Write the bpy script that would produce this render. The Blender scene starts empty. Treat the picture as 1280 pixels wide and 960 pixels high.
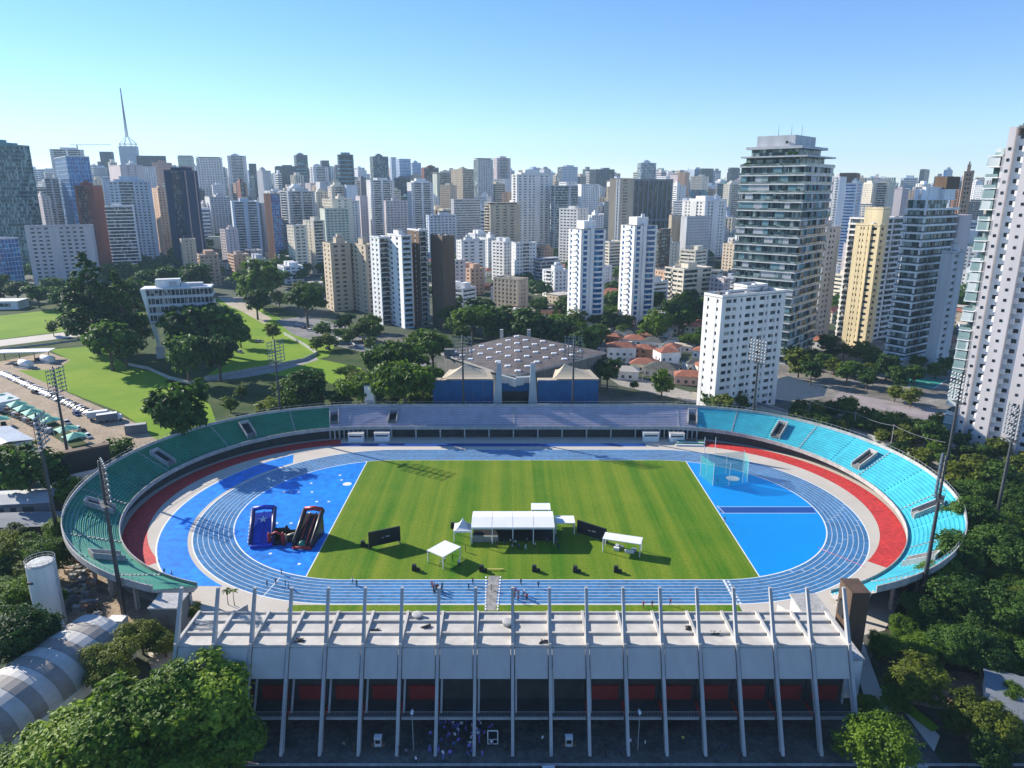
import bpy, math, random
from mathutils import Vector, Matrix
R = random.Random(7)
SC = bpy.context.scene
COL = SC.collection
rad = math.radians

# ---------------------------------------------------------------- camera
CAM_H, PITCH, F = 85.0, rad(15.4), 887.0
cam_d = bpy.data.cameras.new('camera')
cam_d.sensor_width = 36.0
cam_d.lens = F / 1280 * 36.0
cam_d.clip_start = 1.0
cam_d.clip_end = 20000.0
cam = bpy.data.objects.new('camera', cam_d)
cam.location = (0, 0, CAM_H)
cam.rotation_euler = (math.pi / 2 - PITCH, 0, 0)
COL.objects.link(cam)
SC.camera = cam

# ---------------------------------------------------------------- light
SUN_EL, SUN_AZ = rad(25.5), rad(-59)          # azimuth measured clockwise from +Y
world = bpy.data.worlds.new('World')
SC.world = world
world.use_nodes = True
wn = world.node_tree.nodes
wl = world.node_tree.links
wn.clear()
sky = wn.new('ShaderNodeTexSky')
sky.sky_type = 'NISHITA'
sky.sun_disc = False
sky.sun_elevation = SUN_EL
sky.sun_rotation = SUN_AZ
sky.altitude = 1500
sky.air_density = 1.0
sky.dust_density = 0.0
sky.ozone_density = 2.0
bg = wn.new('ShaderNodeBackground')
bg.inputs['Strength'].default_value = 0.1
hs = wn.new('ShaderNodeHueSaturation')
hs.inputs['Saturation'].default_value = 1.22
wo = wn.new('ShaderNodeOutputWorld')
wl.new(sky.outputs[0], hs.inputs['Color'])
tint = wn.new('ShaderNodeVectorMath')
tint.operation = 'MULTIPLY'
tint.inputs[1].default_value = (0.92, 0.93, 1.08)
wl.new(hs.outputs[0], tint.inputs[0])
wl.new(tint.outputs[0], bg.inputs['Color'])
wl.new(bg.outputs[0], wo.inputs['Surface'])
sun_d = bpy.data.lights.new('sun', 'SUN')
sun_d.energy = 4.6
sun_d.angle = rad(0.5)
sun_d.color = (1.0, 0.93, 0.82)
sun = bpy.data.objects.new('sun', sun_d)
sdir = Vector((math.sin(SUN_AZ) * math.cos(SUN_EL), math.cos(SUN_AZ) * math.cos(SUN_EL), math.sin(SUN_EL)))
sun.rotation_euler = sdir.to_track_quat('Z', 'Y').to_euler()
sun.location = (-200, 100, 300)
COL.objects.link(sun)
SC.view_settings.view_transform = 'Standard'
SC.view_settings.look = 'None'
SC.view_settings.gamma = 1.0
SC.view_settings.use_curve_mapping = False
SC.view_settings.exposure = 0.95
SC.cycles.max_bounces = 5
SC.cycles.diffuse_bounces = 2
SC.cycles.glossy_bounces = 2
SC.cycles.transmission_bounces = 2
SC.cycles.transparent_max_bounces = 8
SC.cycles.volume_bounces = 0

# ---------------------------------------------------------------- geometry of the view (for surveying positions)
def ground_at(px, py, z=0.0):
    """the place in the world at height z that the photo shows at px, py"""
    ph = PITCH + math.atan((py - 480) / F)
    D = (CAM_H - z) / math.tan(ph)
    Z = D * math.cos(PITCH) + (CAM_H - z) * math.sin(PITCH)
    return (px - 640) / F * Z, D

def height_at(py, D):
    return CAM_H - D * math.tan(PITCH + math.atan((py - 480) / F))

def depth_of(D, z):
    return D * math.cos(PITCH) + (CAM_H - z) * math.sin(PITCH)

def x_at(px, D, z=0.0):
    return (px - 640) / F * depth_of(D, z)

def smooth(t):
    t = max(0.0, min(1.0, t))
    return t * t * (3 - 2 * t)

def terrain(x, y):
    return 62.0 * smooth((y - 560) / 2100.0)

# ---------------------------------------------------------------- materials
MATS = {}
def mat(name, col, rough=0.8, var=0.12, scale=0.3, spec=0.5, metal=0.0, streak=False, bump=0.0, col2=None, mix_at=0.5, trans=0.0, fine=0.0):
    if name in MATS:
        return MATS[name]
    m = bpy.data.materials.new(name)
    m.use_nodes = True
    n, l = m.node_tree.nodes, m.node_tree.links
    b = n['Principled BSDF']
    b.inputs['Roughness'].default_value = rough
    b.inputs['Specular IOR Level'].default_value = spec
    b.inputs['Metallic'].default_value = metal
    g = n.new('ShaderNodeNewGeometry')
    mp = n.new('ShaderNodeMapping')
    mp.inputs['Scale'].default_value = (scale, scale, scale * (0.12 if streak else 1.0))
    l.new(g.outputs['Position'], mp.inputs['Vector'])
    t = n.new('ShaderNodeTexNoise')
    t.inputs['Scale'].default_value = 1.0
    t.inputs['Detail'].default_value = 5.0
    t.inputs['Roughness'].default_value = 0.62
    l.new(mp.outputs[0], t.inputs['Vector'])
    cr = n.new('ShaderNodeValToRGB')
    e = cr.color_ramp.elements
    c1 = tuple(max(0, c * (1 - var * 1.6)) for c in col)
    c2 = tuple(min(1, c * (1 + var * 1.3)) for c in (col2 or col))
    if col2:
        c1 = col
        c2 = col2
    e[0].position, e[1].position = (0.3, 0.7) if not col2 else (mix_at - 0.08, mix_at + 0.08)
    e[0].color = (*c1, 1)
    e[1].color = (*c2, 1)
    l.new(t.outputs['Fac'], cr.inputs['Fac'])
    out = cr.outputs[0]
    if fine:
        t2 = n.new('ShaderNodeTexNoise')
        t2.inputs['Scale'].default_value = fine
        t2.inputs['Detail'].default_value = 3.0
        l.new(g.outputs['Position'], t2.inputs['Vector'])
        mr = n.new('ShaderNodeMapRange')
        mr.inputs[1].default_value, mr.inputs[2].default_value = 0.3, 0.7
        mr.inputs[3].default_value, mr.inputs[4].default_value = 0.72, 1.25
        l.new(t2.outputs['Fac'], mr.inputs[0])
        mx = n.new('ShaderNodeVectorMath')
        mx.operation = 'SCALE'
        l.new(out, mx.inputs[0])
        l.new(mr.outputs[0], mx.inputs['Scale'])
        out = mx.outputs[0]
    l.new(out, b.inputs['Base Color'])
    if bump:
        bp = n.new('ShaderNodeBump')
        bp.inputs['Strength'].default_value = bump
        bp.inputs['Distance'].default_value = 0.3
        l.new(t.outputs['Fac'], bp.inputs['Height'])
        l.new(bp.outputs[0], b.inputs['Normal'])
    MATS[name] = m
    return m

def glass_mat(name, dark=(0.012, 0.02, 0.03), mid=(0.06, 0.085, 0.1), light=(0.33, 0.33, 0.3), cell=(1.5, 1.5, 3.1), share=0.86, rough=0.18):
    """window glass: panes differ in how far their curtains are drawn"""
    if name in MATS:
        return MATS[name]
    m = bpy.data.materials.new(name)
    m.use_nodes = True
    n, l = m.node_tree.nodes, m.node_tree.links
    b = n['Principled BSDF']
    b.inputs['Roughness'].default_value = rough
    b.inputs['Specular IOR Level'].default_value = 0.45
    tc = n.new('ShaderNodeTexCoord')
    mp = n.new('ShaderNodeMapping')
    mp.inputs['Scale'].default_value = tuple(1 / c for c in cell)
    l.new(tc.outputs['Object'], mp.inputs['Vector'])
    fl = n.new('ShaderNodeVectorMath')
    fl.operation = 'FLOOR'
    l.new(mp.outputs[0], fl.inputs[0])
    oi = n.new('ShaderNodeObjectInfo')
    ad = n.new('ShaderNodeVectorMath')
    ad.operation = 'ADD'
    l.new(fl.outputs[0], ad.inputs[0])
    l.new(oi.outputs['Location'], ad.inputs[1])
    w = n.new('ShaderNodeTexWhiteNoise')
    l.new(ad.outputs[0], w.inputs['Vector'])
    cr = n.new('ShaderNodeValToRGB')
    cr.color_ramp.interpolation = 'CONSTANT'
    e = cr.color_ramp.elements
    e[0].position, e[0].color = 0, (*dark, 1)
    e[1].position, e[1].color = share, (*light, 1)
    k = e.new(0.5)
    k.color = (*mid, 1)
    l.new(w.outputs['Value'], cr.inputs['Fac'])
    l.new(cr.outputs[0], b.inputs['Base Color'])
    MATS[name] = m
    return m

def leaf_mat(name, dark, light, scale=0.25):
    m = bpy.data.materials.new(name)
    m.use_nodes = True
    n, l = m.node_tree.nodes, m.node_tree.links
    b = n['Principled BSDF']
    b.inputs['Roughness'].default_value = 0.55
    b.inputs['Specular IOR Level'].default_value = 0.25
    g = n.new('ShaderNodeNewGeometry')
    t = n.new('ShaderNodeTexNoise')
    t.inputs['Scale'].default_value = scale
    t.inputs['Detail'].default_value = 6
    t.inputs['Roughness'].default_value = 0.7
    l.new(g.outputs['Position'], t.inputs['Vector'])
    oi = n.new('ShaderNodeObjectInfo')
    a = n.new('ShaderNodeMath')
    a.operation = 'MULTIPLY_ADD'
    l.new(oi.outputs['Random'], a.inputs[0])
    a.inputs[1].default_value = 0.26
    l.new(t.outputs['Fac'], a.inputs[2])
    cr = n.new('ShaderNodeValToRGB')
    e = cr.color_ramp.elements
    e[0].position, e[0].color = 0.42, (*dark, 1)
    e[1].position, e[1].color = 0.86, (*light, 1)
    l.new(a.outputs[0], cr.inputs['Fac'])
    l.new(cr.outputs[0], b.inputs['Base Color'])
    tr = n.new('ShaderNodeBsdfTranslucent')
    l.new(cr.outputs[0], tr.inputs['Color'])
    mx = n.new('ShaderNodeMixShader')
    mx.inputs[0].default_value = 0.42
    l.new(b.outputs[0], mx.inputs[1])
    l.new(tr.outputs[0], mx.inputs[2])
    l.new(mx.outputs[0], n['Material Output'].inputs['Surface'])
    MATS[name] = m
    return m

# ---------------------------------------------------------------- mesh builder
class MB:
    def __init__(self):
        self.v, self.f, self.m, self.mats = [], [], [], []
    def mi(self, m):
        if m not in self.mats:
            self.mats.append(m)
        return self.mats.index(m)
    def face(self, pts, m):
        i = len(self.v)
        self.v += [tuple(p) for p in pts]
        self.f.append(tuple(range(i, i + len(pts))))
        self.m.append(self.mi(m))
    def box(self, x0, x1, y0, y1, z0, z1, m, skip=''):
        i = len(self.v)
        self.v += [(x0, y0, z0), (x1, y0, z0), (x1, y1, z0), (x0, y1, z0), (x0, y0, z1), (x1, y0, z1), (x1, y1, z1), (x0, y1, z1)]
        k = self.mi(m)
        for s, q in (('b', (0, 3, 2, 1)), ('t', (4, 5, 6, 7)), ('f', (0, 1, 5, 4)), ('r', (1, 2, 6, 5)), ('k', (2, 3, 7, 6)), ('l', (3, 0, 4, 7))):
            if s in skip:
                continue
            self.f.append(tuple(i + j for j in q))
            self.m.append(k)
    def hexa(self, p, m):
        """8 corners: bottom ring then top ring"""
        i = len(self.v)
        self.v += [tuple(q) for q in p]
        k = self.mi(m)
        for q in ((0, 3, 2, 1), (4, 5, 6, 7), (0, 1, 5, 4), (1, 2, 6, 5), (2, 3, 7, 6), (3, 0, 4, 7)):
            self.f.append(tuple(i + j for j in q))
            self.m.append(k)
    def beam(self, a, b, w, h, m):
        a, b = Vector(a), Vector(b)
        d = (b - a).normalized()
        up = Vector((0, 0, 1)) if abs(d.z) < 0.95 else Vector((0, 1, 0))
        s = d.cross(up).normalized() * (w / 2)
        u = s.cross(d).normalized() * (h / 2)
        self.hexa([a - s - u, a + s - u, b + s - u, b - s - u, a - s + u, a + s + u, b + s + u, b - s + u], m)
    def tube(self, pts, rs, n, m, cap=True):
        """tapered tube through pts"""
        k = self.mi(m)
        base = len(self.v)
        pts = [Vector(p) for p in pts]
        for j, p in enumerate(pts):
            d = (pts[min(j + 1, len(pts) - 1)] - pts[max(j - 1, 0)]).normalized()
            up = Vector((1, 0, 0)) if abs(d.x) < 0.9 else Vector((0, 1, 0))
            s = d.cross(up).normalized()
            u = s.cross(d)
            for i in range(n):
                a = 2 * math.pi * i / n
                self.v.append(tuple(p + (s * math.cos(a) + u * math.sin(a)) * rs[j]))
        for j in range(len(pts) - 1):
            for i in range(n):
                a, b = base + j * n + i, base + j * n + (i + 1) % n
                self.f.append((a, b, b + n, a + n))
                self.m.append(k)
        if cap:
            self.f.append(tuple(base + i for i in range(n))[::-1])
            self.m.append(k)
            self.f.append(tuple(base + (len(pts) - 1) * n + i for i in range(n)))
            self.m.append(k)
    def prism(self, poly, z0, z1, m, mtop=None):
        n = len(poly)
        i = len(self.v)
        self.v += [(x, y, z0) for x, y in poly] + [(x, y, z1) for x, y in poly]
        k = self.mi(m)
        for j in range(n):
            self.f.append((i + j, i + (j + 1) % n, i + n + (j + 1) % n, i + n + j))
            self.m.append(k)
        self.f.append(tuple(i + n + j for j in range(n)))
        self.m.append(self.mi(mtop or m))
        self.f.append(tuple(i + j for j in range(n))[::-1])
        self.m.append(k)
    def lathe(self, prof, n, m, cx=0, cy=0):
        """prof: list of (r, z)"""
        k = self.mi(m)
        base = len(self.v)
        for r, z in prof:
            for i in range(n):
                a = 2 * math.pi * i / n
                self.v.append((cx + r * math.cos(a), cy + r * math.sin(a), z))
        for j in range(len(prof) - 1):
            for i in range(n):
                a, b = base + j * n + i, base + j * n + (i + 1) % n
                self.f.append((a, b, b + n, a + n))
                self.m.append(k)
    def mesh(self, name, smooth_=False):
        me = bpy.data.meshes.new(name)
        me.from_pydata(self.v, [], self.f)
        for m in self.mats:
            me.materials.append(m)
        me.polygons.foreach_set('material_index', self.m)
        if smooth_:
            me.polygons.foreach_set('use_smooth', [True] * len(self.f))
        me.update()
        return me
    def build(self, name, parent=None, kind=None, smooth_=False, loc=None):
        o = bpy.data.objects.new(name, self.mesh(name, smooth_))
        COL.objects.link(o)
        if parent is not None:
            o.parent = parent
        if kind:
            o['kind'] = kind
        if loc:
            o.location = loc
        return o

def place(me, name, parent=None, loc=(0, 0, 0), rz=0.0, scale=None):
    o = bpy.data.objects.new(name, me)
    COL.objects.link(o)
    o.parent = parent
    o.location = loc
    o.rotation_euler = (0, 0, rz)
    if scale:
        o.scale = scale
    return o

def tag(o, label, cat, group=None):
    o['label'] = label
    o['category'] = cat
    if group:
        o['group'] = group
    return o

def thing(name, label, cat, loc=(0, 0, 0), rz=0.0, group=None):
    o = bpy.data.objects.new(name, None)
    o.empty_display_size = 0.5
    COL.objects.link(o)
    o.location = loc
    o.rotation_euler = (0, 0, rz)
    return tag(o, label, cat, group)

def copy_tree(o, loc, rz=0.0, scale=None, label=None, kids=True):
    c = o.copy()
    COL.objects.link(c)
    c.location = loc
    c.rotation_euler = (0, 0, rz)
    if scale:
        c.scale = scale
    if label:
        c['label'] = label
    if kids:
        for ch in o.children:
            d = ch.copy()
            COL.objects.link(d)
            d.parent = c
            for g in ch.children:
                e = g.copy()
                COL.objects.link(e)
                e.parent = d
    return c

def sheet(name, pts, z, m, structure=True, parent=None):
    mb = MB()
    mb.face([(x, y, z) for x, y in pts], m)
    return mb.build(name, parent, 'structure' if structure else None)

ORD = 'first second third fourth fifth sixth seventh eighth ninth tenth eleventh twelfth thirteenth fourteenth fifteenth sixteenth seventeenth eighteenth nineteenth twentieth'.split()
def ordinal(i):
    if i < 20: return ORD[i]
    t, u = divmod(i + 1, 10)
    tens = {2: 'twenty', 3: 'thirty', 4: 'forty', 5: 'fifty'}[t]
    return (tens[:-1] + 'ieth') if u == 0 else tens + '-' + ORD[u - 1]
# materials used all over
M_CONC = mat('pale concrete', (0.42, 0.41, 0.39), 0.85, 0.14, 0.5, streak=True, fine=3.0)
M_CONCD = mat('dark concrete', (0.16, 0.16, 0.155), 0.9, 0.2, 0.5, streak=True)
M_WHITE = mat('white paint', (0.78, 0.78, 0.77), 0.6, 0.05, 0.4)
M_BLACK = mat('black', (0.012, 0.013, 0.016), 0.6, 0.2)
M_STEEL = mat('grey steel', (0.07, 0.075, 0.08), 0.55, 0.15, 1.0, metal=0.3)
M_GALV = mat('galvanised steel', (0.4, 0.42, 0.43), 0.45, 0.1, 1.0, metal=0.4)
M_ASPH = mat('asphalt', (0.055, 0.055, 0.058), 0.9, 0.25, 0.2, fine=2.0)
M_PAVE = mat('paving', (0.34, 0.31, 0.27), 0.9, 0.15, 0.3, fine=1.5)
# ================================================================ SETTING
def ground_mesh():
    M = mat('city ground', (0.035, 0.055, 0.02), 0.95, 0.3, 0.02, col2=(0.14, 0.13, 0.11), mix_at=0.56, fine=0.25)
    xs = [-6000, -3500, -2200, -1500, -1000, -700, -450, -250, -120, 0, 120, 250, 450, 700, 1000, 1500, 2200, 3500, 6000]
    ys = [-900, -300, 0, 100, 200, 350, 500] + [560 + 150 * i for i in range(15)] + [3000, 4000, 6500]
    v = [(x, y, terrain(x, y) - 0.04) for y in ys for x in xs]
    nx = len(xs)
    f = [(j * nx + i, j * nx + i + 1, (j + 1) * nx + i + 1, (j + 1) * nx + i) for j in range(len(ys) - 1) for i in range(nx - 1)]
    me = bpy.data.meshes.new('ground')
    me.from_pydata(v, [], f)
    me.materials.append(M)
    o = bpy.data.objects.new('ground', me)
    o['kind'] = 'structure'
    COL.objects.link(o)
ground_mesh()

def grass_mat(name, a, b, stripes=None, scale=0.15, patch=0.55):
    m = bpy.data.materials.new(name)
    m.use_nodes = True
    n, l = m.node_tree.nodes, m.node_tree.links
    bs = n['Principled BSDF']
    bs.inputs['Roughness'].default_value = 0.95
    bs.inputs['Specular IOR Level'].default_value = 0.15
    g = n.new('ShaderNodeNewGeometry')
    def noise(s, d=5, vec=None, r=0.65):
        t = n.new('ShaderNodeTexNoise')
        t.inputs['Scale'].default_value = s
        t.inputs['Detail'].default_value = d
        t.inputs['Roughness'].default_value = r
        l.new(vec or g.outputs['Position'], t.inputs['Vector'])
        return t
    t = noise(scale)
    cr = n.new('ShaderNodeValToRGB')
    e = cr.color_ramp.elements
    e[0].position, e[0].color = patch - 0.17, (*a, 1)
    e[1].position, e[1].color = patch + 0.17, (*b, 1)
    if stripes:
        # mower passes: bands running away from the near touchline, ragged and uneven
        mp = n.new('ShaderNodeMapping')
        mp.inputs['Scale'].default_value = (0.2, 0.004, 1)
        l.new(g.outputs['Position'], mp.inputs['Vector'])
        t3 = noise(1.0, 3, mp.outputs[0], 0.6)
        a1 = n.new('ShaderNodeMath')
        a1.operation = 'MULTIPLY_ADD'
        l.new(t3.outputs['Fac'], a1.inputs[0])
        a1.inputs[1].default_value = stripes
        sm_ = n.new('ShaderNodeMapRange')
        sm_.inputs[3].default_value, sm_.inputs[4].default_value = .40, .70
        l.new(t.outputs['Fac'], sm_.inputs[0])
        l.new(sm_.outputs[0], a1.inputs[2])
        a2 = n.new('ShaderNodeMath')
        a2.operation = 'SUBTRACT'
        l.new(a1.outputs[0], a2.inputs[0])
        a2.inputs[1].default_value = stripes * 0.5
        l.new(a2.outputs[0], cr.inputs['Fac'])
    else:
        l.new(t.outputs['Fac'], cr.inputs['Fac'])
    t2 = noise(1.8, 4, None, 0.75)
    mr = n.new('ShaderNodeMapRange')
    mr.inputs[1].default_value, mr.inputs[2].default_value = 0.3, 0.7
    mr.inputs[3].default_value, mr.inputs[4].default_value = 0.7, 1.28
    l.new(t2.outputs['Fac'], mr.inputs[0])
    sc = n.new('ShaderNodeVectorMath')
    sc.operation = 'SCALE'
    l.new(cr.outputs[0], sc.inputs[0])
    l.new(mr.outputs[0], sc.inputs['Scale'])
    l.new(sc.outputs[0], bs.inputs['Base Color'])
    MATS[name] = m
    return m
M_FIELD = grass_mat('infield turf', (0.055, 0.165, 0.005), (0.21, 0.26, 0.02), stripes=0.9, scale=0.06, patch=0.58)
M_LAWN = grass_mat('lawn', (0.13, 0.26, 0.008), (0.23, 0.33, 0.02), scale=0.03, patch=0.5)
M_ROUGHG = grass_mat('rough grass', (0.03, 0.065, 0.012), (0.09, 0.11, 0.035), scale=0.08)
M_DIRT = mat('tan dirt', (0.36, 0.27, 0.18), 0.95, 0.15, 0.15, fine=1.2)

# ---- running track (centre TX, TY)
TX, TY, HS, RI, LW, NL = 4.7, 179.0, 42.2, 36.5, 1.22, 8
RO = RI + LW * NL

def track_mat(name, col, rough, var=0.1, blot=None):
    return mat(name, col, rough, var, 0.09, spec=0.5, fine=0.6, col2=blot, mix_at=0.62)
M_TRACK = mat('blue running surface', (0.055, 0.19, 0.38), 0.40, 0.16, 0.07, spec=0.55, fine=0.8)
M_BLUE = mat('bright blue surface', (0.0, 0.23, 0.78), 0.5, 0.12, 0.06, spec=0.4, fine=0.5)
M_BLUER = mat('cyan blue surface', (0.0, 0.27, 0.70), 0.5, 0.07, 0.03, spec=0.35)
M_DBLUE = mat('dark blue runway surface', (0.01, 0.07, 0.30), 0.5, 0.1, 0.1)
M_LINE = mat('white line paint', (0.8, 0.8, 0.78), 0.6, 0.05)
M_RED = mat('red apron paint', (0.58, 0.035, 0.03), 0.7, 0.12, 0.15, fine=1.0)
M_APRON = mat('pale concrete apron', (0.56, 0.50, 0.42), 0.85, 0.05, 0.1)

def oval(cx, cy, hs, r, n=64, a0=-90, a1=90, left=True, right=True):
    """stadium outline, counter-clockwise from the near right end"""
    p = []
    for i in range(n + 1):
        a = rad(-90 + 180 * i / n)
        p.append((cx + hs + r * math.cos(a), cy + r * math.sin(a)))
    for i in range(n + 1):
        a = rad(90 + 180 * i / n)
        p.append((cx - hs + r * math.cos(a), cy + r * math.sin(a)))
    return p

def ring_sheet(name, o1, o2, z, m, parent=None, structure=True, closed=True):
    mb = MB()
    k = mb.mi(m)
    n = len(o1)
    mb.v = [(x, y, z) for x, y in o1] + [(x, y, z) for x, y in o2]
    for i in range(n if closed else n - 1):
        j = (i + 1) % n
        mb.f.append((i, n + i, n + j, j))
        mb.m.append(k)
    return mb.build(name, parent, 'structure' if structure and parent is None else None)

# bowl outline
BX, BY, BHS, BR_IN, BR_OUT = 0.5, 184.0, 51.5, 52.0, 63.5
sheet('stadium_apron', oval(BX, BY, BHS, 64.5), 0.0, M_APRON)
track = ring_sheet('running_track', oval(TX, TY, HS, RI), oval(TX, TY, HS, RO + 0.1), 0.012, M_TRACK)
for k in range(NL + 1):
    r = RI + LW * k
    w = 0.055 if 0 < k < NL else 0.16
    ring_sheet('lane_line', oval(TX, TY, HS, r - w), oval(TX, TY, HS, r + w), 0.018, M_LINE, track)

# infield: blue D areas and turf
def clipped(x0, x1):
    pts = [p for p in oval(TX, TY, HS, RI - 0.05, 96) if x0 <= p[0] <= x1]
    return pts
fx0, fx1 = TX - 51.5, TX + 51.5
def yat(x):
    dx = max(0, abs(x - TX) - HS)
    return math.sqrt(max(0, RI * RI - dx * dx)) - 0.06
infield = [p for p in oval(TX, TY, HS, RI - 0.05, 96) if fx0 < p[0] < fx1]
left = [p for p in oval(TX, TY, HS, RI - 0.05, 96) if p[0] <= fx0]
right = [p for p in oval(TX, TY, HS, RI - 0.05, 96) if p[0] >= fx1]
yl, yr = yat(fx0), yat(fx1)
sheet('left_infield_surface', [(fx0, TY + yl)] + left + [(fx0, TY - yl)], 0.010, M_BLUE)
# right ones come in two runs (end of the list wraps): sort by angle
right.sort(key=lambda p: math.atan2(p[1] - TY, p[0] - TX - HS))
sheet('right_infield_surface', [(fx1, TY - yr)] + right + [(fx1, TY + yr)], 0.010, M_BLUER)
top = sorted([p for p in infield if p[1] > TY], key=lambda p: -p[0])
bot = sorted([p for p in infield if p[1] < TY], key=lambda p: p[0])
sheet('grass_field', [(fx1, TY + yr)] + top + [(fx0, TY + yl), (fx0, TY - yl)] + bot + [(fx1, TY - yr)], 0.022, M_FIELD)
mb = MB()
for x in (fx0, fx1):
    y = yat(x)
    mb.box(x - 0.13, x + 0.13, TY - y, TY + y, 0.02, 0.028, M_LINE, 'b')
mb.build('field_edge_line', None, 'structure')

# far side runway, hatched jump runways and other blue strips
sheet('far_jump_runway', [(-62, 228.2), (46, 228.2), (46, 231.2), (-62, 231.2)], 0.008, M_DBLUE)
sheet('infield_runway', [ground_at(898, 634), ground_at(1016, 634), ground_at(1020, 641), ground_at(901, 641)], 0.016, M_DBLUE)
mb = MB()
for (a, b) in (((897, 633.5), (1016, 633.5)), ((901, 641.5), (1020, 641.5)), ((896, 632), (905, 641))):
    p, q = ground_at(*a), ground_at(*b)
    mb.beam((*p, 0.02), (*q, 0.02), 0.15, 0.006, M_LINE)
mb.build('runway_line', None, 'structure')

# outer blue band on the left bend (a warm-up straight beside the lanes)
def arc(cx, cy, r, a0, a1, n=60):
    return [(cx + r * math.cos(rad(a0 + (a1 - a0) * i / n)), cy + r * math.sin(rad(a0 + (a1 - a0) * i / n))) for i in range(n + 1)]
ring_sheet('outer_blue_band', arc(TX - HS, TY, RO + 1.1, 134, 236), arc(TX - HS, TY, RO + 8.0, 130, 226), 0.010, M_BLUE, closed=False)
ring_sheet('outer_band_line', arc(TX - HS, TY, RO + 7.9, 130, 226), arc(TX - HS, TY, RO + 8.3, 130, 226), 0.014, M_LINE, closed=False)
# red band under the stands on both bends
ring_sheet('red_apron_right', arc(BX + BHS, BY, 46.2, 80, -46), arc(BX + BHS, BY, 52.2, 80, -46), 0.010, M_RED, closed=False)
ring_sheet('red_apron_left', arc(BX - BHS, BY, 46.4, 100, 226), arc(BX - BHS, BY, 52.2, 100, 226), 0.010, M_RED, closed=False)
# lane marks on the right bend: staggered start ticks
mb = MB()
for k in range(NL):
    for a in (-62 + k * 4.0, -38 + k * 4.2, -12 + k * 2.2):
        c = (TX + HS, TY)
        r0, r1 = RI + LW * k + 0.1, RI + LW * (k + 1) - 0.1
        p = (c[0] + r0 * math.cos(rad(a)), c[1] + r0 * math.sin(rad(a)), 0.024)
        q = (c[0] + r1 * math.cos(rad(a)), c[1] + r1 * math.sin(rad(a)), 0.024)
        mb.beam(p, q, 0.13, 0.006, M_LINE)
mb.build('stagger_mark', track)
mb = MB()
p, q = ground_at(1023, 685), ground_at(1082, 709)
mb.beam((*p, 0.026), (*q, 0.026), 0.25, 0.006, mat('pink line paint', (0.6, 0.2, 0.25), 0.7))
mb.build('pink_line', track)
# finish line with its row of lane blocks
mb = MB()
for k in range(NL):
    y0 = TY - RI - LW * k
    for j in range(2):
        mb.box(47.4 + 0.9 * j, 47.9 + 0.9 * j, y0 - LW + 0.15, y0 - 0.15 - (j * 0.4), 0.02, 0.027, M_LINE, 'b')
mb.build('finish_mark', track)
mb = MB()
p0, p1 = ground_at(323, 752), ground_at(350, 722)
mb.beam((*p0, 0.026), (*p1, 0.026), 0.2, 0.006, M_LINE)
mb.build('start_line', track)
# near grass verge, fence posts
sheet('near_verge', [(-47, 128.6), (48, 128.6), (48, 132.4), (-47, 132.4)], 0.014, M_FIELD)
# pale landing marks on the left infield surface
k = 0
for (px, py) in ((389, 604), (355, 615), (364, 615), (373, 615), (390, 615), (396, 627), (411, 627), (387, 641), (402, 641), (346, 654), (364, 654), (338, 692), (374, 705), (425, 594), (427, 600)):
    mb = MB()
    x, y = ground_at(px, py)
    mb.prism([(x + 0.42 * math.cos(a * math.pi / 5), y + 0.42 * math.sin(a * math.pi / 5)) for a in range(10)], 0.012, 0.022, M_WHITE)
    tag(mb.build('marker_disc'), 'small white marker disc lying on the bright blue left infield', 'marker disc', 'white discs on the left infield')
for nm, lab, (px, py, r) in (('throwing_circle', 'white throwing circle on the left blue infield beside the turf', (434, 605, 1.3)), ('throwing_circle', 'white throwing circle inside the teal hammer cage', (916, 598, 2.0))):
    mb = MB()
    x, y = ground_at(px, py)
    mb.prism([(x + r * math.cos(a * math.pi / 12), y + r * math.sin(a * math.pi / 12)) for a in range(24)], 0.012, 0.03, M_WHITE)
    tag(mb.build(nm), lab, 'throwing circle')

# ================================================================ STANDS
def bowl_path(x_from_far):
    pass

def bowl_pt(s, r):
    """point on the bowl at angle parameter: s in degrees round the right bend, or x along the far straight"""
    return s, r

def bowl_samples(kind):
    """(cx, cy, dirx, diry, t) list; t=0 at the far straight, 1 at the near end"""
    out = []
    if kind == 'right':
        for i in range(97):
            a = rad(76 - (76 + 72) * i / 96)
            out.append((BX + BHS, BY, math.cos(a), math.sin(a), i / 96))
    elif kind == 'left':
        for i in range(97):
            a = rad(104 + (76 + 72) * i / 96)
            out.append((BX - BHS, BY, math.cos(a), math.sin(a), i / 96))
    else:
        for i in range(9):
            a = rad(104 - 14 * i / 8)
            out.append((BX - BHS, BY, math.cos(a), math.sin(a), 0.0))
        for i in range(1, 12):
            out.append((BX - BHS + 2 * BHS * i / 12, BY, 0.0, 1.0, 0.0))
        for i in range(9):
            a = rad(90 - 14 * i / 8)
            out.append((BX + BHS, BY, math.cos(a), math.sin(a), 0.0))
    return out

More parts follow.
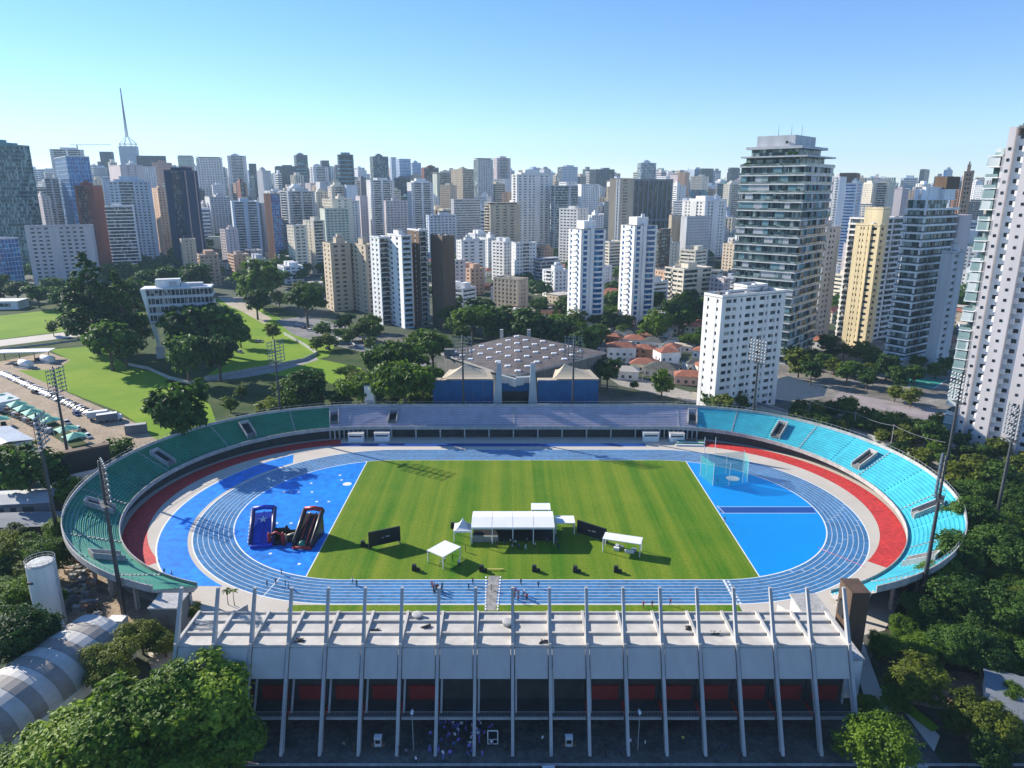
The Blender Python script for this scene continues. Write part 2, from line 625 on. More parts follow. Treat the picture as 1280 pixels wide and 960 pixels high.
M_DEEP = mat('shade-darkened wall', (.04, .042, .042), .9, .2, .4)  # near-black colour carries the deep shade under the stands and gallery
ROWS = 13
ZDROP = 2.2
Z_RIM = 9.0
def row_profile(t, left=False):
    """list of (r, z) from the front foot to the back rim"""
    zi = 3.9 - ZDROP * smooth(t * 1.6)
    ro = BR_OUT if t > 0 else 61.8
    ro = 61.8 + (BR_OUT - 61.8) * smooth(t * 5)
    pr = [(BR_IN, zi - 0.5), (BR_IN, zi + 0.75), (BR_IN + 0.18, zi + 0.75), (BR_IN + 0.18, zi)]
    dr = (ro - BR_IN - 0.4) / ROWS
    dz = (Z_RIM - zi) / ROWS
    for k in range(ROWS):
        r0 = BR_IN + 0.18 + dr * k
        z0 = zi + dz * k
        pr += [(r0 + dr, z0), (r0 + dr, z0 + dz)]
    pr += [(pr[-1][0], Z_RIM + 0.9), (pr[-1][0] + 0.25, Z_RIM + 0.9), (pr[-1][0] + 0.25, Z_RIM - 0.6)]
    pr += [(BR_IN + 1.4, zi - 0.9), (BR_IN, zi - 0.5)]
    return pr

def stand(kind, tread, riser, label):
    global ZDROP
    ZDROP = 0.5 if kind == 'left' else 2.2
    st = thing('grandstand', label, 'stand', (0, 0, 0))
    S = bowl_samples(kind)
    P = [[(cx + dx * r, cy + dy * r, z) for (r, z) in row_profile(t)] for (cx, cy, dx, dy, t) in S]
    np_ = len(P[0])
    def strip(cols, m, name, **kw):
        mb = MB()
        k = mb.mi(m)
        for c in cols:
            b = len(mb.v)
            for row in P:
                mb.v += [row[c], row[c + 1]]
            for i in range(len(P) - 1):
                q = (b + 2 * i, b + 2 * i + 1, b + 2 * i + 3, b + 2 * i + 2)
                mb.f.append(q if kind != 'left' else q[::-1])
                mb.m.append(k)
        return mb.build(name, st)
    strip([0, 1, 2], M_CONC, 'front_parapet')
    for r in range(ROWS):                      # every tier its own piece
        strip([3 + 2 * r], tread, 'seat_tier')
        strip([4 + 2 * r], riser, 'tier_riser')
    base = 3 + 2 * ROWS
    strip([base, base + 1, base + 2], M_CONC, 'rear_parapet')
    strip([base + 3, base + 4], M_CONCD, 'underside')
    # end caps
    for row in (P[0], P[-1]):
        mb = MB(); mb.face(row[:-1], M_CONC); mb.build('end_wall', st)
    # benches: slim seat boards on every tread, broken by aisles
    mb = MB()
    prof = None
    for r in range(ROWS):
        for i in range(len(P) - 1):
            if kind != 'far' and i % 16 in (0,):
                continue
            a0, a1 = Vector(P[i][3 + 2 * r]), Vector(P[i][4 + 2 * r])
            b0, b1 = Vector(P[i + 1][3 + 2 * r]), Vector(P[i + 1][4 + 2 * r])
            f0, f1 = 0.50, 0.98
            up = Vector((0, 0, 0.2))
            q = [a0.lerp(a1, f0), b0.lerp(b1, f0), b0.lerp(b1, f1), a0.lerp(a1, f1)]
            mb.hexa([*q, *[v + up for v in q]], riser)
    mb.build('bench_seats', st, 'stuff')
    # supports below
    step = 6 if kind != 'far' else 3
    for i in range(0, len(P), step):
        cx, cy, dx, dy, t = S[i]
        zi = 3.9 - ZDROP * smooth(t * 1.6)
        nx, ny = -dy * 0.3, dx * 0.3
        def pt(r, z, s):
            return (cx + dx * r + nx * s, cy + dy * r + ny * s, z)
        for (ra, rb, za, zb) in ((BR_IN + 2.2, BR_IN + 2.8, zi - 0.75, zi - 0.5), (BR_OUT - 4.2, BR_OUT - 3.4, 5.6, 6.0)):
            mb = MB(); mb.hexa([pt(ra, -0.05, -1), pt(rb, -0.05, -1), pt(rb, -0.05, 1), pt(ra, -0.05, 1), pt(ra, za, -1), pt(rb, zb, -1), pt(rb, zb, 1), pt(ra, za, 1)], M_CONC); mb.build('support_column', st)
        mb = MB()
        # haunch under the rim
        mb.hexa([pt(BR_OUT - 4.0, 4.6, -1), pt(BR_OUT - 1.3, 6.8, -1), pt(BR_OUT - 1.3, 6.8, 1), pt(BR_OUT - 4.0, 4.6, 1),
                 pt(BR_OUT - 4.0, 6.0, -1), pt(BR_OUT - 1.3, 7.3, -1), pt(BR_OUT - 1.3, 7.3, 1), pt(BR_OUT - 4.0, 6.0, 1)], M_CONC)
        mb.build('support_haunch', st)
    # wall under the stand a little way back
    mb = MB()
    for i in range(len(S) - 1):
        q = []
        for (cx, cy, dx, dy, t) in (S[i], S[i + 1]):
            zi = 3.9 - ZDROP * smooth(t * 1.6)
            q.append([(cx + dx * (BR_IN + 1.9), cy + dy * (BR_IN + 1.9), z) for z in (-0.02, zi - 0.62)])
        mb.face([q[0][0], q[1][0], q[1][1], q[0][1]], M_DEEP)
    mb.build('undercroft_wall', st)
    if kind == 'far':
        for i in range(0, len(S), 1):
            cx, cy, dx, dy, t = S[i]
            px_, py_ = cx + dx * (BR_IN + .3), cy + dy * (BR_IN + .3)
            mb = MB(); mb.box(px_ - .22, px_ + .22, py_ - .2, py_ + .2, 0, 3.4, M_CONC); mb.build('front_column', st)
    # rim railing
    mb = MB()
    rr = P[0]
    for i in range(0, len(P) - 1):
        a = Vector(P[i][base + 1]); b = Vector(P[i + 1][base + 1])
        mb.beam(a + Vector((0, 0, 0.9)), b + Vector((0, 0, 0.9)), 0.07, 0.07, M_GALV)
        mb.beam(a, a + Vector((0, 0, 0.92)), 0.06, 0.06, M_GALV)
    mb.build('rim_railing', st)
    # radial aisle stripes
    for i in (range(8, 97, 16) if kind != 'far' else (4, 14, 24)):
        if i >= len(S) - 1:
            continue
        mb = MB()
        for r in range(ROWS):
            a0, a1 = Vector(P[i][3 + 2 * r]), Vector(P[i][4 + 2 * r])
            d = (Vector(P[i + 1][3 + 2 * r]) - a0).normalized() * 0.38
            u = Vector((0, 0, 0.03 + 0.2))
            mb.hexa([a0, a0 + d, a1 + d, a1, a0 + u, a0 + d + u, a1 + d + u, a1 + u], M_CONC)
        mb.build('aisle_steps', st)
    return st, S

G_T = mat('green tier paint', (0.03, 0.24, 0.16), 0.36, 0.12, 0.3, spec=0.6)
G_R = mat('deep green bench paint', (0.03, 0.24, 0.14), 0.6, 0.12, 0.3, spec=0.3)
C_T = mat('turquoise tier paint', (0.10, 0.60, 0.68), 0.65, 0.08, 0.3, spec=0.25)
C_R = mat('turquoise bench paint', (0.05, 0.40, 0.50), 0.65, 0.1, 0.3, spec=0.25)
L_T = mat('lilac grey tier', (0.17, 0.16, 0.22), 0.8, 0.1, 0.3)
L_R = mat('lilac grey bench', (0.52, 0.49, 0.58), 0.8, 0.1, 0.3)
stG, SG = stand('left', G_T, G_R, 'green painted stepped stand curving round the left end of the track')
stC, SCy = stand('right', C_T, C_R, 'turquoise painted stepped stand curving round the right end of the track')
stF, SF = stand('far', L_T, L_R, 'lilac grey stepped stand along the far straight below the blue gymnasium')

# exits cut into the tiers: concrete-walled boxes
def exit_box(S, ang_i, side, label, parent):
    cx, cy, dx, dy, t = S[ang_i]
    e = MB()
    zi = 3.9 - (.5 if S is SG else 2.2) * smooth(t * 1.6)
    nx, ny = -dy, dx
    def pt(r, s, z):
        return (cx + dx * r + nx * s, cy + dy * r + ny * s, z)
    r0, r1, w = BR_IN + 2.2, BR_IN + 8.2, 1.35
    tz = lambda r: zi + (Z_RIM - zi) * (r - BR_IN) / 11.0
    def wall(ra, rb, sa, sb, z0, z1, m):
        a, b = tz(ra), tz(rb)
        e.hexa([pt(ra, sa, a + z0), pt(rb, sa, b + z0), pt(rb, sb, b + z0), pt(ra, sb, a + z0), pt(ra, sa, a + z1), pt(rb, sa, b + z1), pt(rb, sb, b + z1), pt(ra, sb, a + z1)], m)
    wall(r0, r1, -w - 0.3, -w, -.5, 1.2, M_CONC)
    wall(r0, r1, w, w + 0.3, -.5, 1.2, M_CONC)
    wall(r1, r1 + 0.3, -w - 0.3, w + 0.3, -.5, 1.2, M_CONC)
    wall(r0, r1 - .01, -w, w, -.5, .35, M_CONCD)
    wall(r0 + 1.4, r1 - .3, -w + .3, w - .3, .351, .38, M_BLACK)
    o = e.build('stand_exit', parent)
    return o
for i in (18, 38, 60, 80):
    exit_box(SG, i, -1, '', stG)
for i in (18, 38, 60, 80):
    exit_box(SCy, i, 1, '', stC)
for i in (1, 9, 27):
    exit_box(SF, i, 1, '', stF)

# white ticket-like boxes set below the far stand
for (px, w, lab) in ((445, 5.2, 'white kiosk under the far stand, leftmost'), (477, 5.2, 'white kiosk under the far stand, second from the left'), (814, 5.4, 'white kiosk under the far stand beside the dark gap on the right'), (846, 5.0, 'white kiosk under the far stand, rightmost')):
    y = 233.0
    x = x_at(px, y, 2)
    if px > 840 or px < 460:
        y = 232.2
    k = thing('kiosk', lab, 'kiosk', (x, y, 0))
    mb = MB(); mb.box(-w / 2, w / 2, 0, 2.4, 0, 3.0, M_WHITE); mb.build('wall', k)
    mb = MB(); mb.box(-w / 2 + 0.4, w / 2 - 0.4, -0.06, -0.004, 1.9, 2.4, M_BLACK); mb.build('window', k)
    mb = MB(); mb.box(-w / 2 - 0.15, w / 2 + 0.15, -0.25, 2.5, 3.004, 3.14, M_CONC); mb.build('roof', k)

# ---- near covered grandstand with its row of concrete fins
M_ROOF = mat('roof slab concrete', (0.54, 0.505, 0.45), 0.85, 0.12, 0.35)
M_FIN = mat('fin concrete', (0.40, 0.40, 0.40), 0.75, 0.1, 0.4, streak=True)
M_FASC = mat('fascia concrete', (0.47, 0.46, 0.45), 0.8, 0.05, 0.5, streak=True)
M_SEATR = mat('red wall paint', (0.22, 0.012, 0.012), 0.7, 0.12, 0.5)
gs = thing('covered_grandstand', 'long pale concrete grandstand with nineteen raised fins and open beam roof', 'grandstand', (0, 0, 0))
NP, SP = 19, 6.0
X0 = 0.1 - SP * 9
def fin_y(z):
    return 91.0 + 0.529 * z
mb = MB()
w = 0.24
z1 = 22.3
zz = [0, 4, 9, 14, 18, z1]
dd = [1.25, 1.0, 0.85, 1.3, 0.8, 0.5]
for k in range(len(zz) - 1):
    a, b = zz[k], zz[k + 1]
    ya, yb, da, db = fin_y(a), fin_y(b), dd[k], dd[k + 1]
    mb.hexa([(-w, ya - 0.3, a), (w, ya - 0.3, a), (w, ya - 0.3 + da, a), (-w, ya - 0.3 + da, a), (-w, yb - 0.3, b), (w, yb - 0.3, b), (w, yb - 0.3 + db, b), (-w, yb - 0.3 + db, b)], M_FIN)
me_fin = mb.mesh('fin')
mb = MB(); mb.box(-0.22, 0.22, 98.3, 107.7, 14.0, 14.8, M_ROOF); me_rib = mb.mesh('roof_rib')
mb = MB(); mb.box(-0.2, 0.2, 98.6, 99.0, 4.0, 9.8, M_FIN); me_col = mb.mesh('upper_column')
mb = MB(); mb.beam((0, 95.6, 3.6), (0, 99.2, 9.8), 0.3, 0.3, M_FIN); me_str = mb.mesh('raking_strut')
for i in range(NP):
    x = X0 + SP * i
    place(me_fin, 'fin', gs, (x, 0, 0))
    place(me_rib, 'roof_rib', gs, (x, 0, 0))
    place(me_str, 'raking_strut', gs, (x + 0.55, 0, 0))
mb = MB()
y0, y1, za, zb = 96.25, 98.35, 9.9, 14.0
mb.hexa([(-2.62, y0, za), (2.62, y0, za), (2.62, y0 + 0.3, za), (-2.62, y0 + 0.3, za), (-2.62, y1, zb), (2.62, y1, zb), (2.62, y1 + 0.3, zb), (-2.62, y1 + 0.3, zb)], M_FASC)
me_fas = mb.mesh('fascia_panel')
mes = []
for j, (a, b) in enumerate(((98.66, 101.6), (102.0, 105.0), (105.4, 107.5))):
    mb = MB()
    mb.hexa([(-2.76, a, 13.9), (2.76, a, 13.9), (2.76, b, 13.9), (-2.76, b, 13.9), (-2.76, a, 14.36), (2.76, a, 14.36), (2.76, b, 14.24), (-2.76, b, 14.24)], M_ROOF)
    mes.append(mb.mesh('roof_panel'))
bms = []
for (a, b, h) in ((101.6, 101.95, 14.62), (105.0, 105.35, 14.62), (107.5, 107.8, 14.55)):
    mb = MB(); mb.box(-2.76, 2.76, a + 0.003, b - 0.003, 13.85, h, M_ROOF); bms.append(mb.mesh('roof_beam'))
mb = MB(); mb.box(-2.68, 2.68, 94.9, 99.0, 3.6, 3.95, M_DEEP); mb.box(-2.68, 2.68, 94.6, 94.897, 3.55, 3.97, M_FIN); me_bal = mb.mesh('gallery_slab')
mb = MB()
mb.box(-2.68, 2.68, 94.62, 94.68, 5.0, 5.06, M_GALV)
for q in range(22):
    mb.box(-2.6 + q * 0.25, -2.57 + q * 0.25, 94.63, 94.67, 3.95, 5.0, M_GALV)
me_rail = mb.mesh('gallery_railing')
for i in range(NP - 1):
    x = X0 + SP * (i + 0.5)
    place(me_fas, 'fascia_panel', gs, (x, 0, 0))
    for me in mes:
        place(me, 'roof_panel', gs, (x, 0, 0))
    for me in bms:
        place(me, 'roof_beam', gs, (x, 0, 0))
    place(me_bal, 'gallery_slab', gs, (x, 0, 0))
    place(me_rail, 'gallery_railing', gs, (x, 0, 0))
    red = i not in (7, 8, 9, 10)
    mb = MB()
    if red:
        mb.box(-2.0, 2.3, 98.7, 98.9, 4.0, 6.7, M_SEATR)
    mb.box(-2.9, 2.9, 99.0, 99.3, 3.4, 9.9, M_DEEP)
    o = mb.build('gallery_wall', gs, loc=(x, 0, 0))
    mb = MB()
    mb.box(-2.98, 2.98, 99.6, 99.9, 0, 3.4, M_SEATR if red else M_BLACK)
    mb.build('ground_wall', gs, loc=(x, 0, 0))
# soffit and seating facing the field
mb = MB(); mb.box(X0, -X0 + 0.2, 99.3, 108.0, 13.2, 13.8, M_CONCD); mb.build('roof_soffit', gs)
for k in range(16):
    mb = MB()
    mb.box(X0, -X0 + 0.2, 100.0 + k * 1.7, 100.0 + (k + 1) * 1.7, 0, 9.6 - k * 0.56, mat('grandstand tier', (0.3, 0.3, 0.3), 0.85))
    mb.build('seat_tier', gs)
for s, x in ((-1, X0 - 0.35), (1, X0 + SP * (NP - 1) + 0.35)):
    mb = MB()
    mb.hexa([(x - 0.2, 99, 0), (x + 0.2, 99, 0), (x + 0.2, 128, 0), (x - 0.2, 128, 0), (x - 0.2, 99, 13.9), (x + 0.2, 99, 13.9), (x + 0.2, 128, 3), (x - 0.2, 128, 3)], M_CONC)
    mb.build('end_wall', gs)
mb = MB()
for i in range(64):
    x = -56 + i * 1.75
    mb.box(x - 0.1, x + 0.1, 128.3, 128.5, 0, 1.1, M_BLACK)
mb.box(-56, 56, 128.36, 128.42, 0.9, 0.98, M_GALV)
tag(mb.build('track_fence'), 'low dark posts and rail along the near grass verge', 'fence')
# roof litter: tank, cables, pile
for (px, py, lab) in ((522, 771, 'round grey water tank on the left half of the grandstand roof'), (635, 780, 'round white water tank in the middle of the grandstand roof')):
    x, y = ground_at(px, py, 14.4)
    t = thing('water_tank', lab, 'water tank', (x, y, 14.2))
    mb = MB(); mb.lathe([(0, 0), (.85, 0), (.95, 0.7), (.95, 0.75)], 16, M_GALV); mb.build('tank', t, smooth_=True)
    mb = MB(); mb.lathe([(1.0, 0.75), (.9, .8), (0.3, .85), (0, .85)], 16, M_CONC); mb.build('lid', t, smooth_=True)
for (px, py, lab) in ((470, 789, 'dark heap of cables on the grandstand roof, left of the round tank'), (375, 801, 'black bundle lying against a rib of the grandstand roof'), (532, 784, 'small heap of cable below the round tank on the roof'), (862, 786, 'small dark tangle on the grandstand roof, right half'), (895, 792, 'small pale heap on the grandstand roof near the right end'), (680, 803, 'black bundle by a rib in the middle of the grandstand roof')):
    x, y = ground_at(px, py, 14.3)
    mb = MB()
    p = Vector((x, y, 14.36))
    pts = []
    for j in range(26):
        pts.append(p + Vector((R.uniform(-0.9, 0.9), R.uniform(-0.5, 0.5), R.uniform(0, 0.25))))
    for j in range(25):
        mb.beam(pts[j], pts[j + 1], 0.09, 0.09, M_BLACK)
    tag(mb.build('cable_heap'), lab, 'cable heap')
# pipes lying in the leftmost bay
mb = MB()
for j in range(14):
    x, y = ground_at(250 + R.uniform(-6, 12), 785 + R.uniform(-8, 4), 14.3)
    mb.tube([(x - 1.3, y + R.uniform(-.5, .5), 14.4 + j * 0.02), (x + 1.3, y + R.uniform(-.5, .5), 14.45 + j * 0.02)], [0.07, 0.07], 6, M_GALV)
tag(mb.build('pipe_bundle'), 'loose pale pipes piled in the leftmost bay of the grandstand roof', 'pipes')

# brown tower and white block beside the right end
t = thing('service_tower', 'dark brown boxy tower standing at the right end of the covered grandstand', 'tower', (0, 0, 0))
x, y = 62.6, 115.0
M_BROWN = mat('brown cladding', (0.10, 0.06, 0.035), 0.7, 0.2, 0.4, streak=True)
mb = MB(); mb.box(x - 1.6, x + 1.6, y - 2.4, y + 2.4, 0, 15.0, M_BROWN); mb.build('wall', t)
mb = MB(); mb.box(x - 1.7, x + 1.7, y - 2.5, y + 2.5, 15.003, 15.2, M_BROWN); mb.build('roof', t)
mb = MB(); mb.box(x - 2.1, x - 1.603, y - 1.0, y + 1.0, 9, 12, M_BLACK); mb.build('duct', t)
t = thing('stair_block', 'white block with framed opening between the fins and the brown tower', 'stair block', (0, 0, 0))
mb = MB(); mb.box(55.2, 59.8, 104, 124, 0, 7.5, M_WHITE); mb.build('wall', t)
mb = MB(); mb.box(54.8, 60.0, 103.8, 124.2, 7.503, 7.9, M_CONC); mb.build('roof', t)
t = thing('service_tower', 'dark concrete stair tower at the left end of the covered grandstand', 'tower', (0, 0, 0))
x, y = x_at(211, 122, 7), 122
mb = MB(); mb.box(x - 2.6, x + 2.6, y - 2.5, y + 2.5, 0, 7.4, M_CONCD); mb.build('wall', t)
mb = MB(); mb.box(x - 2.8, x + 2.8, y - 2.7, y + 2.7, 7.403, 7.7, M_CONC); mb.build('roof', t)

# plaza, kerb, street in front
sheet('plaza', [(-62, 89.4), (66, 89.4), (66, 100.5), (-62, 100.5)], 0.10, mat('plaza paving', (0.10, 0.095, 0.085), 0.9, 0.35, 0.25, fine=1.2))
mb = MB(); mb.box(-75, 80, 89.0, 89.4, -0.02, 0.12, M_CONC); mb.build('kerb', None, 'structure')
sheet('street', [(-120, 70), (120, 70), (120, 89.0), (-120, 89.0)], 0.0, M_ASPH)
# ================================================================ FLOODLIGHT MASTS
def make_mast_meshes():
    mb = MB(); mb.tube([(0, 0, 0), (0, 0, 14), (0, 0, 27), (0, 0, 35.2)], [0.5, 0.4, 0.3, 0.2], 12, M_STEEL)
    pole = mb.mesh('pole', True)
    mb = MB()
    for z in (27.2, 28.4, 29.6, 30.8, 32.0, 33.2, 34.4):
        mb.beam((-3.4, 0.45, z), (3.4, 0.45, z), 0.12, 0.12, M_STEEL)
    for x in (-3.4, -1.7, 0, 1.7, 3.4):
        mb.beam((x, 0.45, 27.0), (x, 0.45, 34.8), 0.1, 0.1, M_STEEL)
    mb.box(-2.0, 2.0, -0.9, 0.5, 26.2, 26.3, M_STEEL)
    for s in (-1, 1):
        mb.beam((2.0 * s, -0.9, 27.3), (2.0 * s, 0.5, 27.3), .06, .06, M_STEEL)
    mb.beam((-2, -0.9, 27.3), (2, -0.9, 27.3), .06, .06, M_STEEL)
    for z in range(2, 26):
        mb.box(-0.25, 0.25, -0.72, -0.66, z, z + 0.08, M_STEEL)
    frame = mb.mesh('head_frame')
    mb = MB()
    MG = mat('floodlight glass', (0.22, 0.24, 0.25), 0.35, 0.05)
    mb.lathe([(0.0, -0.16), (0.24, -0.14), (0.31, 0.1), (0.31, 0.12)], 10, M_GALV)
    i = len(mb.v)
    mb.v += [(0.3 * math.cos(a * math.pi / 5), 0.3 * math.sin(a * math.pi / 5), 0.11) for a in range(10)]
    mb.f.append(tuple(range(i, i + 10))); mb.m.append(mb.mi(MG))
    lamp = mb.mesh('floodlight')
    return pole, frame, lamp
ME_POLE, ME_HF, ME_LAMP = make_mast_meshes()
def mast(x, y, label, z0=0.0, tilt=0.0):
    ang = math.atan2(184 - y, 0.5 - x) - math.pi / 2
    t = thing('floodlight_mast', label, 'floodlight mast', (x, y, z0), ang, 'floodlight masts round the stadium')
    place(ME_POLE, 'pole', t)
    hf = place(ME_HF, 'head_frame', t)
    for r in range(7):
        for c in range(6):
            o = place(ME_LAMP, 'floodlight', hf, (-3.0 + 1.2 * c, 0.72, 27.5 + 1.15 * r))
            o.rotation_euler = (rad(-64), 0, 0)
    return t
mast(-81.8, 239, 'tall floodlight mast behind the green stand, beside the trees at the far left corner')
mast(x_at(580, 246.5), 246.5, 'floodlight mast standing in front of the left blue wall of the gymnasium')
mast(x_at(715, 246.5), 246.5, 'floodlight mast standing in front of the right blue wall of the gymnasium')
mast(x_at(939, 240), 240, 'floodlight mast where the turquoise stand begins, in front of the white apartment slab')
mast(-133.5, 200, 'floodlight mast rising beside the black scoreboard')
mast(-110, 156, 'floodlight mast in the trees left of the green stand, near the white water tank')
mast(-78.5, 126, 'floodlight mast rising in front of the green stand above the white cylinder roof hangar')
mast(127, 193.6, 'floodlight mast behind the turquoise stand by the pink and white tower')
mast(121, 162, 'rightmost floodlight mast among the dark trees')
mast(84, 128.6, 'floodlight mast crossing the turquoise stand above the brown tower trees')

# ================================================================ THINGS ON THE FIELD
def roof_pts(cx, cy, w, d, rz):
    c, s = math.cos(rz), math.sin(rz)
    return [(cx + c * a - s * b, cy + s * a + c * b) for a, b in ((-w / 2, -d / 2), (w / 2, -d / 2), (w / 2, d / 2), (-w / 2, d / 2))]
M_CANV = mat('white canvas', (0.82, 0.82, 0.82), 0.7, 0.03, 0.3)
def tent(name, label, cx, cy, w, d, h, rz, style='flat', cat='tent', ridge=0.9, nposts=2, sides=False):
    t = thing(name, label, cat, (cx, cy, 0.02), rz)
    mb = MB()
    if style == 'flat':
        mb.box(-w / 2, w / 2, -d / 2, d / 2, h, h + 0.18, M_CANV)
    elif style == 'gable':
        z0, z1 = h, h + ridge
        n = max(2, int(w / 5))
        for i in range(n):
            a, b = -w / 2 + w * i / n + 0.04, -w / 2 + w * (i + 1) / n - 0.04
            mb.hexa([(a, -d / 2, z0 - 0.1), (b, -d / 2, z0 - 0.1), (b, 0, z1 - 0.1), (a, 0, z1 - 0.1), (a, -d / 2, z0), (b, -d / 2, z0), (b, 0, z1), (a, 0, z1)], M_CANV)
            mb.hexa([(a, 0, z1 - 0.1), (b, 0, z1 - 0.1), (b, d / 2, z0 - 0.1), (a, d / 2, z0 - 0.1), (a, 0.002, z1), (b, 0.002, z1), (b, d / 2, z0), (a, d / 2, z0)], M_CANV)
        mb.box(-w / 2, w / 2, -d / 2 - 0.05, -d / 2 + 0.02, z0 - 0.5, z0 + 0.02, M_CANV)
    else:                                   # pagoda
        N = 10
        for k in range(4):
            a0 = [(-w / 2, -d / 2), (w / 2, -d / 2), (w / 2, d / 2), (-w / 2, d / 2)][k]
            a1 = [(w / 2, -d / 2), (w / 2, d / 2), (-w / 2, d / 2), (-w / 2, -d / 2)][k]
            for j in range(6):
                f0, f1 = j / 6, (j + 1) / 6
                def q(a, f):
                    return (a[0] * (1 - f), a[1] * (1 - f), h + ridge * (0.35 * f + 0.65 * f ** 3))
                mb.face([q(a0, f0), q(a1, f0), q(a1, f1), q(a0, f1)] if j < 5 else [q(a0, f0), q(a1, f0), (0, 0, h + ridge)], M_CANV)
            mb.face([(*a0, h - 0.45), (*a1, h - 0.45), (*a1, h), (*a0, h)], M_CANV)
    mb.build('canopy', t)
    pm = MB(); pm.tube([(0, 0, 0), (0, 0, h - 0.003)], [0.13, 0.13], 8, M_WHITE); me = pm.mesh('post')
    for i in range(nposts):
        for s in (-1, 1):
            place(me, 'post', t, (-w / 2 + 0.15 + (w - 0.3) * i / (nposts - 1), s * (d / 2 - 0.15), 0))
    return t
# main tent: front roof edge seen at y=660, back at 638
mx, my = x_at(641, 165, 3), 163.5
big = tent('stage_tent', 'long white ridged tent roof over the dark stage at the middle of the field', mx, my, 20.6, 9.0, 4.6, 0, 'gable', 'tent', 0.7, 5)
mb = MB(); mb.box(-10.0, 10.0, -2.6, 4.0, 0, 1.2, M_BLACK); mb.build('stage_deck', big)
mb = MB(); mb.box(-10.1, 10.1, 4.05, 4.2, 0, 4.4, M_BLACK); mb.build('backdrop', big)
mb = MB(); mb.box(-9.9, -3.6, -3.4, -2.7, 0.0, 1.5, M_GALV); mb.build('ramp_panel', big)
tent('pagoda_tent', 'small white peaked tent against the left end of the stage tent', x_at(579, 163.5, 3), 162.5, 4.4, 4.4, 2.9, 0, 'pagoda', 'tent', 2.6)
tent('flat_tent', 'low white flat roofed tent at the right end of the stage tent', x_at(706, 166, 3), 166.3, 5.0, 4.2, 3.0, 0, 'flat')
tent('flat_tent', 'white flat tent peeping out behind the right half of the stage tent', x_at(675.5, 173, 3), 171.0, 5.0, 4.0, 4.4, 0, 'flat')
tent('tilted_tent', 'white square tent turned askew left of the walkway on the near touchline', x_at(554, 149, 3), 151.0, 5.2, 6.2, 3.0, rad(-38), 'flat')
rt = tent('side_tent', 'white flat tent with equipment tables on four posts, right of the black screen', x_at(778, 156, 3), 155.6, 9.2, 3.6, 3.3, rad(-18), 'flat')
mb = MB()
for j in range(7):
    a, b = R.uniform(-3.8, 2.5), R.uniform(-1.0, 0.8)
    mb.box(a, a + R.uniform(.8, 1.8), b, b + R.uniform(.5, .9), 0, R.uniform(.6, 1.1), R.choice([M_WHITE, M_GALV, M_BLACK]))
mb.build('equipment', rt)
def screen(label, pa, pb, h):
    (xa, ya), (xb, yb) = ground_at(*pa), ground_at(*pb)
    L = math.hypot(xb - xa, yb - ya)
    t = thing('led_screen', label, 'screen', ((xa + xb) / 2, (ya + yb) / 2, 0.02), math.atan2(yb - ya, xb - xa))
    mb = MB(); mb.box(-L / 2, L / 2, 0, 0.35, 0.6, h, M_BLACK); mb.build('panel', t)
    mb = MB(); mb.box(-L / 2 + 0.1, L / 2 - 0.1, -0.05, -0.004, 0.7, h - 0.1, mat('screen face', (0.006, 0.008, 0.02), 0.35, 0.1)); mb.build('screen_face', t)
    mb = MB()
    M = mat('screen mark', (0.25, 0.27, 0.32), 0.5)
    mb.box(-0.8, -0.2, -0.07, -0.053, h * .52, h * .58, M); mb.box(0.2, 1.3, -0.07, -0.053, h * .54, h * .62, M)
    mb.build('screen_mark', t)
    mb = MB()
    for s in (-1, 1):
        x = s * (L / 2 - 0.3)
        mb.box(x - .1, x + .1, 0.1, 0.3, 0, h, M_STEEL); mb.box(x - .1, x + .1, -0.6, 1.6, 0, .15, M_STEEL)
        mb.beam((x, 1.5, .1), (x, .3, h * .8), .1, .1, M_STEEL)
    mb.build('stand', t)
screen('wide black video screen standing on the left half of the turf', (461.5, 687), (501, 678.5), 4.5)
screen('black video screen behind the white tent on the right half of the turf', (721, 668), (757, 680), 4.0)
for (px, py, lab) in ((518, 713, 'black speaker stack on the near touchline, leftmost of the row'), (602, 714, 'black speaker stack by the left edge of the grey walkway'), (668, 714, 'black speaker stack on the touchline below the stage tent'), (719, 715, 'black speaker stack on the touchline below the right screen'), (770, 715, 'black speaker stack on the touchline, rightmost of the row'), (454, 683, 'small black speaker tripod left of the wide video screen'), (566, 660, 'small black box beside the peaked tent')):
    x, y = ground_at(px, py)
    mb = MB()
    mb.box(-.55, .55, -.4, .4, 0, .8, M_BLACK); mb.box(-.5, .45, -.35, .4, .803, 1.5, M_BLACK); mb.box(.6, 1.3, -.3, .3, 0, .6, M_BLACK)
    tag(mb.build('speaker_stack', loc=(x, y, 0.025)), lab, 'speaker')
# grey mat across the lanes
M_MAT = mat('grey carpet', (0.30, 0.29, 0.27), 0.95, 0.25, 0.6, fine=2.0)
pts = [ground_at(611, 720), ground_at(624, 720), ground_at(619.5, 763), ground_at(605.5, 763)]
wk = sheet('walkway_mat', pts, 0.035, M_MAT, False)
tag(wk, 'grey carpet walkway crossing the lanes below the stage', 'carpet')
mb = MB()
for s in ((607.5, 607, 722, 762), (625.5, 622, 722, 762)):
    for j in range(12):
        f = j / 11
        x, y = ground_at(s[0] + (s[1] - s[0]) * f, s[2] + (s[3] - s[2]) * f)
        mb.box(x - .15, x + .15, y - .35, y + .35, 0.03, 0.12, M_WHITE)
tag(mb.build('mat_weights', kind='thing'), 'white hold-down blocks edging the grey carpet walkway', 'weights')
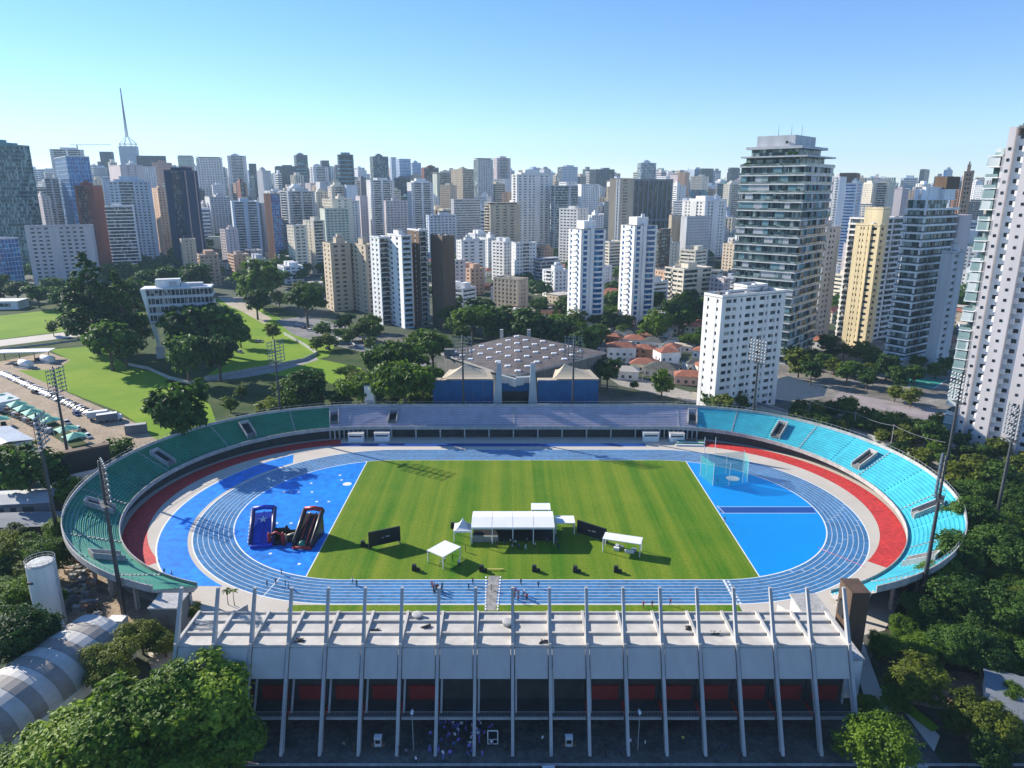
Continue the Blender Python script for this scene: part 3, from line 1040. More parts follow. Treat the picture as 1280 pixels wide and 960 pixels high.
# long yellow bench
x, y = ground_at(619, 713)
mb = MB(); mb.box(x - 1.9, x + 1.9, y - .15, y + .15, .35, .42, mat('yellow wood', (.6, .5, .15), .7)); mb.box(x - 1.6, x - 1.5, y - .12, y + .12, .02, .347, M_STEEL); mb.box(x + 1.5, x + 1.6, y - .12, y + .12, .02, .347, M_STEEL)
tag(mb.build('bench'), 'pale yellow bench on the touchline above the grey walkway', 'bench')

# inflatables on the left bend
def inflatable(label, px, py, w, d, h, rz, m1, m2, m3, lanes):
    x, y = ground_at(px, py)
    t = thing('inflatable_slide', label, 'inflatable slide', (x, y, 0.02), rz)
    mb = MB()      # sloping deck, high at the far end
    mb.hexa([(-w / 2, -d / 2, 0), (w / 2, -d / 2, 0), (w / 2, d / 2, 0), (-w / 2, d / 2, 0), (-w / 2, -d / 2, .9), (w / 2, -d / 2, .9), (w / 2, d / 2, h * .82), (-w / 2, d / 2, h * .82)], m1)
    mb.build('slide_deck', t)
    for s in (-1, 1):
        mb = MB()
        mb.tube([(s * w / 2, -d / 2 - .3, .5), (s * w / 2, -d / 2 + .2, 1.5), (s * w / 2, 0, h * .6), (s * w / 2, d / 2, h)], [.45, .5, .55, .6], 10, m2)
        mb.build('side_tube', t, smooth_=True)
    mb = MB(); mb.tube([(-w / 2, d / 2, h), (0, d / 2 + .1, h + .3), (w / 2, d / 2, h)], [.6, .6, .6], 10, m3); mb.build('top_tube', t, smooth_=True)
    mb = MB(); mb.tube([(-w / 2, -d / 2 - .6, .45), (w / 2, -d / 2 - .6, .45)], [.5, .5], 10, m3); mb.build('front_tube', t, smooth_=True)
    for i in range(lanes):
        u = -w / 2 + w * (i + 1) / (lanes + 1)
        mb = MB(); mb.tube([(u, -d / 2, 1.1), (u, 0, h * .5 + .4), (u, d / 2 - .4, h * .88)], [.14, .16, .16], 8, m3); mb.build('lane_tube', t, smooth_=True)
    return t
I_BL = mat('inflatable blue', (0.02, 0.07, 0.55), 0.4, .1); I_W = mat('inflatable white', (.75, .75, .78), .4); I_NV = mat('inflatable navy', (.01, .015, .12), .4)
I_BK = mat('inflatable black', (.02, .012, .015), .4); I_R = mat('inflatable red', (.45, .03, .025), .4); I_GN = mat('inflatable green', (.02, .2, .12), .4); I_Y = mat('inflatable cream', (.6, .5, .3), .4)
t = inflatable('tall blue inflatable slide with a white star on the left bend infield', 330, 672, 5.2, 9.0, 6.0, rad(12), I_BL, I_NV, I_BL, 1)
mb = MB()
for k in range(5):
    a = math.pi / 2 + k * 2 * math.pi / 5
    mb.face([(0, 1.4, 4.45), (.45 * math.cos(a - .6), 1.4 + .45 * math.sin(a - .6), 4.4 + .2 * math.sin(a - .6)), (1.2 * math.cos(a), 1.4 + 1.2 * math.sin(a), 4.4 + .55 * math.sin(a)), (.45 * math.cos(a + .6), 1.4 + .45 * math.sin(a + .6), 4.4 + .2 * math.sin(a + .6))], I_W)
mb.build('star', t)
mb = MB()
for j in range(9):
    mb.lathe([(0, 0), (.22, .1), (.22, .3), (0, .42)], 8, I_W, -3.1, -4 + j * .95)
    for i in range(len(mb.v) - 32, len(mb.v)):
        v = mb.v[i]; mb.v[i] = (v[0], v[1], v[2] + 1.0 + j * .5)
mb.build('side_knobs', t)
inflatable('red and black inflatable slide with cream lane ropes at the edge of the turf', 387, 675, 4.6, 8.4, 6.4, rad(-6), I_BK, I_BK, I_R, 2)
def castle(label, px, py, w, d, h, m1, m2):
    x, y = ground_at(px, py)
    t = thing('bouncy_castle', label, 'bouncy castle', (x, y, .02), rad(4))
    mb = MB(); mb.box(-w / 2, w / 2, -d / 2, d / 2, 0, .8, m1); mb.build('mattress', t)
    mb = MB(); mb.box(-w / 2 + .2, w / 2 - .2, d / 2 - .5, d / 2, .803, h * .8, m1); mb.build('back_wall', t)
    for sx in (-1, 1):
        for sy in (-1, 1):
            mb = MB(); mb.tube([(sx * w / 2, sy * d / 2, 0), (sx * w / 2, sy * d / 2, h * .85), (sx * w / 2, sy * d / 2, h)], [.42, .4, .1], 10, m1 if sy > 0 else m2); mb.build('turret', t, smooth_=True)
    mb = MB(); mb.tube([(-w / 2, -d / 2, h * .7), (0, -d / 2, h), (w / 2, -d / 2, h * .7)], [.3, .3, .3], 8, m2); mb.build('arch', t, smooth_=True)
castle('black and red bouncy castle between the two inflatable slides, left one', 348.5, 677, 3.4, 3.8, 3.6, I_BK, I_R)
castle('low dark red bouncy castle touching the red and black slide', 369, 674, 3.8, 3.2, 2.4, I_BK, I_Y)
x, y = ground_at(378, 684)
t = thing('inflatable_figure', 'small green inflatable dome in front of the red and black slide', 'inflatable', (x, y, .02))
mb = MB(); mb.lathe([(1.2, 0), (1.35, .6), (1.0, 1.3), (.5, 1.7), (0, 1.8)], 14, I_GN); mb.build('dome', t, smooth_=True)
mb = MB(); mb.lathe([(1.5, 0), (1.6, .25), (1.3, .4), (1.25, .02)], 14, I_W); mb.build('base_ring', t, smooth_=True)

# hammer cage: teal nets on slim poles
M_NET = mat('teal net', (0.03, 0.42, 0.40), 0.7)
n, l = M_NET.node_tree.nodes, M_NET.node_tree.links
tr = n.new('ShaderNodeBsdfTransparent'); mx = n.new('ShaderNodeMixShader'); mx.inputs[0].default_value = 0.42
l.new(tr.outputs[0], mx.inputs[1]); l.new(n['Principled BSDF'].outputs[0], mx.inputs[2]); l.new(mx.outputs[0], n['Material Output'].inputs['Surface'])
cg = thing('hammer_cage', 'teal netted hammer throwing cage on white poles at the far right of the infield', 'throwing cage', (0, 0, 0))
cpts = [ground_at(*p) for p in ((875, 595), (883, 593.5), (907, 592), (928, 590), (934, 602), (928, 604), (911, 607), (891, 607))]
for i, (x, y) in enumerate(cpts):
    mb = MB(); mb.tube([(x, y, .01), (x, y, 7.2)], [.09, .07], 8, M_WHITE); mb.build('pole', cg)
    if i < 7:
        a, b = cpts[i], cpts[i + 1]
        if i == 4: continue
        mb = MB(); mb.face([(*a, .1), (*b, .1), (*b, 6.9), (*a, 6.9)], M_NET); mb.build('net', cg)
mb = MB()
a, b, c_, d_ = cpts[0], cpts[3], cpts[5], cpts[7]
mb.face([(*a, .1), (*d_, .1), (*d_, 6.9), (*a, 6.9)], M_NET); mb.build('net', cg)
for (px, lab) in ((880, 'left of the two slim white flag poles by the far lanes'), (893.5, 'right of the two slim white flag poles by the far lanes')):
    x, y = ground_at(px, 566)
    mb = MB(); mb.tube([(x, y, 0), (x, y, 5.5)], [.12, .08], 8, M_WHITE); tag(mb.build('pole'), lab, 'pole')
# pile of mats near the far right lanes
x, y = ground_at(862, 556)
t = thing('mat_pile', 'green and white landing mats stacked under the far stand, near the red apron', 'landing mats', (x, y, .02), rad(-4))
for k in range(4):
    mb = MB(); mb.box(-5 + k * .4, 4.5 + k * .3, -1.5 + k * .9, -.9 + k * .9, 0, .5 + .15 * k, M_WHITE if k % 2 == 0 else I_GN); mb.build('mat', t)

# ================================================================ PEOPLE
def skin_body(pose):
    """one continuous figure grown over a jointed skeleton; 1.72 m tall, faces -y"""
    s = pose
    J = {'pel': (0, 0, .95, .15, .11), 'bel': (0, s.get('lean', 0) * .3, 1.12, .14, .10), 'che': (0, s.get('lean', 0) * .7, 1.33, .17, .11), 'nek': (0, s.get('lean', 0), 1.48, .055, .055), 'hea': (0, s.get('lean', 0) - .01, 1.58, .085, .095), 'top': (0, s.get('lean', 0), 1.68, .075, .08)}
    E = [('pel', 'bel'), ('bel', 'che'), ('che', 'nek'), ('nek', 'hea'), ('hea', 'top')]
    for sd, nm in ((-1, 'l'), (1, 'r')):
        st = s.get('stride', 0) * sd
        J['hip' + nm] = (sd * .1, 0, .88, .095, .095)
        J['kne' + nm] = (sd * .11, -st * .5 - .02, .48, .062, .062)
        J['ank' + nm] = (sd * .12, -st * .9 + .02, .09, .042, .042)
        J['toe' + nm] = (sd * .13, -st * .9 - .13, .04, .035, .03)
        E += [('pel', 'hip' + nm), ('hip' + nm, 'kne' + nm), ('kne' + nm, 'ank' + nm), ('ank' + nm, 'toe' + nm)]
        J['sho' + nm] = (sd * .2, s.get('lean', 0) * .8, 1.40, .055, .055)
        ax = s.get('arm' + nm, (.07, .04, -.28, .03, -.1, -.25))
        e = (sd * (.2 + ax[0]), s.get('lean', 0) * .8 + ax[1] + st * .3, 1.40 + ax[2])
        J['elb' + nm] = (*e, .042, .042)
        h = (e[0] + sd * ax[3], e[1] + ax[4], e[2] + ax[5])
        J['wri' + nm] = (*h, .03, .03)
        J['han' + nm] = (h[0] + sd * ax[3] * .3, h[1] + ax[4] * .3 - .02, h[2] + ax[5] * .35, .035, .022)
        E += [('che', 'sho' + nm), ('sho' + nm, 'elb' + nm), ('elb' + nm, 'wri' + nm), ('wri' + nm, 'han' + nm)]
    keys = list(J)
    me = bpy.data.meshes.new('body')
    me.from_pydata([J[k][:3] for k in keys], [(keys.index(a), keys.index(b)) for a, b in E], [])
    o = bpy.data.objects.new('body', me)
    COL.objects.link(o)
    md = o.modifiers.new('s', 'SKIN')
    md.branch_smoothing = 0.6
    sv = me.skin_vertices
    if not sv:
        import bmesh as bm_
        b = bm_.new(); b.from_mesh(me); b.verts.layers.skin.verify(); b.to_mesh(me); b.free()
        sv = me.skin_vertices
    for i, k in enumerate(keys):
        sv[0].data[i].radius = (J[k][3], J[k][4])
        sv[0].data[i].use_root = (k == 'pel')
    sb = o.modifiers.new('u', 'SUBSURF')
    sb.levels = 1
    dg = bpy.context.evaluated_depsgraph_get()
    out = bpy.data.meshes.new_from_object(o.evaluated_get(dg))
    bpy.data.objects.remove(o)
    return out
POSES = [dict(), dict(stride=.22), dict(armr=(.12, -.1, -.22, -.02, -.22, .05)), dict(stride=-.3, arml=(.05, .1, -.26, .02, -.18, -.1), lean=-.05), dict(arml=(.1, -.05, -.25, -.12, -.15, .02), armr=(.1, -.05, -.25, -.12, -.15, .02))]
BODIES = [skin_body(p) for p in POSES]
SKIN = mat('skin', (.30, .17, .11), .6); HAIR = mat('hair', (.02, .015, .012), .7)
CLOTH = {'white': (.85, .85, .88), 'black': (.02, .02, .022), 'purple': (.26, .2, .8), 'blue': (.04, .1, .35), 'red': (.4, .03, .04), 'grey': (.2, .2, .22), 'navy': (.02, .03, .1), 'yellow': (.6, .45, .1), 'green': (.05, .2, .08)}
CM = {k: mat('cloth ' + k, v, .85, .08, 4.0) for k, v in CLOTH.items()}
PCACHE = {}
def person_mesh(pose, shirt, trousers):
    key = (pose, shirt, trousers)
    if key in PCACHE:
        return PCACHE[key]
    me = BODIES[pose].copy()
    me.materials.clear()
    for m in (SKIN, CM[shirt], CM[trousers], HAIR, M_BLACK):
        me.materials.append(m)
    for p in me.polygons:
        c = p.center
        if c.z > 1.60 or (c.z > 1.52 and c.y > 0.02): k = 3
        elif c.z > 1.46: k = 0
        elif abs(c.x) > .27 and c.z < 1.2: k = 0
        elif c.z > .97: k = 1
        elif c.z > .09: k = 2
        else: k = 4
        p.material_index = k
        p.use_smooth = True
    PCACHE[key] = me
    return me
def person(x, y, shirt, trousers, label, group=None, pose=None, rz=None, z=0.0, s=1.0):
    pose = R.randrange(5) if pose is None else pose
    o = place(person_mesh(pose, shirt, trousers), 'person', None, (x, y, z), R.uniform(0, 6.28) if rz is None else rz, (s, s, s * R.uniform(.94, 1.06)))
    return tag(o, label, 'person', group)
for (px, py, sh, tr_, lab) in (
    (352, 718, 'black', 'black', 'person in black walking alone on the lanes at the left bend'),
    (345, 731, 'navy', 'black', 'person in navy on the left bend lanes, nearest the start line'),
    (334, 733, 'grey', 'black', 'person bending over at the start line on the left bend'),
    (357, 733, 'black', 'navy', 'person in dark clothes walking on the lanes right of the start line'),
    (361, 736, 'grey', 'black', 'person in grey shirt beside the fin, right of the start line'),
    (441, 730, 'white', 'black', 'person in white shirt crossing the near lanes alone on the left'),
    (446, 733, 'black', 'black', 'person in black just right of the white shirted one on the near lanes'),
    (582, 690, 'black', 'black', 'person in black standing between the askew tent and the stage'),
    (591, 731, 'navy', 'black', 'person in navy left of the grey walkway'),
    (586, 737, 'blue', 'black', 'person in blue by the fin left of the grey walkway'),
    (614, 738, 'black', 'black', 'person in black walking on the grey carpet walkway'),
    (651, 731, 'black', 'navy', 'person running on the near lanes right of the walkway'),
    (673, 735, 'black', 'black', 'lone person in black standing on the near lanes below the speakers'),
    (657, 687, 'white', 'white', 'person in white in front of the stage'),
    (804, 760, 'red', 'black', 'person in red on the near verge, leftmost of three right of the middle'),
    (815, 759, 'black', 'red', 'person in black on the near verge, middle of three'),
    (837.5, 757, 'red', 'black', 'person in red top on the near verge, rightmost of three'),
    (896.5, 604, 'black', 'black', 'person in black standing inside the hammer cage net'),
    (905.5, 653, 'black', 'grey', 'small person at the right edge of the turf'),
    (206, 718, 'black', 'grey', 'person by the lower end of the left red apron'),
    (215, 721, 'grey', 'black', 'second person near the left red apron, closer to the track')):
    x, y = ground_at(px, py)
    person(x, y, sh, tr_, lab, None, None, None, 0.03)
for j in range(11):
    x, y = ground_at(R.uniform(540, 553), R.uniform(733, 745))
    person(x, y, R.choice(['red', 'red', 'black', 'navy']), 'black', 'person in dark or red kit in the tight knot of runners left of the walkway', 'runners gathered left of the grey walkway', None, None, .03)
for j in range(11):
    x, y = ground_at(R.uniform(641, 660), R.uniform(742, 753))
    person(x, y, R.choice(['red', 'red', 'purple', 'white']), 'black', 'person in red kit in the runners lined up right of the walkway', 'runners lined up right of the grey walkway', None, None, .03)
for j in range(16):
    x, y = ground_at(R.uniform(618, 700), R.uniform(679, 688))
    person(x, y, R.choice(['navy', 'blue', 'grey', 'black', 'white']), 'black', 'person standing in the shade in front of the stage tent', 'people in front of the stage', None, None, .03)
for j in range(5):
    x, y = ground_at(R.uniform(548, 575), R.uniform(702, 714))
    person(x, y, R.choice(['white', 'grey', 'black']), 'black', 'person under the askew white tent', 'people under the askew tent', None, None, .03)
for j in range(74):       # the crowd at the entrance
    while True:
        px, py = R.gauss(577, 24), R.gauss(918, 17)
        if 533 < px < 640 and 893 < py < 952 and (py > 905 or px > 545): break
    x, y = ground_at(px, py)
    person(x, y, R.choice(['purple', 'white', 'white', 'purple', 'blue', 'black']), R.choice(['black', 'navy', 'purple']), 'person in white or purple shirt in the dense crowd before the grandstand entrance', 'crowd before the grandstand entrance', None, None, .10 if y > 89.4 else 0)
for (px, py, sh, lab) in ((430, 937, 'grey', 'person in grey left of the dark kiosk before the grandstand'), (437, 930, 'black', 'person in black standing left of the kiosk under the fins'), (443, 941, 'black', 'person in black near the kerb left of the kiosk'), (500, 944, 'black', 'person at the kerb left of the left lamp post'), (508, 946, 'grey', 'person in grey by the kerb below the left lamp post'), (524, 934, 'black', 'person in black right of the left lamp post'), (634, 938, 'black', 'person in black right of the framed sign board'), (671, 932, 'black', 'person in black walking under the eighth bay'), (678, 930, 'white', 'person in white shirt in front of the grandstand, left of the white board'), (757, 946, 'black', 'person on the street edge under the right half, left one'), (776, 946, 'navy', 'person in navy on the street edge under the right half'), (787, 934, 'white', 'person in white near the right lamp post, left one'), (806, 936, 'white', 'person in white near the right lamp post, right one'), (832, 928, 'black', 'person in black under the bay right of the right lamp post'), (853, 930, 'yellow', 'person in yellow top right of the right lamp post'), (898, 940, 'black', 'person in black in the ninth bay from the right end'), (905, 941, 'navy', 'person in navy beside another under the right bays'), (916, 938, 'black', 'person in black by the fin in the right bays'), (925, 953, 'black', 'person on the street at the lower right'), (370, 911, 'black', 'lone person deep under the left bays'), (520, 955, 'white', 'person in white on the street left of the crowd')):
    x, y = ground_at(px, py)
    person(x, y, sh, 'black', lab, None, None, None, .10 if y > 89.4 else 0)
# ================================================================ TREES
def crown_mesh(name, lobes, n, leaf, m, seed, droop=0.0):
    rr = random.Random(seed)
    v, f = [], []
    tot = sum(l[3] * l[4] for l in lobes)
    for (cx, cy, cz, rx, rz_) in lobes:
        k = int(n * rx * rz_ / tot)
        # clumps on the lobe, leaves round each clump: leaves gaps between clumps
        nc = max(5, k // 22)
        for _ in range(nc):
            th = rr.uniform(0, 2 * math.pi)
            u = rr.uniform(-0.55, 1)
            s = math.sqrt(1 - u * u)
            q = rr.uniform(0.72, 1.06)
            bx, by, bz = cx + rx * s * math.cos(th) * q, cy + rx * s * math.sin(th) * q, cz + rz_ * u * q
            cr = rx * rr.uniform(0.13, 0.24)
            for _ in range(22):
                x = bx + rr.gauss(0, cr); y = by + rr.gauss(0, cr); z = bz + rr.gauss(0, cr * .55)
                # leaf spray: a bent quad facing roughly outwards and up
                nx, ny, nz = (x - cx) / rx * .8 + rr.gauss(0, .5), (y - cy) / rx * .8 + rr.gauss(0, .5), (z - cz) / rz_ * .8 + .8 + rr.gauss(0, .5)
                nn = Vector((nx, ny, nz)).normalized()
                a = nn.orthogonal().normalized()
                a = Matrix.Rotation(rr.uniform(0, 6.28), 3, nn) @ a
                b = nn.cross(a)
                L = leaf * rr.uniform(.6, 1.35)
                W = L * .62
                i = len(v)
                c = Vector((x, y, z))
                v += [tuple(c - a * L), tuple(c - b * W + nn * L * .15), tuple(c + a * L - nn * L * .1), tuple(c + b * W + nn * L * .15)]
                f.append((i, i + 1, i + 2, i + 3))
    me = bpy.data.meshes.new(name)
    me.from_pydata(v, [], f)
    me.materials.append(m)
    return me

L_GREEN = leaf_mat('leaf green', (0.03, 0.085, 0.008), (0.19, 0.30, 0.02))
L_DARK = leaf_mat('leaf dark green', (0.02, 0.065, 0.012), (0.12, 0.22, 0.03))
L_OLIVE = leaf_mat('leaf olive', (0.06, 0.10, 0.010), (0.24, 0.28, 0.03))
L_BRIGHT = leaf_mat('leaf bright green', (0.045, 0.12, 0.008), (0.42, 0.56, 0.06), .9)  # wide tone range paints sunlit highlights into the leaf clumps
L_LIME = leaf_mat('leaf yellow green', (0.05, 0.10, 0.008), (0.17, 0.25, 0.02))
BARK = mat('bark', (0.12, 0.09, 0.065), 0.9, 0.25, 1.5, streak=True)

def lobes_round(n, R0, H0, seed, spread=.62):
    rr = random.Random(seed)
    out = [(0, 0, H0, R0 * .62, R0 * .55), (0, 0, H0 - R0 * .45, R0 * .5, R0 * .4)]
    for i in range(n):
        a = 2 * math.pi * i / n + rr.uniform(-.4, .4)
        d = R0 * rr.uniform(.4, spread)
        r = R0 * rr.uniform(.26, .42)
        out.append((d * math.cos(a), d * math.sin(a), H0 + R0 * rr.uniform(-.62, .36), r, r * .8))
    return out
def trunk_mesh(name, H, r, branches, seed, spread=.5):
    rr = random.Random(seed)
    mb = MB()
    mb.tube([(0, 0, -.2), (rr.uniform(-.1, .1), rr.uniform(-.1, .1), H * .45), (rr.uniform(-.3, .3), rr.uniform(-.3, .3), H * .95)], [r, r * .7, r * .25], 8, BARK)
    for i in range(branches):
        a = 2 * math.pi * i / branches + rr.uniform(-.3, .3)
        z0 = H * rr.uniform(.35, .6)
        d = H * spread * rr.uniform(.6, 1)
        mb.tube([(0, 0, z0), (d * .4 * math.cos(a), d * .4 * math.sin(a), z0 + H * .18), (d * math.cos(a), d * math.sin(a), z0 + H * .38)], [r * .45, r * .3, r * .1], 6, BARK)
    return mb.mesh(name)
# prototypes have crown radius 5 m; total height in PH
PROTO = {}
def proto(key, crown, trunk, H):
    PROTO[key] = (crown, trunk, H)
def reg(key, n_lobes, H0, mtl, n, leaf, seed, H, spread=.62, flat=1.0):
    lb = lobes_round(n_lobes, 5, H0, seed, spread)
    if flat != 1.0:
        lb = [(a, b, H0 + (c - H0) * flat, r, z * flat) for a, b, c, r, z in lb]
    proto(key, crown_mesh('crown', lb, n, leaf, mtl, seed), trunk_mesh('trunk', H0 + 1, .35, 5, seed), H)
for s in range(3):
    reg(('round', s), 9, 6.2, [L_GREEN, L_GREEN, L_OLIVE][s], 2600, .50, 10 + s, 10.5)
    reg(('dark', s), 9, 6.6, L_DARK, 2600, .50, 20 + s, 11)
    reg(('lime', s), 8, 5.2, L_LIME, 2000, .5, 30 + s, 9)
    reg(('olive', s), 9, 6.0, L_OLIVE, 2400, .5, 40 + s, 10)
    reg(('flat', s), 12, 6.0, L_GREEN, 3800, .42, 50 + s, 8.5, .8, .5)
    reg(('nearB', s), 18, 6.4, L_BRIGHT, 14000, .29, 160 + s, 11, .78)
    reg(('nearG', s), 18, 6.4, L_GREEN, 17000, .24, 60 + s, 11, .78)
    reg(('nearD', s), 16, 6.6, L_DARK, 12000, .27, 70 + s, 11, .74)
    reg(('nearO', s), 16, 6.2, L_OLIVE, 12000, .26, 80 + s, 10.5, .76)
# tall layered conifer-like crowns
for s in range(2):
    rr = random.Random(90 + s)
    lb = []
    for k in range(34):
        z = 3.0 + 14.5 * (k / 33)
        w = 4.4 * (1 - (k / 33) ** 1.8) + 1.1
        a = rr.uniform(0, 6.28)
        lb.append((w * .62 * math.cos(a), w * .62 * math.sin(a), z, w * .42, w * .26))
    proto(('tall', s), crown_mesh('crown', lb, 9000, .34, L_DARK, 90 + s), trunk_mesh('trunk', 15, .5, 4, 90 + s, .2), 19)
# palms
def palm_mesh(seed):
    rr = random.Random(seed)
    mb = MB()
    for i in range(16):
        a = i * 2.4
        el = rr.uniform(.1, 1.0)
        L = rr.uniform(2.4, 3.2)
        prev = None
        for k in range(6):
            t = k / 5
            r = L * t
            z = 9 + L * (math.sin(el) * t - .75 * t * t)
            w = .42 * (1 - abs(t - .4)) * (1 if k < 5 else .2)
            c = Vector((r * math.cos(a), r * math.sin(a), z))
            sv = Vector((-math.sin(a), math.cos(a), 0)) * w
            cur = (c - sv - Vector((0, 0, w * .5)), c, c + sv - Vector((0, 0, w * .5)))
            if prev:
                mb.face([prev[0], cur[0], cur[1], prev[1]], L_GREEN)
                mb.face([prev[1], cur[1], cur[2], prev[2]], L_GREEN)
            prev = cur
    return mb.mesh('crown')
def palm_trunk():
    mb = MB(); mb.tube([(0, 0, -.1), (.1, 0, 4), (0, .1, 9)], [.25, .17, .14], 8, BARK); return mb.mesh('trunk')
for s in range(2):
    proto(('palm', s), palm_mesh(s), palm_trunk(), 11)
TREE_N = [0]
LABELS = {}
def uniq(label):
    LABELS[label] = LABELS.get(label, 0) + 1
    return label
def tree(x, y, r, kind, label, group=None, z=None, hs=1.0, name=None):
    n = 2 if kind in ('tall', 'palm') else 3
    crown, trunk, H = PROTO[(kind, TREE_N[0] % n)]
    TREE_N[0] += 1
    s = r / 5.0
    z = terrain(x, y) if z is None else z
    t = thing(name or ('palm_tree' if kind == 'palm' else 'tree'), label, 'palm tree' if kind == 'palm' else 'tree', (x, y, z - .05), R.uniform(0, 6.28), group)
    t.scale = (s, s, s * hs)
    place(crown, 'crown', t)
    place(trunk, 'trunk', t)
    return t
def tree_px(px, py, rpx, kind, label, group=None, hs=1.0):
    """crown centre seen at px, py with radius rpx"""
    H0 = {'tall': 10, 'palm': 9}.get(kind, 6.2)
    r = 5.0
    for _ in range(12):
        hc = H0 * r / 5 * hs
        D = (CAM_H - hc) / math.tan(PITCH + math.atan((py - 480) / F))
        if D > 560:
            D = min(D, 1800)
        r = rpx * depth_of(D, hc) / F
        if kind == 'palm': r = max(r, 2)
    return tree((px - 640) / F * depth_of(D, hc), D, r, kind, label, group, None, hs)

T = tree_px
# bottom left mass of crowns
T(255, 880, 62, 'nearB', 'large bright green tree against the left end of the covered grandstand')
T(180, 905, 70, 'nearB', 'broad bright green crown at the bottom left, middle of the mass')
T(95, 935, 72, 'nearB', 'broad green crown in the bottom left corner below the striped hangar', hs=.8)
T(285, 925, 48, 'nearB', 'green crown at the foot of the leftmost fins', hs=.8)
T(205, 950, 60, 'nearB', 'green crown cut by the bottom edge left of the grandstand', hs=.7)
T(20, 965, 50, 'nearB', 'green crown at the very bottom left corner', hs=.6)
T(140, 828, 34, 'nearO', 'olive green tree between the striped hangar and the grandstand', hs=.9)
T(175, 790, 26, 'nearO', 'small olive tree by the mast foot above the hangar end')
T(205, 800, 20, 'nearO', 'thin olive crown by the left corner of the grandstand')
T(235, 765, 14, 'nearO', 'small shrub-like tree under the left end of the green stand')
T(22, 790, 46, 'nearD', 'dark green tree left of the white water tank')
T(60, 745, 20, 'nearD', 'dark tree behind the white water tank')
T(20, 745, 30, 'nearG', 'mid green tree at the left edge above the dark one')
T(15, 690, 30, 'nearO', 'olive green tree at the left edge beside the dark shed')
T(52, 690, 30, 'nearG', 'bright green tree left of the green stand rim')
T(75, 660, 20, 'nearG', 'slim green tree beside the green stand below the scoreboard')
T(88, 610, 24, 'round', 'green tree below the black scoreboard')
T(30, 585, 42, 'dark', 'wide dark tree in front of the white sheds at the left edge')
T(65, 592, 26, 'dark', 'dark tree just left of the scoreboard')
T(148, 562, 22, 'dark', 'dark tree between the scoreboard and the green stand')
T(222, 512, 42, 'dark', 'wide dark round tree on the bright lawn behind the green stand', hs=1.15)
T(287, 502, 12, 'lime', 'small yellow green bush right of the wide lawn tree')
T(300, 487, 10, 'lime', 'small bright shrub by the white wall')
T(65, 407, 8, 'round', 'lone small tree on the practice field', hs=1.3)
T(113, 372, 36, 'tall', 'tall dark conifer-like tree left of the office on stilts')
T(150, 385, 30, 'tall', 'tall dark tree just right of the tallest conifer-like one')
T(135, 425, 32, 'dark', 'dark crown low in the tall clump beside the practice field')
T(155, 430, 26, 'dark', 'dark crown at the foot of the tall clump by the lawn')
T(165, 365, 24, 'dark', 'dark crown behind the tall clump')
T(236, 408, 38, 'dark', 'large dark tree in front of the office on stilts')
T(277, 406, 36, 'dark', 'large dark tree right of the office on stilts')
T(232, 440, 28, 'dark', 'lower dark crown in front of the office on stilts', hs=1.2)
T(272, 440, 26, 'dark', 'lower dark crown right of the office legs', hs=1.2)
T(210, 345, 18, 'dark', 'dark tree behind the office roof, left')
T(245, 343, 22, 'dark', 'dark tree behind the office roof, right')
T(180, 350, 16, 'dark', 'dark tree left of the office roof')
T(322, 345, 36, 'round', 'big green tree in front of the grey towers left of the beige twin blocks', hs=.9)
T(352, 328, 16, 'round', 'lighter green tree above the big one near the low cream blocks')
T(382, 368, 26, 'flat', 'flat topped dark green tree left of the beige twin blocks', hs=1.3)
T(320, 375, 20, 'dark', 'dark crown below the big green tree')
T(300, 418, 14, 'dark', 'dark small tree by the car lane left')
T(340, 410, 12, 'olive', 'olive small tree by the winding path')
T(303, 412, 10, 'lime', 'yellow green small tree by the path')
T(395, 425, 11, 'lime', 'yellow shrub crown at the bend of the white wall')
T(462, 425, 10, 'lime', 'small light tree at the foot of the white and brown tower')
T(418, 402, 12, 'palm', 'palm at the foot of the beige twin block, left')
T(440, 408, 12, 'palm', 'palm at the foot of the beige twin block, right')
T(455, 418, 11, 'palm', 'palm by the driveway under the white and brown tower')
T(385, 485, 30, 'dark', 'dark tree behind the lilac stand left of the white block')
T(360, 500, 22, 'round', 'green tree behind the far left mast')
T(335, 510, 24, 'olive', 'olive green tree at the rim of the green stand')
T(425, 500, 20, 'dark', 'dark tree just left of the small white block')
T(488, 440, 34, 'flat', 'broad flat green crown left of the gymnasium, upper', hs=1.3)
T(540, 425, 30, 'flat', 'broad flat green crown at the left corner of the gymnasium roof', hs=1.3)
T(505, 470, 40, 'flat', 'broad flat green crown left of the blue wall, lower', hs=1.3)
T(455, 478, 30, 'flat', 'flat green crown above the small white block', hs=1.3)
T(525, 500, 20, 'round', 'green tree hard against the left blue wall')
T(468, 410, 14, 'round', 'tree at the foot of the brown tower left')
T(590, 392, 26, 'flat', 'flat dark crown behind the gymnasium left', hs=1.3)
T(625, 400, 26, 'dark', 'dark tree behind the gymnasium roof, left of its peak')
T(665, 405, 28, 'dark', 'dark tree behind the gymnasium roof peak')
T(700, 410, 24, 'dark', 'dark tree behind the gymnasium roof right')
T(735, 425, 22, 'dark', 'dark tree right behind the gymnasium corner')
T(745, 412, 12, 'palm', 'palm between the gymnasium and the twin white towers')
T(762, 400, 14, 'dark', 'dark tree at the foot of the left white tower')
T(775, 398, 12, 'palm', 'palm at the foot of the right white tower')
T(765, 375, 18, 'dark', 'tree between the twin white towers')
T(822, 400, 24, 'round', 'bright round tree right of the twin white towers')
T(850, 395, 24, 'dark', 'dark tree behind the red roofed houses')
T(870, 385, 20, 'dark', 'dark tree below the pale cream block')
T(850, 375, 16, 'round', 'green tree in front of the pale cream block')
T(760, 462, 18, 'dark', 'dark tree at the right end of the gymnasium', hs=1.2)
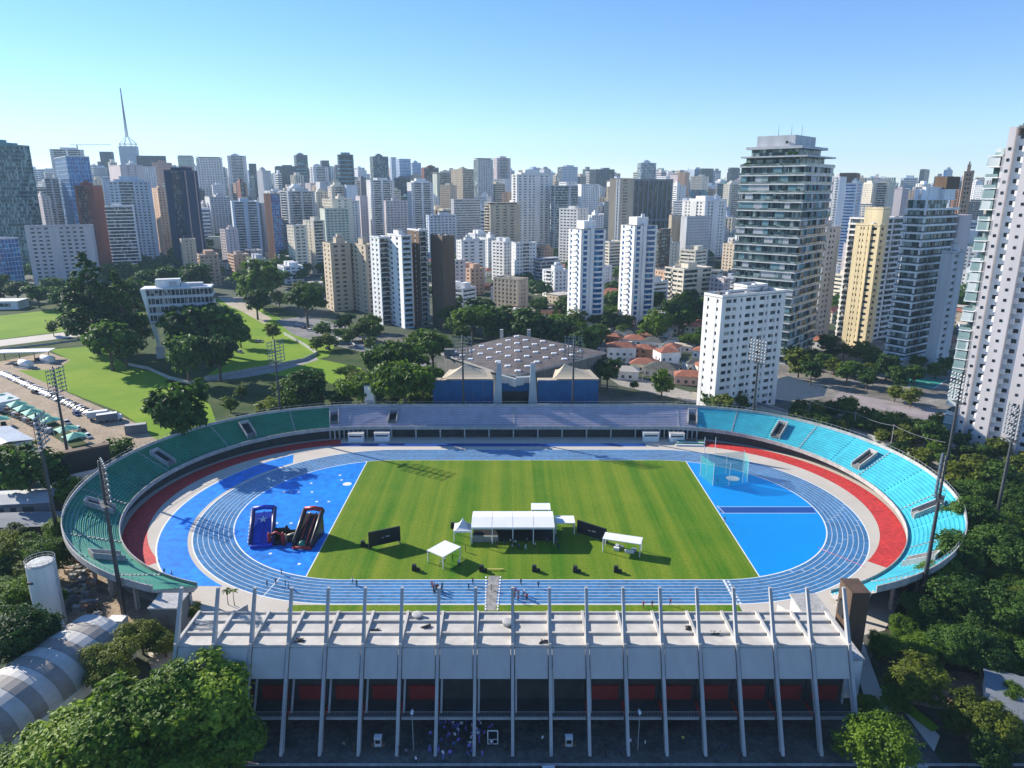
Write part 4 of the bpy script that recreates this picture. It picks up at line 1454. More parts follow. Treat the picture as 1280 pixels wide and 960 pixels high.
T(828, 474, 17, 'round', 'round green street tree below the tiled houses', hs=1.2)
T(793, 480, 7, 'olive', 'small olive street tree near the tiled houses')
T(775, 463, 6, 'round', 'tiny street tree by the gymnasium corner')
T(905, 505, 20, 'olive', 'olive green tree in front of the white apartment slab', hs=1.1)
T(890, 500, 15, 'dark', 'dark green tree left of the olive one by the turquoise stand')
T(925, 497, 14, 'round', 'green tree right of the olive one by the turquoise stand')
T(882, 483, 7, 'round', 'small hedge tree by the garden wall')
T(870, 283, 14, 'dark', 'dark round tree mid-city beside the grid block')
T(905, 292, 9, 'dark', 'dark tree left of the garden balcony tower')
T(283, 737, 6, 'palm', 'small palm by the left end of the near verge, left one')
T(291, 738, 6, 'palm', 'small palm by the left end of the near verge, right one')
# right side belt
for i, (px, py, r, k) in enumerate(((1000, 448, 20, 'round'), (1030, 400, 9, 'palm'), (1045, 420, 8, 'palm'), (985, 440, 12, 'dark'), (1015, 462, 16, 'dark'), (1035, 427, 14, 'dark'), (1090, 440, 14, 'round'), (1060, 462, 16, 'dark'), (1085, 470, 14, 'dark'), (1110, 455, 18, 'dark'), (1125, 470, 16, 'dark'), (1060, 505, 18, 'round'), (1040, 510, 14, 'dark'), (1020, 508, 15, 'olive'), (1000, 505, 11, 'olive'), (1140, 492, 14, 'round'), (1120, 488, 12, 'olive'), (1108, 525, 20, 'round'), (1135, 540, 18, 'olive'), (1165, 540, 22, 'dark'), (1175, 525, 16, 'round'), (1200, 550, 14, 'dark'), (1150, 570, 20, 'olive'), (1125, 560, 14, 'dark'), (1210, 590, 30, 'olive'), (1245, 600, 28, 'dark'), (1170, 560, 14, 'round'), (1270, 620, 24, 'dark'), (1240, 560, 10, 'lime'), (1200, 470, 7, 'dark'), (1185, 455, 12, 'dark'), (1145, 465, 14, 'dark'), (1215, 640, 32, 'nearD'), (1240, 680, 36, 'nearD'), (1268, 700, 34, 'nearD'), (1200, 690, 34, 'nearD'), (1170, 720, 26, 'nearG'), (1155, 760, 26, 'nearD'), (1200, 745, 38, 'nearD'), (1250, 760, 38, 'nearD'), (1275, 745, 20, 'nearO'), (1130, 780, 18, 'nearG'), (1105, 805, 20, 'nearG'), (1200, 800, 28, 'nearD'), (1240, 810, 24, 'nearD'), (1145, 845, 34, 'nearO'), (1100, 925, 44, 'nearG'), (1120, 870, 18, 'nearG'), (1215, 890, 32, 'nearO'), (1255, 905, 30, 'nearO'), (1270, 870, 20, 'nearG'), (1085, 880, 16, 'nearG'), (1240, 940, 26, 'nearD'), (1190, 640, 20, 'dark'))):
    desc = {'round': 'mid green', 'dark': 'dark green', 'olive': 'olive green', 'lime': 'yellow green', 'palm': 'feathery', 'nearD': 'deep green shaded', 'nearG': 'bright leafy', 'nearO': 'dusty olive'}[k]
    if py < 480: where = 'below the balcony towers'
    elif py < 560: where = 'by the boundary wall'
    elif py < 640: where = 'below the pink tower'
    elif py < 820: where = 'in the right wood'
    else: where = 'by the bottom right path'
    col = ['first', 'second', 'third', 'fourth', 'fifth', 'sixth', 'seventh', 'eighth'][min(7, max(0, int((px - 980) / 38)))]
    size = 'small' if r < 13 else ('medium' if r < 24 else 'large')
    lb = f'{size} {desc} tree {where}, {col} column from the left'
    c = LABELS.get(lb, 0)
    uniq(lb)
    if c: lb = lb.replace(' tree ', ' lower tree ' if c == 1 else ' hindmost tree ')
    T(px, py, r, k, lb)
# undergrowth of trees in the wood right of the turquoise stand, and the left edge belt
rw_ = random.Random(31)
spots = []
def belt(n, x0, x1, y0, y1, keep, lab, grp, kinds, rr0=13, rr1=24):
    k = 0
    made = []
    for _ in range(n * 30):
        px, py = rw_.uniform(x0, x1), rw_.uniform(y0, y1)
        if not keep(px, py) or any((px - a) ** 2 + ((py - b) * 1.4) ** 2 < (0.85 * c) ** 2 for a, b, c in spots): continue
        r = rw_.uniform(rr0, rr1)
        spots.append((px, py, r))
        made.append((px, T(px, py, r, rw_.choice(kinds), lab, grp, .85)))
        k += 1
        if k >= n: break
    for i, (px, t) in enumerate(sorted(made, key=lambda a: a[0])):
        t['label'] = f'{lab}, {ordinal(i)} from left'
belt(46, 1110, 1330, 600, 830, lambda x, y: x > 1215 - max(0, (y - 690)) * .85 and x > 1195 - max(0, y - 700), 'dark tree in the dense wood beyond the turquoise stand', 'trees of the dense wood', ['nearD', 'nearD', 'nearG'], 18, 30)
belt(14, 1130, 1300, 545, 620, lambda x, y: y > 545 + (1300 - x) * .0 and x > 1150 + (y - 545) * .9, 'green tree at the foot of the pink tower behind the stand', 'trees at the foot of the pink tower', ['round', 'dark', 'olive'], 12, 20)
belt(12, -30, 80, 560, 745, lambda x, y: x < 30 + (y - 560) * .1 and not (605 < y < 665), 'green tree in the belt along the left edge', 'trees along the left edge', ['nearG', 'nearD', 'nearO'], 18, 30)
belt(34, -20, 250, 322, 384, lambda x, y: y > 335 + max(0, 60 - x) * .1 and not (x < 175 and y > 372) and not (15 < x < 115 and y < 352), 'dark tree in the band behind the practice field', 'trees behind the practice field', ['dark', 'round', 'dark'], 11, 20)
belt(26, 300, 470, 335, 425, lambda x, y: y < 372 or (x > 400 and y > 398), 'tree around the park road below the beige towers', 'trees around the park road', ['dark', 'round', 'flat'], 10, 18)
belt(18, 550, 760, 378, 418, lambda x, y: True, 'dark tree in the band behind the gymnasium roof', 'trees behind the gymnasium', ['dark', 'flat', 'round'], 14, 22)
belt(18, 740, 900, 370, 430, lambda x, y: y < 415 or x > 840, 'dark tree between the twin towers and the white slab', 'trees behind the tiled houses', ['dark', 'round', 'flat'], 11, 18)
belt(26, 330, 535, 430, 512, lambda x, y: y > 480 - (x - 330) * .2 and y < 512, 'dark tree in the clump behind the lilac stand', 'trees behind the lilac stand', ['dark', 'round', 'flat'], 12, 20)
belt(22, 990, 1190, 430, 478, lambda x, y: True, 'garden tree below the balcony towers', 'garden trees below the balcony towers', ['dark', 'round', 'olive'], 9, 15)
belt(16, 985, 1190, 500, 560, lambda x, y: abs(y - (505 + (x - 985) * .22)) < 13, 'tree along the wall behind the turquoise stand', 'trees along the wall behind the turquoise stand', ['dark', 'round', 'olive'], 11, 17)
# ================================================================ GYMNASIUM
M_GROOF = mat('gymnasium roof', (.12, .10, .095), .9, .25, .25, fine=1.2)
M_GBLUE = mat('gymnasium blue wall', (0.0, .085, .24), .7, .12, .3)
M_GCON = mat('pylon concrete', (.40, .43, .45), .8, .1, .5, streak=True)
M_MEMB = mat('beige membrane', (.50, .42, .30), .85, .06, .3)
gym = thing('gymnasium', 'gymnasium with a dark diamond roof dotted with skylights and blue front walls', 'gymnasium', (0, 0, 0))
ZR = 17.0
back = ground_at(648, 418, ZR + 2); lft = ground_at(551, 441, ZR - 1); rgt = ground_at(757, 440, ZR - 1); near = ground_at(645, 468, ZR)
nl = ground_at(617, 463, ZR - .3); nr = ground_at(672, 462, ZR - .3)
cen = ((back[0] + near[0]) / 2, (back[1] + near[1]) / 2)
out = [(lft[0], lft[1], ZR - 1), (nl[0], nl[1], ZR - .3), (near[0], near[1], ZR), (nr[0], nr[1], ZR - .3), (rgt[0], rgt[1], ZR - 1), (back[0], back[1], ZR + 2)]
mb = MB()
c3 = (cen[0], cen[1], ZR + 1.6)
for i in range(6):
    a, b = out[i], out[(i + 1) % 6]
    mb.face([a, b, c3], M_GROOF)
    mb.face([(a[0], a[1], a[2] - .9), (b[0], b[1], b[2] - .9), b, a], M_CONC)
mb.build('roof', gym)
mb = MB()
for i in range(6):
    a, b = out[i], out[(i + 1) % 6]
    f = .96
    A = [cen[0] + (a[0] - cen[0]) * f, cen[1] + (a[1] - cen[1]) * f]; Bp = [cen[0] + (b[0] - cen[0]) * f, cen[1] + (b[1] - cen[1]) * f]
    mb.face([(*A, 0), (*Bp, 0), (*Bp, b[2] - .85), (*A, a[2] - .85)], M_CONCD)
mb.build('wall', gym)
sk = MB(); sk.hexa([(-1.2, -1.0, 0), (1.2, -1.0, 0), (1.2, 1.0, 0), (-1.2, 1.0, 0), (-1.0, -.8, .45), (1.0, -.8, .45), (1.0, .8, .45), (-1.0, .8, .45)], M_WHITE); sme = sk.mesh('skylight')
def inside(x, y, poly, m=2.5):
    ok = True
    for i in range(len(poly)):
        a, b = poly[i], poly[(i + 1) % len(poly)]
        cr_ = (b[0] - a[0]) * (y - a[1]) - (b[1] - a[1]) * (x - a[0])
        if cr_ / math.hypot(b[0] - a[0], b[1] - a[1]) < m: ok = False
    return ok
def roof_z(x, y):
    for i in range(6):
        a, b = out[i], out[(i + 1) % 6]
        if inside(x, y, [a, b, c3], -.01):
            v0 = Vector(b) - Vector(a); v1 = Vector(c3) - Vector(a); n_ = v0.cross(v1)
            return a[2] - (n_.x * (x - a[0]) + n_.y * (y - a[1])) / n_.z
    return ZR
for i in range(-6, 7):
    for j in range(-6, 8):
        x = cen[0] + (i + (j % 2) * .5) * 7.8
        y = cen[1] + j * 7.2
        if inside(x, y, out, 2.4):
            place(sme, 'skylight', gym, (x, y, roof_z(x, y) - .05), .1)
for (px, py) in ((627, 421), (661, 421)):
    x, y = ground_at(px, py, ZR + 1)
    mb = MB(); mb.box(x - .8, x + .8, y - .8, y + .8, ZR - 1, ZR + 4.5, M_CONC); mb.build('chimney', gym)
x, y = ground_at(562, 442, ZR - .5)
mb = MB(); mb.box(x - 2.2, x + 2.2, y - 1.5, y + 1.5, ZR - 1.2, ZR + 1.6, M_CONCD); mb.build('roof_box', gym)
YB = 252.5
for (a, b) in ((541, 617), (672, 748)):
    xa, xb = x_at(a, YB, 12), x_at(b, YB, 12)
    zt = height_at(475.5, YB)
    n_ = 6
    for k in range(n_):
        mb = MB(); u0, u1 = xa + (xb - xa) * k / n_, xa + (xb - xa) * (k + 1) / n_
        mb.box(u0 + .03, u1 - .03, YB, YB + .4, 5.2, zt, M_GBLUE); mb.build('blue_panel', gym)
    mb = MB(); mb.box(xa, xb, YB + .1, YB + .3, -.05, 5.2, M_CONCD)
    q = xa
    while q < xb:
        mb.box(q, q + .18, YB - .15, YB + .09, 2, 5.1, M_GALV); q += .8
    mb.build('lower_grille', gym)
    mb = MB(); mb.box(xa, xb, YB + .4, YB + 6, zt - .9, zt - .6, M_MEMB); mb.build('side_roof', gym)
# lobby between the pylons
zt = height_at(483, YB)
xa, xb = x_at(627, YB, 12), x_at(662, YB, 12)
mb = MB(); mb.box(xa - 1, xb + 1, YB + 2.5, YB + 3, 0, 15, M_GBLUE); mb.box(xa - 1, xb + 1, YB + 2.2, YB + 2.45, 7, 12, M_BLACK); mb.box(xa - 1, xb + 1, YB + .5, YB + 2.4, 5.4, 6.6, M_GCON); mb.build('lobby_front', gym)
# V beam at the near corner
xn = x_at(645, 254, 15)
mb = MB()
for (x0_, y0_, x1_, y1_) in ((x_at(626, 257, 15), 257, xn, 253.2), (xn, 253.2, x_at(665, 257, 15), 257)):
    mb.hexa([(x0_, y0_, 14.6), (x1_, y1_, 14.0), (x1_, y1_ + 2, 14.0), (x0_, y0_ + 2, 14.6), (x0_, y0_, 17.6), (x1_, y1_, 17.0), (x1_, y1_ + 2, 17.0), (x0_, y0_ + 2, 17.6)], M_GCON)
mb.build('corner_beam', gym)
for s, pxt, pxb in ((-1, 624, 621), (1, 666, 666)):
    yb = 249.5
    xt, xb_ = x_at(pxt, 254, 22), x_at(pxb, yb, 6)
    mb = MB()
    w0, w1 = 2.1, .9
    zt = height_at(453, 254)
    mb.hexa([(xb_ - w0, yb, 0), (xb_ + w0, yb, 0), (xb_ + w0, yb + 3, 0), (xb_ - w0, yb + 3, 0), (xt - w1 * .8, 253, zt), (xt + w1 * .8, 253, zt), (xt + w1 * .8, 254.2, zt), (xt - w1 * .8, 254.2, zt)], M_GCON)
    mb.build('pylon', gym)
# membranes
for (pk, a, b) in (((582, 454), 551, 617), ((706, 454), 690, 749)):
    yk = 262
    xk = x_at(pk[0], yk, 18); zk = height_at(pk[1], yk)
    xa, xb = x_at(a, 253.5, 14), x_at(b, 253.5, 14)
    zb = height_at(474, 253.5)
    mb = MB()
    base = [(xa, 253.6, zb), (xb, 253.6, zb), (xb - 2, 268, zb), (xa + 2, 268, zb)]
    N = 5
    for i in range(4):
        A, Bq = Vector(base[i]), Vector(base[(i + 1) % 4])
        K = Vector((xk, yk, zk))
        for j in range(N):
            def q(P_, f):
                v = P_.lerp(K, f); v.z = P_.z + (K.z - P_.z) * f ** 1.7; return v
            mb.face([q(A, j / N), q(Bq, j / N), q(Bq, (j + 1) / N), q(A, (j + 1) / N)] if j < N - 1 else [q(A, j / N), q(Bq, j / N), K], M_MEMB)
    mb.build('membrane_roof', gym)
# small white block left, behind the stand
x = x_at(462, 250, 8)
t = thing('white_block', 'small slim white block behind the lilac stand left of the gymnasium', 'building', (x, 250, 0))
mb = MB(); mb.box(-1.7, 1.7, 0, 3, 0, height_at(483, 250), M_WHITE); mb.build('wall', t)
mb = MB(); mb.box(-1.2, 1.2, -.06, -.004, 5, 10, mat('pale panel', (.45, .5, .52), .5)); mb.build('panel', t)
mb = MB(); mb.box(-1.9, 1.9, -.1, 3.1, height_at(483, 250) + .003, height_at(483, 250) + .3, M_CONC); mb.build('roof', t)
# ================================================================ BUILDINGS
GL = glass_mat('window glass')
GLB = glass_mat('blue curtain glass', (0.01, .09, .28), (.02, .16, .42), (.08, .36, .6), share=.9)
GLT = glass_mat('teal balcony glass', (.02, .05, .05), (.09, .15, .15), (.3, .38, .36), (1.6, 1.6, 3.4), .75, .32)
GLD = glass_mat('dark tinted glass', (.008, .012, .02), (.02, .03, .045), (.12, .13, .14), share=.9)
WALLC = {
 'white': (.84, .84, .83), 'offwhite': (.76, .75, .72), 'cream': (.74, .67, .53), 'beige': (.58, .47, .34), 'sand': (.52, .43, .31),
 'grey': (.52, .53, .54), 'darkgrey': (.18, .2, .22), 'bluegrey': (.52, .60, .68), 'brown': (.15, .095, .06), 'redbrown': (.23, .075, .05),
 'pink': (.50, .33, .29), 'palepink': (.64, .55, .54), 'peach': (.58, .37, .24), 'yellow': (.78, .65, .40), 'navy': (.03, .045, .09), 'teal': (.16, .3, .33), 'black': (.03, .03, .035), 'orange': (.45, .22, .12), 'palegreen': (.56, .6, .5), 'brick': (.3, .1, .07)}
CW = {}
def wall(c):
    if c not in CW:
        CW[c] = mat('wall ' + c, WALLC[c], .85, .10, .25, streak=True)
    return CW[c]
M_RF = mat('flat roof', (.24, .235, .23), .9, .2, .3)

def side_dims(side, w, d):
    return w if side in (0, 3) else d
def sbox(mb, side, w, d, u0, u1, z0, z1, t0, t1, m, skip=True):
    """box on a facade: u along it, t outwards from the glass line"""
    if side == 0: mb.box(u0, u1, -d / 2 - t1, -d / 2 - t0, z0, z1, m, 'k' if skip else '')
    elif side == 3: mb.box(-u1, -u0, d / 2 + t0, d / 2 + t1, z0, z1, m, 'f' if skip else '')
    elif side == 1: mb.box(-w / 2 - t1, -w / 2 - t0, -u1, -u0, z0, z1, m, 'r' if skip else '')
    else: mb.box(w / 2 + t0, w / 2 + t1, u0, u1, z0, z1, m, 'l' if skip else '')
def parse(s, L):
    toks = []
    rep = 1
    parts = s.split('|')
    seq = []
    for p in parts:
        p = p.strip()
        if p[0].isdigit() and '*' in p:
            n, q = p.split('*', 1)
            seq += q.split() * int(n)
        else:
            seq += p.split()
    tot = sum(float(q[1:]) for q in seq)
    out, u = [], -L / 2
    for q in seq:
        a = float(q[1:]) / tot * L
        out.append((q[0], u, u + a))
        u += a
    return out
def facade(mb, side, w, d, h, fh, spec, wm, wm2, parent=None, hi=False, wr=.5, z0=0.0):
    L = side_dims(side, w, d)
    cols = parse(spec, L)
    nf = max(1, int(round((h - z0) / fh)))
    fh = (h - z0) / nf
    th = .38
    # spandrels over runs of window columns
    runs, cur = [], None
    for k, a, b in cols:
        if k in 'wsc':
            if cur and abs(cur[1] - a) < 1e-6: cur[1] = b; cur[2] |= (k == 'w')
            else:
                cur = [a, b, k == 'w']; runs.append(cur)
        else: cur = None
    for a, b, hasw in runs:
        if not hasw: continue
        sill = fh * (1 - wr)
        for f in range(nf):
            zb = z0 + f * fh - (sill * .35 if f else 0)
            zt = z0 + f * fh + sill * .65
            sbox(mb, side, w, d, a, b, zb, zt, 0, th - .06, wm)
        sbox(mb, side, w, d, a, b, h - sill * .35, h, 0, th - .06, wm)
    for i, (k, a, b) in enumerate(cols):
        aa = a - (th if (i == 0 and side in (0, 3)) else 0)
        bb = b + (th if (i == len(cols) - 1 and side in (0, 3)) else 0)
        if k == 's': sbox(mb, side, w, d, aa, bb, 0, h, 0, th, wm)
        elif k == 'c': sbox(mb, side, w, d, aa, bb, 0, h, 0, th + .02, wm2)
        elif k == 'C': sbox(mb, side, w, d, aa, bb, 0, h + .6, 0, th + .5, wm2)
        elif k == 'g':
            for f in range(nf + 1):
                z = z0 + f * fh
                sbox(mb, side, w, d, a, b, max(0, z - .15), min(h, z + .2), 0, .1, wm2)
            n = max(1, int((b - a) / 3))
            for q in range(n + 1):
                u = a + (b - a) * q / n
                sbox(mb, side, w, d, max(a, u - .09), min(b, u + .09), 0, h, 0, .14, wm2)
        elif k == 'h':       # thin horizontal slabs and glass
            for f in range(nf + 1):
                z = z0 + f * fh
                sbox(mb, side, w, d, a, b, max(0, z - .25), min(h, z + .55), 0, .5, wm)
        elif k in 'bB':
            out = 1.5 if k == 'B' else 1.1
            if hi:
                bm = MB()
                sbox(bm, side, w, d, a + .1, b - .1, -.2, 0, 0, out, wm, False)
                sbox(bm, side, w, d, a + .1, b - .1, .003, 1.0, out - .12, out, wm2, False)
                sbox(bm, side, w, d, a + .1, a + .22, .003, 1.0, 0, out - .123, wm2, False)
                sbox(bm, side, w, d, b - .22, b - .1, .003, 1.0, 0, out - .123, wm2, False)
                me = bm.mesh('balcony')
                for f in range(nf):
                    place(me, 'balcony', parent, (0, 0, z0 + f * fh + .35))
                for f in range(nf):
                    sbox(mb, side, w, d, a, b, z0 + f * fh + fh - .25, z0 + f * fh + fh + .1 if f < nf - 1 else h, 0, .2, wm)
                sbox(mb, side, w, d, a, a + .3, 0, h, 0, th - .03, wm); sbox(mb, side, w, d, b - .3, b, 0, h, 0, th - .03, wm)
            else:
                for f in range(nf):
                    sbox(mb, side, w, d, a + .1, b - .1, z0 + f * fh + .15, z0 + f * fh + 1.15, 0, out, wm)
AUTO = {
 'punch': lambda L: f"s1 | {max(1, int(L / 3.4))}*w1.5 s1.7",
 'punch2': lambda L: f"s1.2 | {max(1, int(L / 4.6))}*w2.3 s1.1",
 'band': lambda L: f"s.6 w{max(2, L - 1.2):.1f} s.6",
 'fins': lambda L: f"| {max(2, int(L / 2.0))}*s.7 w1.1 | s.7"[1:].strip(),
 'glass': lambda L: "g10",
 'slabs': lambda L: "h10",
 'balc': lambda L: f"s1.5 w1.4 s.8 b{max(3, L * .35):.1f} s.8 w1.4 s1.5",
 'balc2': lambda L: f"s1 w1.3 s.6 b{max(2, L * .22):.1f} s2 b{max(2, L * .22):.1f} s.6 w1.3 s1",
 'solid': lambda L: "s10",
 'side': lambda L: "s3 w1 s2 w1 s3",
 'core': lambda L: f"s2 w1.2 s1 w1.2 C{max(1.5, L * .12):.1f} w1.2 s1 w1.2 s2",
}
def facade_spec(s, L):
    if s in AUTO:
        return AUTO[s](L)
    return s
NB = [0]
BUILT = []
def box_building(cx, cy, w, d, h, yaw, fs, rs, col, label, col2=None, glass=None, fh=3.1, z=None, hi=False, top='box', wr=.44, cat='apartment building', name='apartment_building', group=None, back=None):
    z = terrain(cx, cy) if z is None else z
    t = thing(name, label, cat, (cx, cy, z - .1), yaw, group)
    glass = glass or GL
    wm, wm2 = wall(col), wall(col2 or col)
    mb = MB()
    mb.box(-w / 2, w / 2, -d / 2, d / 2, 0, h - .05, glass, 'tb')
    o = mb.build('window_glass', t)
    mb = MB()
    specs = {0: facade_spec(fs, w), 2: facade_spec(rs, d), 1: facade_spec(back or rs, d), 3: facade_spec(back or fs, w)}
    for s in (0, 1, 2, 3):
        if s == 3 and not hi and cy > 700:
            sbox(mb, 3, w, d, -w / 2 - .38, w / 2 + .38, 0, h, 0, .38, wm)
            continue
        facade(mb, s, w, d, h, fh, specs[s], wm, wm2, t, hi and s in (0, 2), wr)
    mb.build('wall', t)
    rm = MB()
    e = .42
    rm.box(-w / 2 - e, w / 2 + e, -d / 2 - e, d / 2 + e, h, h + .25, M_RF)
    for (a, b, c, q) in ((-w / 2 - e, w / 2 + e, -d / 2 - e, -d / 2 - e + .3), (-w / 2 - e, w / 2 + e, d / 2 + e - .3, d / 2 + e), (-w / 2 - e, -w / 2 - e + .3, -d / 2 - e + .3, d / 2 + e - .3), (w / 2 + e - .3, w / 2 + e, -d / 2 - e + .3, d / 2 + e - .3)):
        rm.box(a, b, c, q, h + .25, h + 1.15, wm, 'b')
    rf = rm.build('roof', t)
    rr = random.Random(int(abs(cx) * 13 + abs(cy) * 7 + h * 3))
    if top == 'box':
        a, b = w * rr.uniform(.28, .5), d * rr.uniform(.3, .55)
        ox, oy = rr.uniform(-.15, .15) * w, rr.uniform(-.1, .15) * d
        hh = rr.uniform(3, 5.5)
        bm = MB(); bm.box(ox - a / 2, ox + a / 2, oy - b / 2, oy + b / 2, h + .25, h + hh, wm)
        bm.box(ox - a / 2 - .2, ox + a / 2 + .2, oy - b / 2 - .2, oy + b / 2 + .2, h + hh, h + hh + .25, M_RF)
        if rr.random() < .6:
            bm.box(ox - a / 4, ox + a / 5, oy - b / 4, oy + b / 4, h + hh + .25, h + hh + 2.2, wm)
        bm.build('roof_house', rf)
        if rr.random() < .4:
            bm = MB(); bm.tube([(ox, oy, h + hh), (ox, oy, h + hh + rr.uniform(4, 9))], [.18, .08], 5, M_STEEL); bm.build('antenna', rf)
    elif top == 'step':
        bm = MB()
        bm.box(-w * .36, w * .36, -d * .36, d * .36, h + .25, h + 3.4, wm); bm.box(-w * .2, w * .22, -d * .22, d * .22, h + 3.4, h + 6.6, wm)
        bm.build('roof_house', rf)
    elif top == 'twin':
        bm = MB()
        for s in (-1, 1):
            bm.box(s * w * .27 - w * .13, s * w * .27 + w * .13, -d * .2, d * .3, h + .25, h + 4.2, wm)
        bm.build('roof_house', rf)
    elif top == 'cap':
        bm = MB()
        bm.box(-w * .42, w * .42, -d * .42, d * .42, h + .25, h + 2.6, glass); bm.box(-w / 2 - .6, w / 2 + .6, -d / 2 - .6, d / 2 + .6, h + 2.6, h + 3.2, wm)
        bm.build('roof_house', rf)
    # small plant on the roof: tanks, vents
    if hi or cy < 900:
        for _ in range(rr.randint(2, 5)):
            a, b = rr.uniform(-.42, .42) * w, rr.uniform(-.42, .42) * d
            s_ = rr.uniform(.4, .9)
            bm = MB(); bm.box(a - s_, a + s_, b - s_, b + s_, h + .25, h + .25 + s_ * 1.6, rr.choice([M_GALV, M_WHITE, M_CONCD])); bm.build('roof_plant', rf)
    NB[0] += 1
    BUILT.append((cx, cy, max(w, d)))
    return t

def solve(pxl, pxc, pxr, D, yaw, zt):
    """near corner at px pxc, faces running left (front) and right"""
    c, s = math.cos(yaw), math.sin(yaw)
    Zc = depth_of(D, zt)
    X = (pxc - 640) / F * Zc
    kc = math.cos(PITCH)
    kl, kr = (pxl - 640) / F, (pxr - 640) / F
    w = (X - kl * Zc) / (c - kl * s * kc) if pxl < pxc else 0
    # point P - w*(c, s)
    d = (kr * Zc - X) / (-s - kr * c * kc) if pxr > pxc else 0
    return X, D, w, d

def B(pxl, pxc, pxr, ytop, D, yaw_deg, fs, rs, col, label, mind=8, maxd=60, **kw):
    yaw = rad(yaw_deg)
    zt = height_at(ytop, D)
    X, Y, w, d = solve(pxl, pxc, pxr, D, yaw, zt)
    if w <= 0 or w > maxd * 1.6: w = 14 if w <= 0 else maxd * 1.6
    if d <= 0 or d > maxd: d = max(w * .7, mind) if d <= 0 else maxd
    w, d = max(w, 4), max(d, 4)
    c, s = math.cos(yaw), math.sin(yaw)
    cx = X - w / 2 * c + d / 2 * (-s)
    cy = Y - w / 2 * s + d / 2 * c
    z = terrain(cx, cy)
    h = zt - z + .1
    return box_building(cx, cy, w, d, h, yaw, fs, rs, col, label, **kw)

# ---- near and named buildings, left to right ------------------------------------------------
# far left green glass tower with stepped crown
B(-60, 14, 36, 182, 760, -12, 'slabs', 'slabs', 'teal', 'green glass tower at the left edge with a stepped crown', glass=GLT, top='step', fh=4)
B(-50, -8, 22, 300, 640, -20, 'glass', 'glass', 'bluegrey', 'pale blue glass block below the green tower at the left edge', glass=GLB, top='none', fh=4)
B(57, 62, 104, 187, 1250, -62, 'punch', 'balc2', 'offwhite', 'tall white ribbed tower with roof clutter behind the bright blue glass tower', top='twin')
t = B(68, 82, 111, 196, 930, -50, 'glass', 'glass', 'bluegrey', 'bright blue mirror glass tower with a pale cyan edge, behind the red brown tower', glass=GLB, top='none', fh=5)
B(93, 115, 127, 233, 800, -8, 's2 b9 s2 b1 s3', 'solid', 'redbrown', 'brown red tower with white balconies, just right of the blue glass tower', col2='white', top='box')
B(53, 56, 72, 224, 960, -60, 'punch', 'b5 s2 b5', 'grey', 'grey tower with round dark balconies between the green tower and the blue glass one', top='none')
B(42, 52, 62, 246, 880, -50, 'punch', 'punch', 'palepink', 'low pinkish block in front of the round balcony tower', top='box')
t = B(15, 31, 113, 284, 632, -68, 's4 w1 s2 s3', 's2 | 3*w1.5 s1.3 | s.6 c2 s.6 | 4*w1.5 s1.3 | s2', 'palepink', 'wide twelve storey pale block with rows of small windows above the practice field', wr=.42, fh=3.6, hi=False, top='none')
B(131, 134, 186, 228, 800, -70, 'side', 's1 | 2*w1.2 s1 | b7 s1 | 3*w1.2 s1.1', 'bluegrey', 'broad pale blue tower with a column of dark balconies and square windows', top='step')
B(136, 150, 178, 207, 1000, -50, 'solid', 'side', 'palepink', 'pinkish roof block rising behind the broad pale blue tower', top='none')
B(190, 197, 206, 236, 900, -55, 'side', 'punch', 'peach', 'slim peach tower wedged beside the navy tower', top='box')
B(205, 226, 246, 214, 780, -6, 's4 b5 s1', 's1 C.3 s3 C.3 s1', 'navy', 'navy tower with white balcony ends and pink side walls', col2='pink', top='twin')
B(226, 229, 240, 209, 800, -20, 'solid', 'solid', 'pink', 'pink stair shaft standing against the navy tower', top='none')
# far skyline, left
B(122, 124, 140, 190, 2100, -75, 'glass', 'glass', 'darkgrey', 'dark boxy tower on the skyline left of the antenna building', glass=GLD, top='none')
pb = B(145, 148, 171, 183, 2000, -75, 'fins', 'fins', 'bluegrey', 'skyline building that carries the tall lattice antenna', top='none', cat='office building', name='office_building')
B(163, 170, 207, 195, 1700, -72, 'glass', 'glass', 'darkgrey', 'long flat topped dark slab right of the antenna building', glass=GLD, top='none')
B(184, 190, 214, 204, 1300, -68, 'punch', 'fins', 'pink', 'pinkish block with a small roof house before the dark slab', top='box')
B(172, 176, 193, 209, 1250, -70, 'punch', 'punch', 'offwhite', 'pale block in front of the long dark slab', top='none')
B(218, 222, 241, 196, 1700, -72, 'solid', 'fins', 'palegreen', 'blank pale tower with a thin flat cap on the left skyline', top='cap')
B(241, 245, 277, 198, 1400, -70, 'punch', 'punch2', 'offwhite', 'pale gridded tower with a dark flat top on the left skyline', top='cap')
B(280, 284, 307, 195, 1600, -72, 'balc', 'balc', 'offwhite', 'pale tower with a small antenna room, third from the antenna building', top='box')
B(308, 311, 320, 205, 1900, -70, 'glass', 'glass', 'darkgrey', 'thin dark block on the skyline above the grey slabs', glass=GLD, top='none')
B(244, 253, 262, 255, 1150, -45, 'band', 'solid', 'white', 'white striped office block below the gridded tower', top='box', cat='office building')
B(256, 262, 288, 247, 1100, -62, 'solid', 'punch2', 'grey', 'grey office slab with a white roof parapet behind the round trees', top='box', cat='office building')
B(288, 290, 323, 253, 900, -68, 'side', 's1 b4 s2 b4 s1', 'bluegrey', 'blue grey tower with two columns of dark balconies', top='box')
B(296, 300, 306, 228, 1150, -60, 'punch', 'glass', 'redbrown', 'narrow block with a red roof box on the left skyline', glass=GLT, top='box')
B(309, 327, 331, 255, 930, -20, 'punch', 'solid', 'palepink', 'pink beige block with small windows beside the dark balconied tower', top='none')
B(321, 328, 338, 214, 1100, -45, 'solid', 'side', 'grey', 'tall grey blank sided tower over the orange and blue block', top='box')
